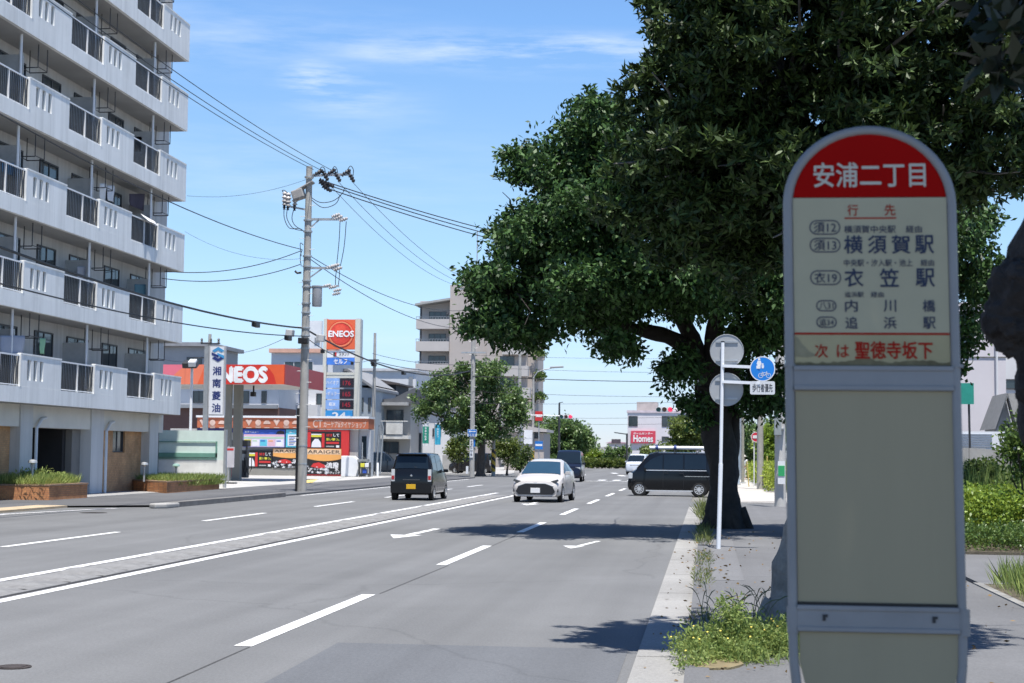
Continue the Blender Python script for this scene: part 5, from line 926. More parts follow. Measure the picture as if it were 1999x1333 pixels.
# grey house with balcony
Y = 130; t, x0, x1, zt = block(732, 786, 802, Y, 8, 'house', 'grey two-storey house with a pale upstairs balcony beside the banners', 'house', pm('wall_greige', (.36, .35, .33), .85, .06, 1)); q = MB(); q.prism([(xx(728, Y), zz(789, 735, Y)), (xx(728, Y), zz(782, 735, Y)), (xx(770, Y), zz(778, 770, Y)), (xx(812, Y), zz(757, 808, Y)), (xx(816, Y), zz(760, 808, Y)), (xx(806, Y), zz(789, 808, Y))], (0, Y-.7, 0), (1, 0, 0), (0, 0, 1), (0, 1, 0), 9.4); q.build('roof', pm('roof_slate', (.10, .105, .115), .7), t)
q = MB(); q.box(xx(731, Y), xx(801, Y), Y-1.3, Y-.72, zz(792, 770, Y), zz(786, 770, Y)); q.build('eave', pm('eave', (.36, .36, .35), .8), t)
win(t, xx(755, Y), xx(788, Y), zz(826, 770, Y), zz(800, 770, Y), Y, frame_dk, 1); win(t, xx(743, Y), xx(780, Y), zz(885, 760, Y), zz(862, 760, Y), Y, frame_dk, 1); q = MB(); q.box(xx(732, Y), xx(803, Y), Y-1.2, Y, zz(857, 770, Y), zz(850, 770, Y)); q.box(xx(760, Y), xx(792, Y), Y-1.25, Y-1.15, zz(848, 770, Y), zz(823, 770, Y)); q.box(xx(733, Y), xx(750, Y), Y-1.2, Y-1.1, zz(848, 740, Y), zz(823, 740, Y)); q.box(xx(732, Y), xx(802, Y), Y-1.28, Y-1.24, zz(823.5, 770, Y), zz(821.5, 770, Y)); q.build('balcony', pm('balcony_pale', (.56, .55, .52), .8), t)
Y = 134; t, x0, x1, zt = block(803, 800, 880, Y, 8, 'house', 'white house with dark door mostly hidden by the round street tree', 'house', stucco); win(t, xx(817, Y), xx(826, Y), zz(885, 820, Y), zz(845, 820, Y), Y, frame_dk, 0, name='door'); win(t, xx(845, Y), xx(862, Y), zz(852, 850, Y), zz(836, 850, Y), Y, frame_dk, 1); q = MB(); q.box(x0-.2, x1+.2, Y-.3, Y+8.2, zt, zt+.2); q.build('roof', MATS['roof_slate'], t)
# ================================================================== beige apartment block
Y = 190; bx = lambda px: at(px, 700, Y).x
bz = lambda py, px=900: at(px, py, Y).z
ba = thing('apartment_building', 'beige stepped apartment block rising behind the round street tree', 'apartment building', (bx(930), Y+8, 0)); bei = pm('wall_beige', (.43, .385, .355), .85, .06, .5, stain=.08); bei2 = pm('wall_beige_pale', (.47, .44, .42), .85, .05, .5)
q = MB(); q.box(bx(877), bx(952), Y, Y+14, 0, bz(556)); q.build('tower', bei, ba); q = MB(); q.box(bx(814), bx(877), Y+1.6, Y+13, 0, bz(585)); q.build('wall', bei2, ba); q = MB(); q.box(bx(952), bx(1030), Y-1, Y+13, 0, bz(660)); q.build('wing', bei, ba)
q = MB(); q.prism([(bx(810), bz(597)), (bx(877), bz(586)), (bx(877), bz(582)), (bx(810), bz(593))], (0, Y-.6, 0), (1, 0, 0), (0, 0, 1), (0, 1, 0), 14); q.build('roof', pm('roof_metal', (.34, .34, .33), .6), ba)
for k in range(7):
    y = 623+43.5*k; q = MB(); q.box(bx(812), bx(876.5), Y-.3, Y+1.59, bz(y+19), bz(y)); bo_ = q.build('balcony', bei2, ba); q = MB(); q.box(bx(812), bx(876), Y-.27, Y-.23, bz(y-5), bz(y-4)); 
    for i in range(12): x = bx(812)+i*(bx(876)-bx(812))/12; q.box(x, x+.05, Y-.27, Y-.23, bz(y), bz(y-5))
    q.build('railing', frame_alu, bo_); win(ba, bx(832), bx(866), bz(y+8), bz(y-17), Y+1.6, frame_dk, 2); q = MB(); q.box(bx(819), bx(822), Y-.1, Y+.2, bz(y), bz(y-24.5)); q.build('post', frame_dk, ba)
for k in range(6):
    y = 672+42*k; q = MB(); q.box(bx(985), bx(1052)-.9*(5-k)*.3, Y-2.4, Y-1.001, bz(y+22, 1010), bz(y+2, 1010)); bo_ = q.build('balcony', bei2, ba); win(ba, bx(978), bx(1006), bz(y+2, 990), bz(y-18, 990), Y-1, frame_dk, 1)
    q = MB(); q.box(bx(1030), bx(1046), Y+.5, Y+9, bz(y+24, 1030), bz(y-20, 1030)); q.build('end_bay', bei, ba)
q = MB(); q.tube([(bx(922), Y+3, bz(556)), (bx(922), Y+3, bz(445))], .07, 6); q.build('antenna', galv, ba)
for k in range(5):
    y = 690+42*k; c = Vector((bx(1050), Y+1, bz(y, 1050))); V = crown([(c.x, c.y, c.z, .9, 1.2, .45)], 90, 6, .2, .3, .18, rng); shrubs = thing('balcony_plants', ['topmost', 'second highest', 'middle', 'second lowest', 'lowest'][k]+' clump of plants on the stepped end balconies of the beige block', 'plants', c, 0, 'plants on the beige block'); leaf_object('foliage', V, hedge_g, shrubs, c); q = MB(); q.box(c.x-.7, c.x+.7, c.y-.5, c.y+.5, c.z-.75, c.z-.3); q.build('trough', bei, shrubs)
# low walls and yard by the far corner
q = MB(); q.box(xx(865, 128), xx(960, 128), 128, 128.3, 0, 1.5); q.own('garden_wall', conc, 'grey garden wall behind the striped guard post', 'wall')
Y = 150; t, x0, x1, zt = block(985, 845, 1062, Y, 6, 'building', 'low beige building with a sloping canopy at the far corner', 'building', bei); win(t, xx(1030, Y), xx(1052, Y), zz(856, 1040, Y), zz(832, 1040, Y), Y, frame_dk, 1); q = MB(); q.prism([(x0-.3, zt+.1), (x1+.3, zt+.1), (x1+.3, zt+.35), (x0-.3, zt+1.1)], (0, Y-.5, 0), (1, 0, 0), (0, 0, 1), (0, 1, 0), 7); q.build('roof', bei2, t)
# ================================================================== far end of the street
Y = 215; t, x0, x1, zt = block(1116, 887, 1232, Y, 14, 'building', 'long low building with pale grey roof across the end of the street', 'building', pm('wall_dim', (.10, .09, .085), .8)); q = MB(); q.prism([(x0-1, zt-.2), (x1+1, zt-.2), (x1+1, zt+.2), (x1-2, zz(873, 1180, Y)), (x0+5, zz(871, 1180, Y)), (x0-1, zt+.2)], (0, Y-1.2, 0), (1, 0, 0), (0, 0, 1), (0, 1, 0), 16); q.build('roof', pm('roof_far', (.46, .46, .47), .7), t)
for k in range(6): x = x0+1+k*(x1-x0-2)/5; q = MB(); q.box(x-.2, x+.2, Y-.8, Y-.5, 0, zt-.2); q.build('column', stucco, t)
Y = 240; t, x0, x1, zt = block(1188, 865, 1226, Y, 8, 'building', 'small building with a pale pink roof beyond the long grey roof', 'building', stucco); q = MB(); q.prism([(x0-.5, zt), (x1+.5, zt), (x1+.5, zz(864, 1200, Y)), (xx(1196, Y), zz(861, 1200, Y))], (0, Y-.4, 0), (1, 0, 0), (0, 0, 1), (0, 1, 0), 9); q.build('roof', pm('roof_pink', (.55, .36, .43), .7), t)
Y = 205; t, x0, x1, zt = block(1225, 806, 1410, Y, 16, 'building', 'white three-storey building with a red store sign beyond the black van', 'building', pm('wall_bright', (.66, .64, .67), .8, .04)); q = MB(); q.box(x0-.1, x1+.1, Y-.1, Y+16.1, zt, zt+.3); q.build('parapet', pm('parapet_pink', (.60, .52, .56), .8), t)
win(t, xx(1227, Y), xx(1245, Y), zz(832, 1235, Y), zz(812, 1235, Y), Y, frame_dk, 1); win(t, xx(1292, Y), xx(1345, Y), zz(833, 1310, Y), zz(812, 1310, Y), Y, frame_dk, 2); win(t, xx(1292, Y), xx(1306, Y), zz(862, 1300, Y), zz(852, 1300, Y), Y, frame_dk, 1)
q = MB(); q.box(xx(1241, Y), xx(1282, Y), Y+3, Y+8, zt+.3, zz(783, 1260, Y)); q.build('rooftop_box', pm('box_greige', (.36, .335, .32), .8), t); q = MB(); q.box(xx(1285, Y), xx(1322, Y), Y+3, Y+8, zt+.3, zz(795, 1300, Y)); q.build('rooftop_tank', stucco, t)
q = MB(); q.mat(pm('store_red', (.62, .06, .10), .5)); q.box(xx(1232, Y), xx(1280, Y), Y-.25, Y-.05, zz(865, 1255, Y), zz(841, 1255, Y)); sg = q.build('store_sign', None, t); q = MB(); q.text("Homes", (xx(1256, Y), Y-.28, zz(856, 1255, Y)), .85, width=2.5, bold=.05); q.text('ホームセンター', (xx(1256, Y), Y-.28, zz(846, 1255, Y)), .28, width=2.5, bold=.04); q.build('lettering', MATS['letter_white'], sg)
# right-hand side buildings
Y = 66; t, x0, x1, zt = block(1600, 590, 1962, Y, 20, 'building', 'large pinkish-white building on the right with small dark windows', 'building', pm('wall_pinkish', (.62, .585, .60), .85, .05, .5, stain=.06))
q = MB(); q.box(x0, x1+.04, Y-.03, Y-.002, zz(698, 1900, Y), zz(696, 1900, Y)); q.box(x0, x1+.04, Y-.03, Y-.002, zz(600, 1900, Y), zz(597, 1900, Y)); q.build('joint_band', pm('joint_grey', (.40, .38, .39), .8), t); win(t, xx(1868, Y), xx(1893, Y), zz(694, 1880, Y), zz(640, 1880, Y), Y, frame_dk, 1); win(t, xx(1873, Y), xx(1892, Y), zz(590, 1880, Y)-1.5, zz(590, 1880, Y)-.4, Y, frame_dk, 1)
q = MB(); q.tube([(xx(1946, Y), Y-.1, .5), (xx(1946, Y), Y-.1, zt-.3)], .05, 6); q.build('drain_pipe', frame_wh, t)
Y = 72; t, x0, x1, zt = block(1950, 690, 2150, Y, 14, 'building', 'bright white wing with a dark window strip at the right edge', 'building', stucco); win(t, xx(1956, Y), xx(2050, Y), zz(760, 1970, Y), zz(740, 1970, Y), Y, frame_dk, 2)
Y = 54; t, x0, x1, zt = block(1945, 832, 2120, Y, 2.2, 'house', 'pale gabled house with a grey tiled roof at the right edge', 'house', pm('wall_paleblue', (.46, .485, .52), .85, .05)); pk = 1962
q = MB(); q.prism([(x0, zt), (xx(1975, Y), zt), (xx(pk, Y), zz(772, pk, Y))], (0, Y, 0), (1, 0, 0), (0, 0, 1), (0, 1, 0), 2.2); q.build('gable', MATS['wall_paleblue'], t)
q = MB(); a = Vector((xx(pk, Y), Y-.5, zz(769, pk, Y))); q.add([a, a+Vector((7, 0, 0)), (xx(1982, Y)+7, Y-.7, zz(835, 1990, Y)), (xx(1978, Y), Y-.7, zz(835, 1980, Y)), a+Vector((0, 2.6, 0)), a+Vector((7, 2.6, 0))], [(0, 3, 2, 1), (0, 1, 5, 4)]); b_ = Vector((xx(1935, Y), Y-.7, zz(838, 1940, Y))); q.add([a+Vector((0, 0, .02)), b_, b_+Vector((0, 3.0, 0)), a+Vector((0, 2.8, .02))], [(0, 3, 2, 1)]); q.prism([(xx(1935, Y), zz(838, 1940, Y)), (xx(pk, Y), zz(769, pk, Y)), (xx(1980, Y), zz(836, 1980, Y)), (xx(1977, Y), zz(838, 1978, Y)), (xx(pk, Y), zz(775, pk, Y)), (xx(1939, Y), zz(841, 1940, Y))], (0, Y-.5, 0), (1, 0, 0), (0, 0, 1), (0, 1, 0), .4); q.build('roof', pm('roof_tile', (.20, .20, .195), .75, .15, 6), t)
for a_ in (1953, 1963): win(t, xx(a_, Y), xx(a_+7, Y), zz(852, a_, Y), zz(828, a_, Y), Y, frame_dk, 0)
Y = 50; t, x0, x1, zt = block(1845, 842, 1962, Y, 3.4, 'louvred_enclosure', 'white enclosure with horizontal louvres behind the curved concrete wall', 'enclosure', white); q = MB()
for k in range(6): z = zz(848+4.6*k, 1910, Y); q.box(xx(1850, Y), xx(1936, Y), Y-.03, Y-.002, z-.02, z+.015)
q.build('louvre_shade', pm('louvre_shadow', (.25, .28, .33), .6), t)  # dark strips: shadow lines between the white louvres, done as colour
q = MB(); Yw = 46
for i in range(11):
    px0, px1 = 1840+17*i, 1840+17*(i+1); s0 = .004*(i-2)**2; x0, x1 = xx(px0, Yw), xx(px1, Yw); q.add([(x0+.008, Yw+s0*8, .05), (x1-.008, Yw+s0*8, .05), (x1-.008, Yw+s0*8, zz(874, px1, Yw)-s0), (x0+.008, Yw+s0*8, zz(874, px0, Yw)-s0), (x0+.008, Yw+.4+s0*8, .05), (x1-.008, Yw+.4+s0*8, .05), (x1-.008, Yw+.4+s0*8, zz(874, px1, Yw)-s0), (x0+.008, Yw+.4+s0*8, zz(874, px0, Yw)-s0)], [(0, 1, 2, 3), (3, 2, 6, 7), (4, 7, 6, 5), (1, 5, 6, 2), (0, 3, 7, 4)])
q.own('curved_wall', conc, 'curved grey concrete wall behind the tall grass on the right', 'wall')
p = at(1889, 770, 47); t = thing('green_sign', 'small green sign board on a thin dark pole above the curved wall', 'sign', (at(1894, 870, 47).x, 47, 1.3)); q = MB(); q.tube([(at(1894, 870, 47).x, 47, 1.3), (at(1891, 772, 47).x, 47, at(1891, 772, 47).z)], .035, 6); q.build('pole', dark_metal, t); q = MB(); q.box(p.x-.24, p.x+.16, 46.9, 46.96, zz(789, 1889, 47), zz(748, 1889, 47)); q.build('board', pm('board_green', (.02, .26, .20), .5), t)
# ================================================================== vehicles (local axes: x forward, y left, z up)
def paint_mat(name, c, rough=.22, metal=.0): return pm(name, c, rough, .03, 2, metal=metal, coat=.15, spec=.3)
lamp_red = pm('lamp_red', (.32, .015, .02), .2); lamp_clear = pm('lamp_clear', (.55, .57, .58), .15, .05); chrome = pm('chrome', (.6, .6, .6), .15, .02, metal=1); rim_m = pm('rim_alloy', (.60, .61, .62), .35, .05, metal=.3); seat_m = pm('arch_black', (.008, .008, .008), .9)
class Car:
    """stations: (x, z bottom, half width, z belt, half width at belt, z top, half width at top), rear to front"""
    def __init__(s, name, label, loc, rotz, st, paint, group='cars on the road', cat='car'):
        s.t = thing(name, label, cat, loc, rotz, group); s.st = sorted(st); s.paint = paint
        q = MB(); rows = []
        for (x, zb, w, zl, wl, zr, wr) in s.st:
            half = [(0, zb), (w*.86, zb), (w*.97, zb+.07), (w, zb+.2 if zl-zb > .35 else (zb+zl)/2), ((w+wl)/2+.012, (zl+zb+.2)/2 if zl-zb > .35 else (zb+2*zl)/3), (wl, zl), (wl*.35+wr*.65+.012, zl*.4+zr*.6-.02), (wr, zr-.05), (wr*.86, zr-.005), (wr*.5, zr+.012), (0, zr+.018)]
            ring = half + [(-a, b) for a, b in half[-2:0:-1]]; rows.append([(x, a, b) for a, b in ring])
        n = len(rows[0])
        for i in range(len(rows)-1):
            for j in range(n): q.add([rows[i][j], rows[i+1][j], rows[i+1][(j+1) % n], rows[i][(j+1) % n]], [(0, 1, 2, 3)])
        q.add(rows[0], [tuple(range(n))]); q.add(rows[-1], [tuple(reversed(range(n)))])
        me_o = q.build('body', paint, s.t, world=False); import bmesh
        bm = bmesh.new(); bm.from_mesh(me_o.data); bmesh.ops.remove_doubles(bm, verts=bm.verts, dist=1e-4); bmesh.ops.recalc_face_normals(bm, faces=bm.faces); bm.to_mesh(me_o.data); bm.free()
        me_o.data.polygons.foreach_set('use_smooth', [True]*len(me_o.data.polygons)); me_o.data.set_sharp_from_angle(angle=R_(38)); s.body = me_o
    def q_(s, x):
        st = s.st
        for a, b in zip(st[:-1], st[1:]):
            if a[0] <= x <= b[0]: t = (x-a[0])/(b[0]-a[0]); return [a[k]+(b[k]-a[k])*t for k in range(7)]
        return list(st[0] if x < st[0][0] else st[-1])
    def side(s, x, t, d):
        _, zb, w, zl, wl, zr, wr = s.q_(x)
        P = [(wl, zl), (wl*.35+wr*.65+.012, zl*.4+zr*.6-.02), (wr, zr-.05)]
        if t < .6: u = t/.6; a, b = P[0], P[1]
        else: u = (t-.6)/.4; a, b = P[1], P[2]
        return Vector((x, (a[0]+(b[0]-a[0])*u+.009)*d, a[1]+(b[1]-a[1])*u+.004))
    def window(s, x0, x1, lo0, hi0, lo1, hi1, name='side_window', m=None, both=True):
        for d in ((1, -1) if both else (1,)):
            q = MB(); n = 6
            for i in range(n):
                xs = [x0+(x1-x0)*(i+e)/n for e in (0, 1)]; L = [lo0+(lo1-lo0)*(i+e)/n for e in (0, 1)]; H = [hi0+(hi1-hi0)*(i+e)/n for e in (0, 1)]
                for u in range(4):
                    f = [(L[e]+(H[e]-L[e])*(u+g)/4) for e, g in ((0, 0), (1, 0), (1, 1), (0, 1))]
                    v = [s.side(xs[e], f[k], d) for k, e in enumerate((0, 1, 1, 0))]; q.add(v, [(0, 1, 2, 3) if d < 0 else (3, 2, 1, 0)])
            q.build(name, m or carglass, s.t, world=False)
    def screen(s, x0, x1, w0, w1, name, m=None, off=.012, rear=False):
        q = MB(); n = 6; k = 8; row = []
        for i in range(n+1):
            x = x0+(x1-x0)*i/n; _, zb, w, zl, wl, zr, wr = s.q_(x); hw = (w0+(w1-w0)*i/n); r = []
            for j in range(k+1): u = -1+2*j/k; r.append((x+(off if not rear else -off), u*hw, zr+.018-.02*abs(u)**2.5+off*.6))
            row.append(r)
        for i in range(n):
            for j in range(k): q.add([row[i][j], row[i+1][j], row[i+1][j+1], row[i][j+1]], [(0, 1, 2, 3)])
        q.build(name, m or carglass, s.t, world=False)
    def wheels(s, xf, xr, y, r, spokes=10, w=.17):
        for x in (xf, xr):
            for d in (1, -1):
                q = MB(); q.disc((x, d*(y-.105), r+.01), (0, d, 0), r*1.17, .112, 26); q.build('wheel_arch', seat_m, s.t, world=False)
                q = MB(); q.lathe([(r*.60, -w), (r*.92, -w), (r, -w+.03), (r, -.03), (r*.93, .0), (r*.68, .004), (r*.66, -.012)], (x, d*(y+.018), r), (0, d, 0), 26); wl = q.build('wheel', rubber, s.t, world=False)
                q = MB(); q.disc((x, d*(y-.03), r), (0, d, 0), r*.62, .006, 24); o = q.build('rim_back', dark_metal, wl, world=False)
                q = MB(); q.lathe([(r*.58, -.01), (r*.60, .012), (r*.67, .012), (r*.67, -.012)], (x, d*(y+.005), r), (0, d, 0), 26)
                for k in range(spokes):
                    a = 2*math.pi*k/spokes; c = Vector((x+math.cos(a)*r*.36, d*(y+.002), r+math.sin(a)*r*.36)); q.obox(c, (math.cos(a), 0, math.sin(a)), (0, 1, 0), (-math.sin(a), 0, math.cos(a)), r*.26, .012, r*.055)
                q.disc((x, d*(y-.004), r), (0, d, 0), r*.14, .018, 12); q.build('rim', rim_m, wl, world=False)
    def plate(s, name, poly, x, m, d=.03, face=1, parent=None):     # flat shape on the nose or tail; poly in (y, z)
        q = MB(); q.prism(poly, (x, 0, 0), (0, 1, 0), (0, 0, 1), (face, 0, 0), d); return q.build(name, m, parent or s.t, world=False, bevel=.006)
    def mirror(s, x, y, z, m):
        for d in (1, -1):
            q = MB(); q.obox((x, d*(y+.11), z), (1, 0, 0), (0, 1, 0), (0, 0, 1), .045, .085, .058); q.bar((x, d*(y-.01), z-.04), (x, d*(y+.06), z-.02), .04, .03); q.build('door_mirror', m, s.t, world=False, bevel=.02)
    def mark(s, x, t0, z0, z1, wd=.012):
        for d in (1, -1):
            q = MB(); n = 5
            for i in range(n):
                za, zb_ = z0+(z1-z0)*i/n, z0+(z1-z0)*(i+1)/n; f = lambda z: s.skin(x, z)*d
                q.add([(x-wd/2, f(za), za), (x+wd/2, f(za), za), (x+wd/2, f(zb_), zb_), (x-wd/2, f(zb_), zb_)], [(0, 1, 2, 3)])
            q.build('door_gap', black, s.t, world=False)
    def skin(s, x, z):
        _, zb, w, zl, wl, zr, wr = s.q_(x); P = [(zb+.07, w*.97), (zb+.2, w), ((zl+zb+.2)/2, (w+wl)/2+.012), (zl, wl), (zl*.4+zr*.6-.02, wl*.35+wr*.65+.012), (zr-.05, wr)]
        for a, b in zip(P[:-1], P[1:]):
            if a[0] <= z <= b[0]: return a[1]+(b[1]-a[1])*(z-a[0])/(b[0]-a[0])+.006
        return (P[0] if z < P[0][0] else P[-1])[1]+.006
rect2 = lambda y0, y1, z0, z1: [(y0, z0), (y1, z0), (y1, z1), (y0, z1)]
# --- white hatchback coming towards us
g = gr(1052, 981)
c = Car('hatchback', 'white hatchback driving towards the camera in the near lanes', (g.x, g.y+2.0, 0), R_(-90-3.5), [(2.03, .30, .60, .48, .60, .60, .50), (1.97, .22, .74, .58, .72, .72, .60), (1.78, .19, .83, .68, .79, .80, .66), (1.1, .19, .848, .84, .81, .92, .70), (.88, .19, .848, .90, .82, .97, .71), (.06, .19, .848, .95, .815, 1.40, .595), (-.55, .19, .848, .97, .81, 1.475, .575), (-1.35, .19, .84, 1.0, .79, 1.40, .555), (-1.8, .24, .82, 1.03, .75, 1.12, .60), (-2.02, .32, .74, .85, .68, .93, .58)], paint_mat('paint_white', (.47, .45, .435)))
c.screen(.90, .10, .70, .565, 'windscreen', pm('screen_sky_blue', (.022, .055, .09), .05, .1, spec=.6)); c.window(-.55, .52, .10, .93, .10, .50); c.window(-1.5, -.62, .22, .75, .10, .95); c.wheels(1.27, -1.28, .83, .30); c.mirror(.62, .80, 1.0, c.paint)  # blue base colour stands in for sky reflected in the windscreen
gl = c.plate('grille', [(-.58, .28), (.58, .28), (.68, .38), (.60, .54), (.34, .64), (-.34, .64), (-.60, .54), (-.68, .38)], 1.955, black, .09); c.plate('grille_trim', [(-.34, .645), (.34, .645), (.60, .555), (.62, .575), (.35, .668), (-.35, .668), (-.62, .575), (-.60, .555)], 1.95, rim_m, .088); c.plate('bumper_lip', [(-.68, .21), (.68, .21), (.72, .275), (-.72, .275)], 1.94, c.paint, .085)
npm = pm('plate_paper', (.66, .66, .66), .5, .03); c.plate('number_plate', rect2(-.165, .165, .33, .50), 2.046, npm, .012)
for d in (1, -1):
    c.plate('headlight', [(d*.36, .665), (d*.60, .625), (d*.79, .74), (d*.76, .80), (d*.54, .735)] if d > 0 else [(d*.54, .735), (d*.76, .80), (d*.79, .74), (d*.60, .625), (d*.36, .665)], 1.86, pm('headlight_dark', (.06, .065, .07), .12), .10); c.plate('fog_lamp', rect2(*sorted((d*.66, d*.78)), .36, .46), 1.88, black, .07)
c.plate('emblem', [(-.06, .63), (.06, .63), (.08, .655), (.06, .68), (-.06, .68), (-.08, .655)], 2.0, chrome, .03); c.mark(.60, 0, .32, .93); c.mark(-.58, 0, .30, .95)
# --- black tall wagon driving away
def tall_wagon(name, label, loc, rotz, paint, group='cars on the road'):
    c = Car(name, label, loc, rotz, [(-1.70, .30, .70, .42, .70, .62, .68), (-1.69, .24, .72, .72, .71, .98, .66), (-1.62, .22, .735, .98, .715, 1.10, .66), (-1.50, .20, .737, .99, .715, 1.58, .585), (-1.3, .19, .737, .99, .715, 1.635, .58), (.30, .19, .737, .96, .715, 1.64, .58), (.62, .19, .737, .95, .715, 1.52, .60), (1.10, .19, .735, .92, .705, 1.0, .66), (1.45, .20, .72, .80, .68, .88, .60), (1.66, .24, .66, .62, .64, .74, .54), (1.70, .30, .58, .52, .56, .62, .5)], paint)
    c.screen(-1.625, -1.515, .60, .535, 'rear_window', rear=True); c.screen(1.05, .36, .63, .55, 'windscreen'); c.window(-1.38, -.62, .12, .92, .08, .95); c.window(-.55, .28, .06, .95, .06, .95); c.window(.33, .80, .08, .9, .1, .55); c.wheels(1.1, -1.25, .72, .275); c.mirror(.55, .71, 1.02, paint)
    for d in (1, -1):
        y0, y1 = sorted((d*.585, d*.705)); o = c.plate('tail_light', rect2(y0, y1, .66, 1.08), -1.66, lamp_clear, .055, -1); c.plate('red_lens', rect2(y0+.01, y1-.01, .72, .86), -1.713, lamp_red, .008, -1, None); c.plate('reflector', rect2(*sorted((d*.50, d*.62)), .36, .40), -1.69, lamp_red, .02, -1)
    c.plate('bumper', [(-.72, .26), (.72, .26), (.73, .52), (.66, .60), (-.66, .60), (-.73, .52)], -1.66, paint, .075, -1); c.plate('number_plate', rect2(-.165, .165, .40, .565), -1.735, pm('plate_yellow', (.62, .36, .01), .5, .03), .012, -1); c.plate('garnish', rect2(-.3, .3, .70, .735), -1.69, pm('garnish', (.08, .08, .085), .3, metal=.6), .02, -1); c.plate('emblem', [(-.05, .86), (0, .82), (.05, .86), (0, .92)], -1.68, chrome, .022, -1)
    q = MB(); q.tube([(-1.60, -.05, 1.12), (-1.62, -.1, 1.16), (-1.61, -.3, 1.14)], .012, 6); q.build('wiper', black, c.t, world=False); q = MB(); q.box(-1.66, -1.45, -.52, .52, 1.585, 1.63); q.build('roof_spoiler', paint, c.t, world=False, bevel=.015)
    c.mark(-.58, 0, .30, .98); c.mark(.42, 0, .30, .95); return c
g = gr(803, 977); blk = paint_mat('paint_black', (.006, .007, .009), .16)
tall_wagon('wagon', 'black tall kei wagon with a yellow number plate driving away', (g.x, g.y+1.7, 0), R_(90-.5), blk)
# --- black van pulling out from the right
c_ = gr(1306, 968.5)
c = Car('van', 'black kei van with roof pipe pulling out across the near lane behind the tree', (c_.x+.05, c_.y+.55, 0), R_(180-3.0), [(-1.69, .30, .68, .55, .68, .75, .66), (-1.67, .24, .72, .95, .71, 1.05, .66), (-1.58, .22, .735, 1.05, .715, 1.70, .60), (-1.40, .21, .737, 1.05, .715, 1.77, .59), (.60, .21, .737, 1.02, .715, 1.78, .59), (.80, .21, .737, 1.02, .715, 1.73, .60), (1.38, .21, .735, 1.0, .71, 1.08, .65), (1.55, .22, .73, .88, .70, .96, .62), (1.66, .25, .70, .68, .69, .84, .60), (1.70, .32, .66, .55, .66, .66, .56)], blk)
c.screen(1.35, .82, .64, .56, 'windscreen'); c.window(.28, 1.02, .08, .94, .08, .52); c.window(-.55, .22, .08, .94, .08, .94); c.window(-1.48, -.62, .08, .94, .08, .94); c.wheels(1.22, -1.20, .722, .285); c.mirror(.98, .71, 1.08, blk)
for d in (1, -1):
    y0, y1 = sorted((d*.44, d*.69)); c.plate('headlight', rect2(y0, y1, .68, .90), 1.60, lamp_clear, .09); c.plate('tail_light', rect2(*sorted((d*.6, d*.71)), .45, .75), -1.64, lamp_red, .06, -1)
    q = MB(); q.box(1.50, 1.66, *sorted((d*.70, d*.722)), .70, .92); q.build('side_lamp', lamp_clear, c.t, world=False, bevel=.01)
    q = MB(); q.box(-1.62, -.62, *sorted((d*.728, d*.748)), .80, .825); q.build('slide_rail', chrome, c.t, world=False)
    q = MB(); q.box(-.95, .95, *sorted((d*.70, d*.752)), .20, .245); q.build('side_step', rim_m, c.t, world=False)
    for xh in (.12, -.48): q = MB(); q.box(xh-.08, xh+.08, *sorted((d*.72, d*.752)), .92, .95); q.build('door_handle', black, c.t, world=False)
for d in (1, -1):
    q = MB(); n = 14
    for i in range(n):
        xs = [-1.5+2.5*(i+e)/n for e in (0, 1)]; v = [Vector((x, (c.skin(x, z)+.008)*d, z)) for x, z in ((xs[0], 1.035), (xs[1], 1.035), (xs[1], 1.062), (xs[0], 1.062))]; q.add(v, [(0, 1, 2, 3)])
    q.build('belt_trim', rim_m, c.t, world=False)
c.mark(1.0, 0, .32, 1.0); c.mark(.25, 0, .30, 1.02); c.mark(-.58, 0, .30, 1.02)
q = MB(); 
for x in (-1.1, -.2, .55): q.tube([(x, -.56, 1.76), (x, -.56, 1.88), (x, .56, 1.88), (x, .56, 1.76)], .02, 6)
q.build('roof_rack', dark_metal, c.t, world=False)
rz = c.t.rotation_euler.z; mw = Matrix.Translation(c.t.location) @ Matrix.Rotation(rz, 4, 'Z')
q = MB(); q.mat(white); q.tube([mw @ Vector((-1.75, .2, 1.965)), mw @ Vector((.85, .2, 1.965))], .075, 12); o = q.own('carrier_pipe', None, 'white carrier pipe lying on the roof rack of the black van', 'pipe')
for x in (.55, -.2):
    q = MB(); p = mw @ Vector((x, .2, 1.965)); q.lathe([(.082, -.06), (.10, -.05), (.10, .05), (.082, .06)], p, mw.to_3x3() @ Vector((1, 0, 0)), 14); q.box(p.x-.05, p.x+.05, p.y-.03, p.y+.03, p.z+.08, p.z+.13); k = q.build('strap', pm('strap_blue', (.03, .06, .2), .6), o)
dm = paint_mat('driver_vest', (.55, .38, .03), .8)
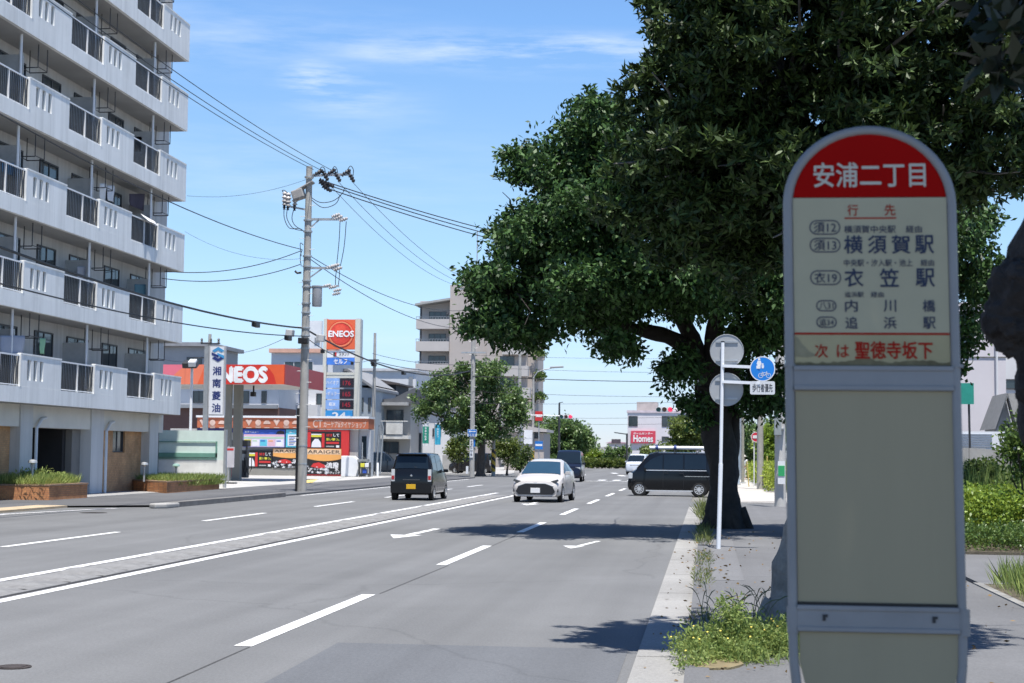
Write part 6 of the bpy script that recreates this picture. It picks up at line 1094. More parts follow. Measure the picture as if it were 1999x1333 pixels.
# --- dark van facing us in the middle distance
def box_van(name, label, loc, rotz, paint, hgt=1.9, group='cars on the road'):
    s_ = hgt/1.9; c = Car(name, label, loc, rotz, [(-2.2, .35, .76, .8, .76, 1.0, .74), (-2.1, .25, .83, 1.05, .81, 1.75*s_, .72), (-1.9, .22, .845, 1.05, .82, hgt-.04, .69), (.7, .22, .845, 1.03, .82, hgt, .68), (1.0, .22, .845, 1.03, .82, hgt-.1, .69), (1.75, .22, .84, 1.0, .81, 1.08, .74), (2.1, .26, .79, .86, .76, .95, .66), (2.2, .34, .7, .6, .68, .74, .6)], paint, group)
    c.screen(1.72, 1.03, .72, .66, 'windscreen'); c.window(.25, 1.25, .08, .93, .1, .5); c.window(-.8, .2, .08, .93, .08, .93); c.window(-1.95, -.88, .08, .9, .08, .93); c.wheels(1.35, -1.35, .825, .31); c.mirror(1.2, .82, 1.1, paint)
    c.plate('grille', rect2(-.4, .4, .62, .82), 2.12, black, .07); c.plate('number_plate', rect2(-.165, .165, .36, .52), 2.16, npm, .05)
    for d in (1, -1): c.plate('headlight', rect2(*sorted((d*.46, d*.74)), .68, .88), 2.08, lamp_clear, .06)
    return c
p = at(1107, 905, 95); box_van('van', 'dark blue-black van waiting behind the white hatchback', (p.x, 97, 0), R_(-90+2), paint_mat('paint_navy', (.010, .014, .028), .15))
# --- far white van, parked dark car, far black car, scooter rider
p = at(1246, 905, 134); box_van('van', 'small white van beyond the nose of the black van', (p.x, 136, 0), R_(-90-8), paint_mat('paint_white_far', (.50, .54, .60)), 1.75)
p = at(742, 905, 116); cc = tall_wagon('wagon', 'dark blue-grey car parked by the grey two-storey house', (p.x, 116, .05), R_(12), paint_mat('paint_slate', (.03, .04, .055)))
p = at(893, 905, 122); tall_wagon('wagon', 'dark car parked in the shade below the round street tree', (p.x+.8, 124, .05), R_(175), paint_mat('paint_char', (.02, .02, .022)))
# ================================================================== the walker in white
p = gr(1453, 936, .06); k_ = thing('person', 'person in a white top and pale trousers walking on the sunlit pavement', 'person', (p.x, p.y, .06))
def skinned(name, joints, edges, m, parent):
    me = bpy.data.meshes.new(name); me.from_pydata([j[:3] for j in joints], edges, []); o = bpy.data.objects.new(name, me); COL.objects.link(o)
    md = o.modifiers.new('skin', 'SKIN'); md.use_smooth_shade = True
    for v, j in zip(me.skin_vertices[0].data, joints): v.radius = (j[3], j[4] if len(j) > 4 else j[3])
    me.skin_vertices[0].data[0].use_root = True
    sb = o.modifiers.new('sub', 'SUBSURF'); sb.levels = 2; sb.render_levels = 2
    dg = bpy.context.evaluated_depsgraph_get(); nm = bpy.data.meshes.new_from_object(o.evaluated_get(dg)); nm.name = name
    bpy.data.objects.remove(o); o = bpy.data.objects.new(name, nm); nm.materials.clear(); nm.materials.append(m); COL.objects.link(o); o.parent = parent; ORG[o] = ORG[parent]; return o
J = [(0, 0, .88, .12, .10), (0, 0, 1.02, .11, .09), (0, -.01, 1.18, .13, .10), (0, -.01, 1.33, .13, .09), (0, -.01, 1.42, .045), (0, -.03, 1.50, .065, .08), (0, -.035, 1.58, .07, .085),
     (.16, -.01, 1.33, .05), (.21, .02, 1.08, .038), (.20, -.12, .88, .028), (.20, -.16, .80, .03, .018), (-.16, -.01, 1.33, .05), (-.21, .03, 1.08, .038), (-.21, .08, .86, .028), (-.21, .09, .78, .03, .018),
     (.08, 0, .80, .085), (.09, -.12, .46, .06), (.09, -.16, .08, .04), (.09, -.27, .04, .04, .03), (-.08, 0, .80, .085), (-.09, .10, .46, .06), (-.09, .24, .10, .04), (-.09, .14, .04, .04, .03)]
E_ = [(0, 1), (1, 2), (2, 3), (3, 4), (4, 5), (5, 6), (3, 7), (7, 8), (8, 9), (9, 10), (3, 11), (11, 12), (12, 13), (13, 14), (0, 15), (15, 16), (16, 17), (17, 18), (0, 19), (19, 20), (20, 21), (21, 22)]
skin_m = pm('skin', (.42, .26, .19), .6, .05); skinned('body', J, E_, skin_m, k_)
J2 = [(0, 0, .90, .15, .125), (0, 0, 1.05, .135, .115), (0, -.01, 1.20, .15, .125), (0, -.01, 1.34, .145, .11), (0, -.01, 1.40, .07), (.17, -.01, 1.33, .068), (.215, .02, 1.08, .056), (.205, -.08, .95, .046), (-.17, -.01, 1.33, .068), (-.215, .03, 1.08, .056), (-.21, .06, .93, .046)]
skinned('shirt', J2, [(0, 1), (1, 2), (2, 3), (3, 4), (3, 5), (5, 6), (6, 7), (3, 8), (8, 9), (9, 10)], pm('shirt_white', (.68, .68, .70), .85, .04), k_)
J3 = [(0, 0, .90, .14, .12), (.085, 0, .78, .10), (.09, -.12, .46, .075), (.09, -.155, .13, .06), (-.085, 0, .78, .10), (-.09, .10, .46, .075), (-.09, .225, .16, .06)]
skinned('trousers', J3, [(0, 1), (1, 2), (2, 3), (0, 4), (4, 5), (5, 6)], pm('trousers_pale', (.50, .48, .47), .85, .06), k_)
q = MB(); q.lathe([(.0, .1), (.05, .095), (.085, .06), (.095, 0), (.17, -.015), (.17, -.025), (.09, -.02)], (p.x, p.y-.03, .06+1.60), (0, 0, 1), 18); q.build('hat', pm('hat_pale', (.55, .52, .48), .9, .05), k_)
q = MB(); q.lathe([(0, -.12), (.06, -.11), (.082, -.05), (.085, .0)], (p.x, p.y-.005, .06+1.60), (0, 0, 1), 16); q.build('hair', pm('hair_dark', (.02, .017, .015), .6), k_)
# ================================================================== utility poles
def guard(t, x, y, r):
    q = MB(); n = 16; yl, bk_ = pm('guard_yellow', (.55, .36, .03), .6), black
    for i in range(18):
        for k in range(n):
            a0, a1 = 2*math.pi*k/n, 2*math.pi*(k+1)/n; z0, z1 = .35+i*.09, .35+(i+1)*.09; q.mat(yl if ((i+k*.55) % 6) < 3 else bk_)
            q.add([(x+(r+.015)*math.cos(a0), y+(r+.015)*math.sin(a0), z0), (x+(r+.015)*math.cos(a1), y+(r+.015)*math.sin(a1), z0), (x+(r+.015)*math.cos(a1), y+(r+.015)*math.sin(a1), z1), (x+(r+.015)*math.cos(a0), y+(r+.015)*math.sin(a0), z1)], [(0, 1, 2, 3)])
    q.build('striped_guard', None, t)
def upole(label, x, y, top, r=.17, lean=0., steps=True, striped=False, z0=.03, mat=None):
    t = thing('utility_pole', label, 'utility pole', (x, y, z0), 0, 'utility poles along the street')
    q = MB(); q.tube([(x, y, z0-.03), (x+lean*top*.5, y, top*.5), (x+lean*top, y, top)], [r, r*.85, r*.66], 14); q.build('pole', mat or conc_pole, t)
    if steps:
        q = MB()
        for k in range(int((top-2.5)/.45)): z = 2.2+.45*k; q.tube([(x+lean*z, y-.1, z), (x+lean*z+(.32 if k % 2 else -.32), y-.1, z)], .011, 4)
        q.build('step_bolts', galv, t)
    if striped: guard(t, x, y, r)
    return t
# --- main pole with transformer, switch and cross arms
PX, PY = gr(589, 962).x, gr(589, 962).y
PT = at(604, 325, PY).z; LN = (at(604, 325, PY).x-PX)/PT
mp_ = upole('tall grey utility pole with cross arms and transformer gear on the left pavement', PX, PY, PT, .19, LN, z0=.06)
def ph(px, py, dy=0.): return at(px, py, PY+dy)
q = MB(); q.tube([(PX-.20, PY-.02, .06), (PX-.20+LN*2.6, PY-.02, 3.4)], [.075, .075], 10); q.build('cable_cover', black, mp_)
for py in (346, 430, 452, 500, 520, 548, 560, 592, 610, 640, 655, 680, 905, 870): p = ph(589+(962-py)*.0236, py); q = MB(); q.lathe([(.15, -.03), (.19, -.03), (.19, .03), (.15, .03)], p, (0, 0, 1), 14); q.build('band', galv, mp_)
ins = pm('insulator', (.45, .43, .42), .35, .06); inb = pm('insulator_black', (.03, .03, .035), .4)
def arm(px0, py0, px1, py1, name='cross_arm', w=.09): q = MB(); q.bar(ph(px0, py0), ph(px1, py1), w); return q.build(name, galv, mp_)
a1 = arm(600, 343, 685, 340); a2 = arm(596, 428, 672, 428); a3 = arm(594, 523, 660, 523); a4 = arm(560, 402, 602, 410, w=.07); a5 = arm(592, 562, 662, 558, w=.07)
q = MB(); q.bar(ph(597, 452), ph(622, 430), .05); q.bar(ph(596, 548), ph(628, 525), .05); q.build('brace', galv, mp_)
def insul(px, py, m=ins, s=1., tilt=(0, 0, 1), par=None):
    q = MB(); q.lathe([(.02, -.22*s), (.075*s, -.2*s), (.035*s, -.15*s), (.085*s, -.1*s), (.04*s, -.05*s), (.085*s, 0), (.045*s, .06*s), (.075*s, .1*s), (.02, .16*s)], ph(px, py), tilt, 12); q.build('insulator', m, par or mp_)
for px, py in ((623, 336), (648, 335), (677, 336)): insul(px, py, inb, 1.2, (.8, 0, .5))
for px, py in ((636, 345), (660, 347), (687, 348)): insul(px, py, inb, 1.2, (.5, 0, -.8))
for px, py in ((662, 424), (657, 420), (672, 428)): insul(px, py, ins, 1., (.9, 0, .3))
for px, py in ((648, 520), (656, 518), (661, 524)): insul(px, py, ins, 1., (.9, 0, .3))
for px, py in ((556, 385), (563, 387), (576, 385)): insul(px, py, ins, 1.5)
for px, py in ((555, 400), (562, 401), (575, 402)): insul(px, py, inb, .9)
for px, py in ((634, 356), (645, 361), (640, 369), (634, 361)): insul(px, py, inb, 1.2, (.8, 0, -.45))
for px, py in ((651, 560), (658, 573), (640, 557), (660, 566)): insul(px, py, ins, .9, (.9, 0, .2))
q = MB(); c = ph(583, 380); q.obox(c, (.92, 0, .3), (0, 1, 0), (-.3, 0, .92), .25, .24, .2); q.obox(ph(596, 364), (.88, 0, .47), (0, 1, 0), (-.47, 0, .88), .4, .22, .04); q.build('switch_gear', pm('gear_grey', (.28, .27, .26), .6), mp_, bevel=.04)
q = MB(); c = ph(619, 578); q.lathe([(0, -.42), (.19, -.42), (.20, -.38), (.20, .36), (.22, .37), (.22, .42), (0, .42)], c, (0, 0, 1), 20); q.build('transformer', pm('transformer_grey', (.30, .31, .33), .5), mp_)
q = MB(); c = ph(565, 658); 
q.build
def cabl(pts, r=.016, n=14, name='jumper_cable', m=None):
    P = [ph(*p[:2]) for p in pts]; out = []
    for i in range(len(P)-1):
        p0, p1, p2, p3 = P[max(i-1, 0)], P[i], P[i+1], P[min(i+2, len(P)-1)]
        for k in range(5):
            t = k/5; out.append(.5*((2*p1)+(p2-p0)*t+(2*p0-5*p1+4*p2-p3)*t*t+(3*p1-p0-3*p2+p3)*t**3))
    out.append(P[-1]); q = MB(); q.tube(out, r, 5); q.build(name, m or rubber, mp_)
for pts in (((623, 334), (628, 326), (634, 330), (637, 350)), ((648, 332), (653, 325), (658, 331), (660, 348)), ((677, 334), (684, 324), (690, 332), (688, 350)), ((555, 402), (555, 425), (565, 445), (585, 446), (593, 452)), ((562, 403), (560, 425), (572, 445), (590, 450)), ((575, 404), (570, 425), (576, 440), (592, 450)),
            ((556, 380), (551, 372), (556, 372), (565, 380)), ((606, 384), (625, 395), (650, 392), (668, 378), (672, 368)), ((608, 390), (630, 405), (655, 398), (664, 380)), ((588, 500), (586, 475), (592, 478)), ((588, 520), (586, 500), (590, 488)), ((664, 428), (662, 470), (657, 520)), ((676, 432), (672, 480), (664, 522)), ((657, 525), (655, 545), (655, 560)), ((663, 528), (662, 545), (660, 560))): cabl(pts)
q = MB()
for (px, py) in ((566, 650), (626, 660)): c = ph(px, py); q.obox(c, (.95, 0, -.1), (0, 1, 0), (.1, 0, .95), .17, .12, .14)
q.build('splice_box', pm('box_pale', (.46, .46, .46), .6), mp_, bevel=.02)
q = MB(); q.obox(ph(592, 665, -.25), (1, 0, 0), (0, 1, 0), (0, 0, 1), .2, .1, .12); q.tube([ph(576, 529), ph(580, 533), ph(588, 532)], .05, 6); q.build('junction_box', black, mp_, bevel=.02)
# --- other poles
PC = gr(921, 932); ctop = at(922, 560, PC.y).z
pc_ = upole('grey utility pole in front of the round street tree with a blue one-way sign', PC.x, PC.y, ctop+1.0, .18, .0, z0=.06)
q = MB(); q.box(PC.x-1.1, PC.x+1.1, PC.y-.25, PC.y-.17, ctop-.2, ctop-.1); q.box(PC.x-.8, PC.x+.9, PC.y-.25, PC.y-.17, at(921, 690, PC.y).z, at(921, 690, PC.y).z+.1); q.build('cross_arm', galv, pc_)
def zc(py): return at(921, py, PC.y).z
def xc(px): return at(px, 860, PC.y).x
q = MB(); q.mat(white); q.box(xc(914)-.02, xc(931)+.02, PC.y-.24, PC.y-.2, zc(852), zc(838)); os_ = q.build('one_way_sign', None, pc_)
q = MB(); q.mat(pm('sign_blue2', (.015, .16, .50), .45)); q.box(xc(914), xc(931), PC.y-.252, PC.y-.2405, zc(846), zc(838.5)); q.mat(white); q.prism([(xc(915.5), zc(842.2)), (xc(919), zc(839.8)), (xc(919), zc(841.4)), (xc(929.5), zc(841.4)), (xc(929.5), zc(843)), (xc(919), zc(843)), (xc(919), zc(844.6))], (0, PC.y-.253, 0), (1, 0, 0), (0, 0, 1), (0, -1, 0), .004); q.build('arrow_face', None, os_)
q = MB(); q.mat(MATS['sign_blue2']); q.text('自転車', (xc(922.5), PC.y-.246, zc(849)), .2, width=.5, bold=.02); q.build('lettering', None, os_)
q = MB(); q.box(xc(918), xc(924.5), PC.y-.21, PC.y-.18, zc(893), zc(858)); nb_ = q.build('notice_plate', white, pc_); q = MB()
for i, s in enumerate('安浦町二丁目'): q.text(s, (xc(921.3), PC.y-.216, zc(862+5.2*i)), .15, bold=.02)
q.build('lettering', MATS['letter_dark'], nb_); q = MB(); q.box(xc(925), xc(928), PC.y-.15, PC.y-.12, zc(872), zc(858)); q.build('blue_plate', MATS['sign_blue2'], pc_); q = MB(); q.box(xc(911), xc(915), PC.y-.15, PC.y+.15, zc(925), zc(910)); q.build('meter_box', white, pc_)
p = at(728, 900, 124); pd_ = upole('slim grey utility pole beside the slate-grey gabled house', p.x, 124, at(728, 650, 124).z, .16, 0, False); q = MB(); z = at(728, 703, 124).z; q.box(p.x-.5, p.x+.4, 123.7, 123.8, z-.05, z+.05); q.box(p.x-.25, p.x+.2, 123.6, 123.83, z-.35, z-.05); q.build('cross_arm', dark_metal, pd_)
p = at(403, 720, 96); pe_ = upole('utility pole with small insulators rising behind the tall white sign', p.x, 96, at(412, 652, 96).z, .15, .02, False); z = at(403, 672, 96).z; q = MB(); q.box(p.x-.35, p.x+.9, 95.8, 95.9, z, z+.08); q.box(p.x-.8, p.x+.7, 95.8, 95.9, z-.9, z-.82); q.build('cross_arm', dark_metal, pe_); q = MB()
for d in (-.3, .3, .8): q.lathe([(.03, 0), (.09, .05), (.05, .12), (.09, .2), (.03, .3)], (p.x+d, 95.85, z+.08), (0, 0, 1), 8)
q.build('insulator', inb, pe_)
p = at(1013, 900, 150); upole('grey utility pole against the right part of the beige apartment block', p.x, 150, at(1013, 672, 150).z, .2, 0, False)
p = gr(963, 930); upole('short grey pole with a yellow and black striped guard by the garden wall', p.x, p.y, at(963, 840, p.y).z, .15, 0, False, True)
p = at(1040, 905, 150); lp_ = upole('street lamp pole with a striped guard and a long curved lamp arm', p.x, 150, at(1043, 735, 150).z, .14, .0, False, True); a = at(1043, 735, 150); b = at(1060, 722, 150); d = at(1093, 717, 150); q = MB(); q.tube([a, at(1049, 726, 150), b, at(1078, 718, 150), d], .05, 8); q.build('lamp_arm', galv, lp_); q = MB(); q.obox(d+Vector((-.3, 0, .02)), (1, 0, .05), (0, 1, 0), (-.05, 0, 1), .65, .15, .08); q.build('lamp_head', pm('lamp_grey', (.3, .3, .3), .5), lp_, bevel=.04)
p = at(1523, 900, 52); upole('pale concrete pole close to the left edge of the bus stop sign', p.x, 52, 9.5, .19, 0, False, z0=.05, mat=pm('pole_pale', (.50, .49, .465), .8, .1, 2.5, stain=.15))
t = thing('control_box', 'grey control box clamped to the pale pole beside the bus stop sign', 'box', at(1515, 830, 51.7)); q = MB(); a, b = at(1511, 850, 51.7), at(1519, 808, 51.7); q.box(a.x, b.x+.1, 51.55, 51.80, a.z, b.z); q.build('case', pm('case_green', (.28, .31, .31), .5), t, bevel=.02); q = MB(); q.box(b.x+.1, b.x+.2, 51.65, 51.9, a.z+.2, a.z+.24); q.build('clamp', galv, t)
q = MB(); a, b = at(1519, 945, 51.5), at(1533, 900, 51.5); q.mat(white); q.box(a.x, b.x, 51.7, 51.74, a.z, b.z); t = q.own('pole_notice', None, 'green and white notice wrapped low on the pale pole', 'notice'); q = MB(); q.box(a.x+.01, b.x-.01, 51.685, 51.699, a.z+.35*(b.z-a.z), a.z+.8*(b.z-a.z)); q.build('green_band', pm('notice_green', (.03, .35, .12), .5), t)
p = at(1484, 900, 78); upole('plain grey pole standing in the bright hedge right of the red disc', p.x, 78, 11.5, .17, 0, False)
for px, Y, lab, m_, r_ in ((1441, 88, 'pale blue-grey pole at the left of the far pavement', pm('pole_blue', (.36, .45, .56), .5), .09), (1450, 94, 'thin olive-grey pole behind the walker', pm('pole_olive', (.30, .29, .24), .7), .10)):
    p = at(px, 900, Y); t = thing('street_pole', lab, 'pole', (p.x, Y, .06)); q = MB(); q.tube([(p.x, Y, .03), (p.x, Y, 6.0)], [r_, r_*.8], 10); q.build('pole', m_, t); q = MB(); q.lathe([(r_*.8, 6.0), (r_*.85, 6.03), (0, 6.05)], (p.x, Y, 0), (0, 0, 1), 10); q.build('cap', galv, t); q = MB(); q.lathe([(r_*1.0, .05), (r_*1.6, .05), (r_*1.6, .11), (r_, .13)], (p.x, Y, 0), (0, 0, 1), 10); q.build('foot_plate', galv, t)
p = at(1476, 853, 86); t = thing('road_sign', 'round red no-entry style sign above the bright hedge', 'road sign', (p.x-.1, 86, .05)); q = MB(); q.tube([(p.x-.1, 86, .05), (p.x-.1, 86, p.z+.3)], .035, 8); q.build('post', galv, t); q = MB(); q.mat(pm('sign_red2', (.55, .03, .05), .45)); q.disc((p.x, 85.94, p.z), (0, -1, 0), .25, .01, 28); q.mat(white); q.lathe([(.25, 0), (.28, 0), (.28, .012), (.25, .012)], (p.x, 85.94, p.z), (0, -1, 0), 28, False); q.mat(white); q.box(p.x-.18, p.x+.18, 85.915, 85.928, p.z-.07, p.z+.09); q.build('disc', None, t)
for px, py0, lab in ((1458, 900, 'thin leaning yellow stake in the hedge, left one'), (1497, 890, 'thin leaning yellow stake in the hedge, right one')):
    a, b = at(px, py0, 84), at(px+(4 if px < 1470 else 7), 908, 84); t = MB(); t.tube([(b.x, b.y, .05), a], .03, 6); t.own('stake', pm('stake_yellow', (.55, .42, .14), .7), lab, 'stake')
p = at(1472, 895, 83); q = MB(); q.tube([(p.x, 83, .05), (p.x, 83, at(1472, 872, 83).z)], .03, 6); q.own('marker_post', pole_white, 'short white marker post standing in the bright hedge', 'post')
# pole bearing wires on the far side of the road, hidden in the big tree
PR = Vector((4.3, 96, 0)); upole('utility pole hidden behind the big broadleaf tree', PR.x, PR.y, 13.6, .18, 0, False)
# ================================================================== overhead wires
wire_m = pm('wire', (.022, .023, .026), .6, .1)
def wire(a, b, sag, r, label, n=22, boxes=(), group='overhead wires'):
    a, b = Vector(a), Vector(b); q = MB(); pts = []; r = r*.78
    for i in range(n+1): t = i/n; p = a.lerp(b, t); p.z -= sag*4*t*(1-t); pts.append(p)
    q.tube(pts, r, 5); c = a.copy(); t_ = thing('overhead_wire', label, 'wire', c, 0, group); q.build('cable', wire_m, t_)
    for u in boxes:
        p = a.lerp(b, u); p.z -= sag*4*u*(1-u); d = (b-a).normalized(); u_ = d.cross(Vector((0, 0, 1))).normalized(); q = MB(); q.obox(p-Vector((0, 0, .10)), d, u_, u_.cross(d), .28, .09, .09); q.build('splice_case', black, t_, bevel=.03)
    return t_
PB = Vector((PX+.2, 22, 0))
for d, py, l in ((-.0, 331, 'upper'), (.45, 335, 'middle'), (1.0, 337, 'lower')):
    a = ph(612+d*45, py); wire(a, (PB.x+d*.9, 22, a.z-.1), .55, .016, l+' of three power lines crossing the upper left corner to the main pole')
a = ph(590, 487); wire(a, (PB.x-.2, 22, a.z+.2), .75, .022, 'single power line running above the third balcony row to the main pole')
a = ph(588, 640); wire(a, (PB.x-.1, 22, a.z+.25), .65, .045, 'thick bundled cable running low across the apartment balconies', boxes=(.165,))
a = ph(588, 656); wire(a, (PB.x-.3, 22, a.z-.55), .55, .026, 'thinner cable under the thick bundle across the lowest balconies', boxes=(.05,))
for py, p2, l in ((490, (320, 529, -21.4), 'upper'), (516, (316, 543, -21.4), 'lower')):
    b = onx(p2[0], p2[1], p2[2]); wire(ph(586, py), b, .35, .022, l+' service wire from the main pole to the apartment corner')
wire(ph(604, 348), onx(365, 382, -21.6), .3, .009, 'faint thin wire from the pole top to the apartment block')
wire(ph(585, 505), onx(361, 452, -21.6), .4, .008, 'very thin wire between the fourth balcony and the main pole')
for i, (py, q_) in enumerate(((356, 12.9), (362, 12.5), (370, 12.2))): wire(ph(640+3*i, py), (PR.x-.4, PR.y, q_), .9, .030, ('highest', 'middle', 'lowest')[i]+' of three thick power lines crossing the road into the big tree')
for i, (px, py, d) in enumerate(((636, 352, -.9), (660, 354, 0.), (688, 355, .9))): wire(ph(px, py), (PC.x+d, PC.y-.2, ctop), .75, .014, ('left', 'middle', 'right')[i]+' one of three power lines sloping down from the pole top')
wire(ph(606, 500), (PC.x-.2, PC.y-.2, ctop-1.6), .8, .022, 'upper of two wires sloping down from mid pole towards the beige block'); wire(ph(606, 506), (PC.x-.25, PC.y-.2, ctop-2.9), .8, .022, 'lower of two wires sloping down from mid pole towards the beige block')
wire(ph(594, 641), (PC.x-.2, PC.y-.2, at(921, 718, PC.y).z-.2), .95, .05, 'thick bundled cable passing in front of the round red logo', boxes=(.30, .47))
wire(ph(594, 656), (at(728, 703, 124).x-.3, 123.7, at(728, 704, 124).z), .5, .024, 'cable from the main pole to the slim pole past the price sign', boxes=(.17, .60))
a = at(728, 690, 124); wire((a.x, 123.8, a.z), (PC.x, PC.y-.2, at(921, 712, PC.y).z), .3, .022, 'upper cable from the slim pole to the pole by the round tree'); a = at(728, 704, 124); wire((a.x, 123.8, a.z), (PC.x, PC.y-.2, at(921, 726, PC.y).z), .3, .035, 'lower cable from the slim pole to the pole by the round tree')
FR = Vector((6, 128, 0)); upole('far utility pole at the right corner behind the trees', FR.x, FR.y, 10.5, .16, 0, False)
for i, (py0, py1, r) in enumerate(((716, 724, .014), (734, 742, .035), (764, 771, .016), (787, 774, .014), (693, 694, .012), (815, 803, .016), (826, 818, .016))):
    a = at(922 if i < 5 else 1040, py0, PC.y-.2 if i < 5 else 150); b = at(1560, py1, FR.y); wire(a, b, .25, r, ('second', 'third and thickest', 'fourth', 'fifth', 'topmost', 'sixth', 'lowest')[i]+' wire across the gap of sky below the big tree')
wire(at(403, 680, 95.8), ph(566, 655), .5, .014, 'thin cable from the main pole to the pole behind the white sign'); a = at(403, 690, 95.8); wire(a, onx(316, 700, -24), .3, .014, 'short wires from the apartment block to the pole behind the white sign')
# ================================================================== traffic lights
sig_w = pm('signal_grey', (.55, .56, .57), .5, .05)
def signal(px, py, Y, label, arm_to, pole=None):
    c = at(px, py, Y); t = thing('traffic_light', label, 'traffic light', c, 0, 'traffic lights at the crossing'); q = MB(); q.prism([(sx_*.42+.18*math.cos(a), .18*math.sin(a)) for sx_, a0 in ((1, -90), (-1, 90)) for a in [R_(a0+x) for x in range(0, 181, 30)]], c, (1, 0, 0), (0, 0, 1), (0, 1, 0), .15)
    q.build('housing', sig_w, t); lens = [emit('lens_red', (.80, .04, .10), 1.0) if 'lens_red' not in MATS else MATS['lens_red'], pm('lens_amber', (.14, .07, .045), .3), pm('lens_green', (.008, .08, .075), .3)]
    for k, m_ in enumerate(reversed(lens)):
        x = c.x-.40+.40*k; q = MB(); q.disc((x, c.y-.001, c.z), (0, -1, 0), .155, .02, 20); l = q.build('lens', m_, t); q = MB(); n = 12
        for i in range(n):
            a0, a1 = R_(10+160*i/n), R_(10+160*(i+1)/n); r = .168
            q.add([(x+r*math.cos(a0), c.y-.002, c.z+r*math.sin(a0)), (x+r*math.cos(a1), c.y-.002, c.z+r*math.sin(a1)), (x+r*math.cos(a1), c.y-.2, c.z+r*math.sin(a1)-.02), (x+r*math.cos(a0), c.y-.2, c.z+r*math.sin(a0)-.02)], [(0, 1, 2, 3)])
        q.build('visor', sig_w, l)
    q = MB(); q.tube([(c.x+arm_to, c.y+.25, c.z+.12), (c.x+(.6 if arm_to > 0 else -.6), c.y+.25, c.z+.06)], .05, 8); q.box(c.x-.1, c.x+.1, c.y+.15, c.y+.3, c.z-.04, c.z+.04); q.build('arm', sig_w, t)
    q = MB(); q.tube([(c.x+arm_to, c.y+.25, .0), (c.x+arm_to, c.y+.25, c.z+.4)], .1, 8); q.build('pole', galv, t); return t
signal(1105, 813, 140, 'red traffic light on the arm beside the far left tree', -4.0); signal(1297, 799, 108, 'red traffic light in front of the white store building', 5.2)
a = at(1092, 786, 142); t = thing('street_pole', 'thin dark pole rising beside the left traffic light', 'pole', (a.x, 142, 0)); q = MB(); q.tube([(a.x, 142, 0), a], [.13, .08], 8); q.build('pole', dark_metal, t); q = MB(); q.bar(a, at(1099, 785, 142), .06); q.build('top_arm', dark_metal, t)
a = at(1224, 846, 190); t = thing('traffic_light', 'dark side-on signal pole at the end of the street beside the pink roof', 'traffic light', (a.x, 190, 0)); q = MB(); q.tube([(a.x, 190, 0), (a.x, 190, a.z)], .12, 8); q.bar((a.x, 190, a.z-.1), (at(1199, 857, 190).x, 190, a.z+.1), .12); q.build('pole', dark_metal, t); q = MB(); b = at(1202, 862, 190); q.box(b.x-.5, b.x+.6, 189.8, 190.1, b.z-.2, b.z+.3); q.build('housing', pm('housing_dark', (.08, .06, .07), .6), t)
# small signs at the far left corner
def plate_sign(px, py, Y, w_, h_, m, label, txt=None):
    c = at(px, py, Y); t = thing('corner_sign', label, 'sign', (c.x, Y, 0)); q = MB(); q.tube([(c.x, Y+.06, 0), (c.x, Y+.06, c.z+h_/2)], .045, 6); q.build('post', galv, t); q = MB(); q.box(c.x-w_/2, c.x+w_/2, Y-.03, Y+.01, c.z-h_/2, c.z+h_/2); b = q.build('board', m, t)
    q = MB(); q.box(c.x-w_/2+.05, c.x+w_/2-.05, Y-.042, Y-.0305, c.z-h_*.1, c.z+h_*.15); q.build('stripe', white, b)
plate_sign(1052, 869, 146, .75, .75, MATS['sign_blue2'], 'blue square sign at the far corner'); plate_sign(1052, 812, 148, .7, .9, P_red, 'red sign high on a post at the far corner by the beige block'); plate_sign(1031, 853, 145, .8, 1.3, white, 'white notice board on a post at the far corner')
def banner(px0, py0, px1, py1, Y, m, m2, label, txt):
    x0, x1, z0, z1 = xx(px0, Y), xx(px1, Y), zz(py1, px0, Y), zz(py0, px0, Y); t = thing('banner_flag', label, 'banner', ((x0+x1)/2, Y, 0)); q = MB(); q.tube([(x0-.05, Y, 0), (x0-.05, Y, z1+.1)], .03, 6); q.tube([(x0-.05, Y, z1+.03), (x1, Y, z1+.03)], .02, 6); q.build('pole', galv, t)
    q = MB(); n = 8; yy = [.05*math.sin(i*1.3) for i in range(n+1)]
    for i in range(n):
        for a_, b_, mt in ((0, .16, m2), (.16, .9, m), (.9, 1, m2)): za, zb2 = z1+(z0-z1)*a_, z1+(z0-z1)*b_; q.mat(mt); q.add([(x0+(x1-x0)*i/n, Y+yy[i], zb2), (x0+(x1-x0)*(i+1)/n, Y+yy[i+1], zb2), (x0+(x1-x0)*(i+1)/n, Y+yy[i+1], za), (x0+(x1-x0)*i/n, Y+yy[i], za)], [(0, 1, 2, 3)])
    cl = q.build('cloth', None, t); md = cl.modifiers.new('thick', 'SOLIDIFY'); md.thickness = .01; q = MB()
    for i, s in enumerate(txt): q.text(s, ((x0+x1)/2, Y-.09, z1+(z0-z1)*(.24+.12*i)), (z1-z0)*.085, bold=.03)
    q.build('lettering', MATS['letter_white'], cl)
banner(826, 825, 838, 870, 122, pm('banner_green', (.03, .30, .22), .7), white, 'green and white upright banner left of the round street tree', '営業中駐車'); banner(850, 828, 861, 868, 121, pm('banner_cyan', (.05, .42, .60), .7), MATS['banner_cyan'], 'cyan upright banner against the round street tree', '空室有り')
for px, lab in ((737, 'upright white bollard by the parked dark car'),): p = gr(px, 932); q = MB(); q.lathe([(0, .95), (.05, .93), (.07, .88), (.07, 0)], (p.x, p.y, .03), (0, 0, 1), 14); q.own('bollard', pole_white, lab, 'bollard')
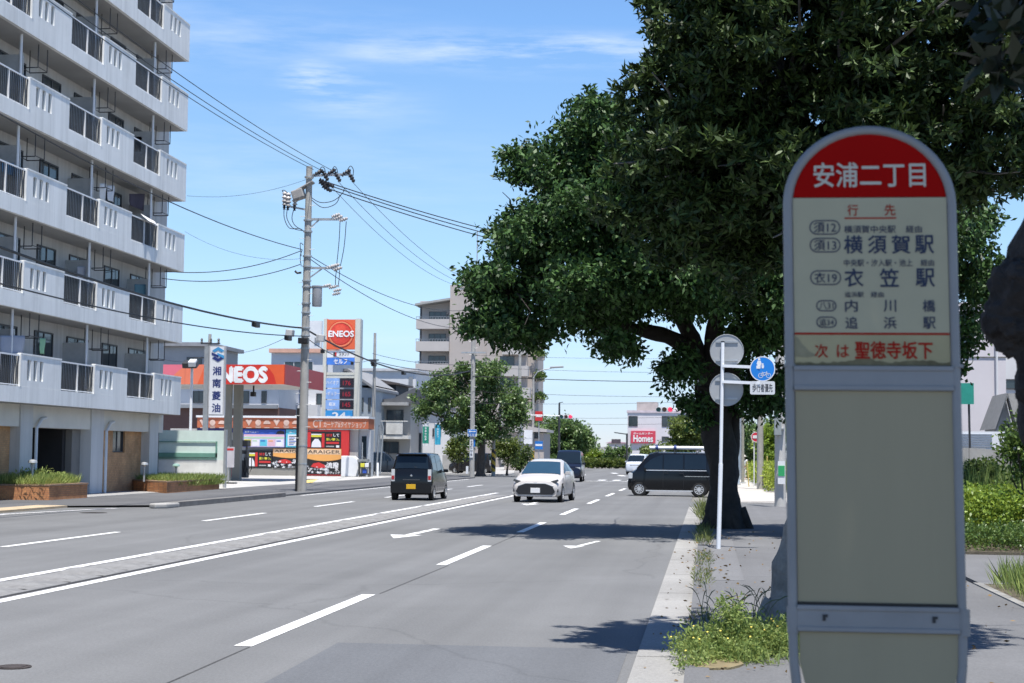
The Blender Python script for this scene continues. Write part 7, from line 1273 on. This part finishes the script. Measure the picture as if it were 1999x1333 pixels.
p = at(735, 900, 114); t = thing('lean_pole', 'thin dark post with a leaning support pole beside the parked dark car', 'pole', (p.x, 114, .05)); q = MB(); q.tube([(p.x, 114, .05), at(741, 835, 114), at(745, 822, 114), at(748, 835, 114), at(742, 925, 114)], .06, 8); q.build('tube', galv, t); q = MB(); q.tube([at(734, 925, 114.2), at(741, 830, 114.2)], .07, 8); q.build('dark_tube', dark_metal, t)
# motor scooter in front of the shop side wall
p = gr(705, 928, .055); t = thing('scooter', 'parked motor scooter by the grey side wall of the shop', 'scooter', (p.x, 104, .055)); X0 = p.x*104/p.y
q = MB(); q.prism([(-.5, .35), (-.35, .75), (.15, .8), (.25, .45), (.5, .5), (.62, .95), (.55, 1.05), (.35, .4), (-.2, .25)], (X0, 104, .055), (1, 0, 0), (0, 0, 1), (0, 1, 0), .28); q.build('body', pm('scooter_white', (.5, .52, .55), .35), t, bevel=.03); q = MB()
for d in (-.5, .62): q.lathe([(.12, -.05), (.22, -.05), (.25, 0), (.22, .05), (.12, .05)], (X0+d, 104.14, .305), (0, 1, 0), 18)
q.build('wheel', rubber, t); q = MB(); q.tube([(X0+.5, 103.9, 1.1), (X0+.52, 104.5, 1.1)], .02, 6); q.build('handlebar', dark_metal, t); q = MB(); q.box(X0-.45, X0+.1, 104.02, 104.26, .855, .93); q.build('seat', black, t, bevel=.02)
# ================================================================== trees and planting in the distance
rng = np.random.default_rng(77)
def tree(label, base, blobs, m, n, per, cr, L, W, r0=.22, name='street_tree', group=None, seed=1, sprd=.5):
    t = thing(name, label, 'tree', (base[0], base[1], 0), 0, group); q = MB(); cz = min(b[2]-b[5]*.5 for b in blobs)
    top = Vector((base[0]+rng.normal()*.15, base[1], max(cz, 1.8))); q.tube([Vector((base[0], base[1], -.05)), Vector((base[0], base[1], .3)), Vector((base[0], base[1], 0)).lerp(top, .6), top], [r0*1.6, r0*1.05, r0*.9, r0*.75], 12)
    for b in blobs:
        pts = limb(q, top, b[:3], r0*.45, r0*.08, rng, .05)
        for k in range(4): limb(q, pts[4], Vector(b[:3])+Vector(rng.normal(size=3)*np.array(b[3:6])*.6), r0*.12, r0*.03, rng, .03, 4)
    q.build('trunk', bark, t); V = crown(blobs, int(n*1.2), per, cr, L, W, rng, False, sprd, .2, sub=7, sr=.45, gap=(1.9, -1.3)); V[:, :, 2] = np.maximum(V[:, :, 2], .1); leaf_object('crown', V, m, t, t.location); return t
leaf_mid = leafmat('leaf_mid', (.040, .085, .024), (.155, .245, .075), .45, .25); leaf_y = leafmat('leaf_lime', (.06, .10, .02), (.17, .22, .05), .45, .3)
Y = PC.y+5; b_ = at(938, 930, Y)
tree('round broad street tree standing behind the pole with the one-way sign', (b_.x, Y), [B(880, 745, Y, 1.7, 2, 1.2), B(950, 735, Y, 1.7, 2, 1.3), B(842, 780, Y, 1.3, 1.7, .85), B(1000, 790, Y, 1.1, 1.7, 1.1), B(915, 800, Y, 2.2, 2.2, 1.5), B(975, 830, Y, 1.5, 1.8, .8), B(885, 828, Y, 1.3, 1.7, .55), B(935, 850, Y, 1.2, 1.5, .6), B(905, 725, Y, 1.0, 1.5, .5), B(985, 760, Y, 1.0, 1.5, .7), B(828, 802, Y, .7, 1.2, .45), B(1018, 815, Y, .6, 1, .5)], leaf_mid, 2600, 9, .34, .24, .14, .30)
p = at(893, 880, 121); shrub('shrub', (p.x, 121, p.z+.2), (.9, .8, 1.1), leaf_y, 420, 'bright green bush left of the round street tree trunk', .2, .12, cr=.2)
p = at(990, 885, 118); tree('small lime-green garden tree beside the striped guard post', (p.x, 118), [(p.x, 118, p.z, .8, .8, .8), (p.x-.6, 118, p.z+.6, .6, .6, .5), (p.x+.5, 118, p.z+.7, .6, .6, .6)], leaf_y, 380, 8, .2, .2, .1, .08, 'small_tree')
p = at(1018, 890, 130); shrub('shrub', (p.x, 130, 1.2), (1.0, .8, 1.1), gr_d, 300, 'olive garden shrub in front of the beige corner building', .22, .12, cr=.25)
Y = 165; q_ = at(1100, 905, Y); tree('wide dark green tree at the far left corner behind the red traffic light', (q_.x, Y), [B(1085, 860, Y, 2.2, 3, 1.6), B(1115, 845, Y, 1.8, 3, 1.3), B(1072, 835, Y, 1.2, 2, .7), B(1140, 855, Y, 1.3, 2, 1.0), B(1155, 868, Y, .7, 1.3, .5), B(1065, 880, Y, 1.3, 2, 1.1), B(1120, 872, Y, 1.6, 2, .6), B(1095, 830, Y, 1.0, 2, .6)], leaf_mid, 1500, 9, .5, .34, .2, .3)
Y = 172; q_ = at(1345, 905, Y); tree('bright green tree in front of the white store building', (q_.x, Y), [B(1335, 832, Y, 1.5, 2, 1.2), B(1365, 840, Y, 1.3, 2, 1.2), B(1330, 855, Y, 1.3, 2, .8), B(1312, 874, Y, 1.4, 2, .35), B(1272, 881, Y, 1.3, 2, .28), B(1350, 868, Y, 1.7, 2, .8)], leaf_y, 1100, 9, .45, .34, .2, .25)
Y = 118
for lab, bl, m_ in (('tall green tree beyond the hedge at the far right', [B(1455, 870, Y, .9, 2, 1.2), B(1465, 850, Y, .9, 2, .9), B(1478, 880, Y, 1.2, 2, 1.0), B(1448, 895, Y, .6, 2, .6)], leaf_mid), ('yellow-green bushy tree between the grey pole and the pale pole', [B(1502, 868, Y-8, .9, 1.6, .9), B(1508, 850, Y-8, .7, 1.4, .6), B(1498, 888, Y-8, .8, 1.5, .7)], hedge_y), ('mid green tree behind the pale pole at the far right', [B(1500, 835, Y+8, 1.2, 2, .9), B(1525, 840, Y+8, 1.5, 2, 1.3), B(1555, 850, Y+8, 1.5, 2, 1.6), B(1585, 840, Y+8, 1.5, 2, 1.6)], leaf_mid)):
    tree(lab, (sum(b[0] for b in bl)/len(bl), bl[0][1]), bl, m_, 520, 8, .35, .26, .15, .16)
Y = 190
hedge('hedge', at(1128, 905, Y).x, at(1228, 905, Y).x, Y, Y+2.5, 1.0, leaf_y, 1500, 'long low hedge with pale blossom across the end of the street', .3, .2)
for px, r, m_, lab in ((1155, (1.1, 1, .9), hedge_y, 'yellow-green round bush in the far hedge'), (1203, (1.9, 1, 1.2), leaf_mid, 'larger dark green bush at the right of the far hedge')): p = at(px, 898, Y+3); shrub('shrub', (p.x, Y+3.4, 1.5), r, m_, 260, lab, .35, .22, cr=.35)
Y = 160; hedge('hedge', at(1030, 905, Y).x, at(1085, 905, Y).x, Y, Y+2, 1.3, leaf_mid, 600, 'green hedge below the dark far-left tree', .3, .2)
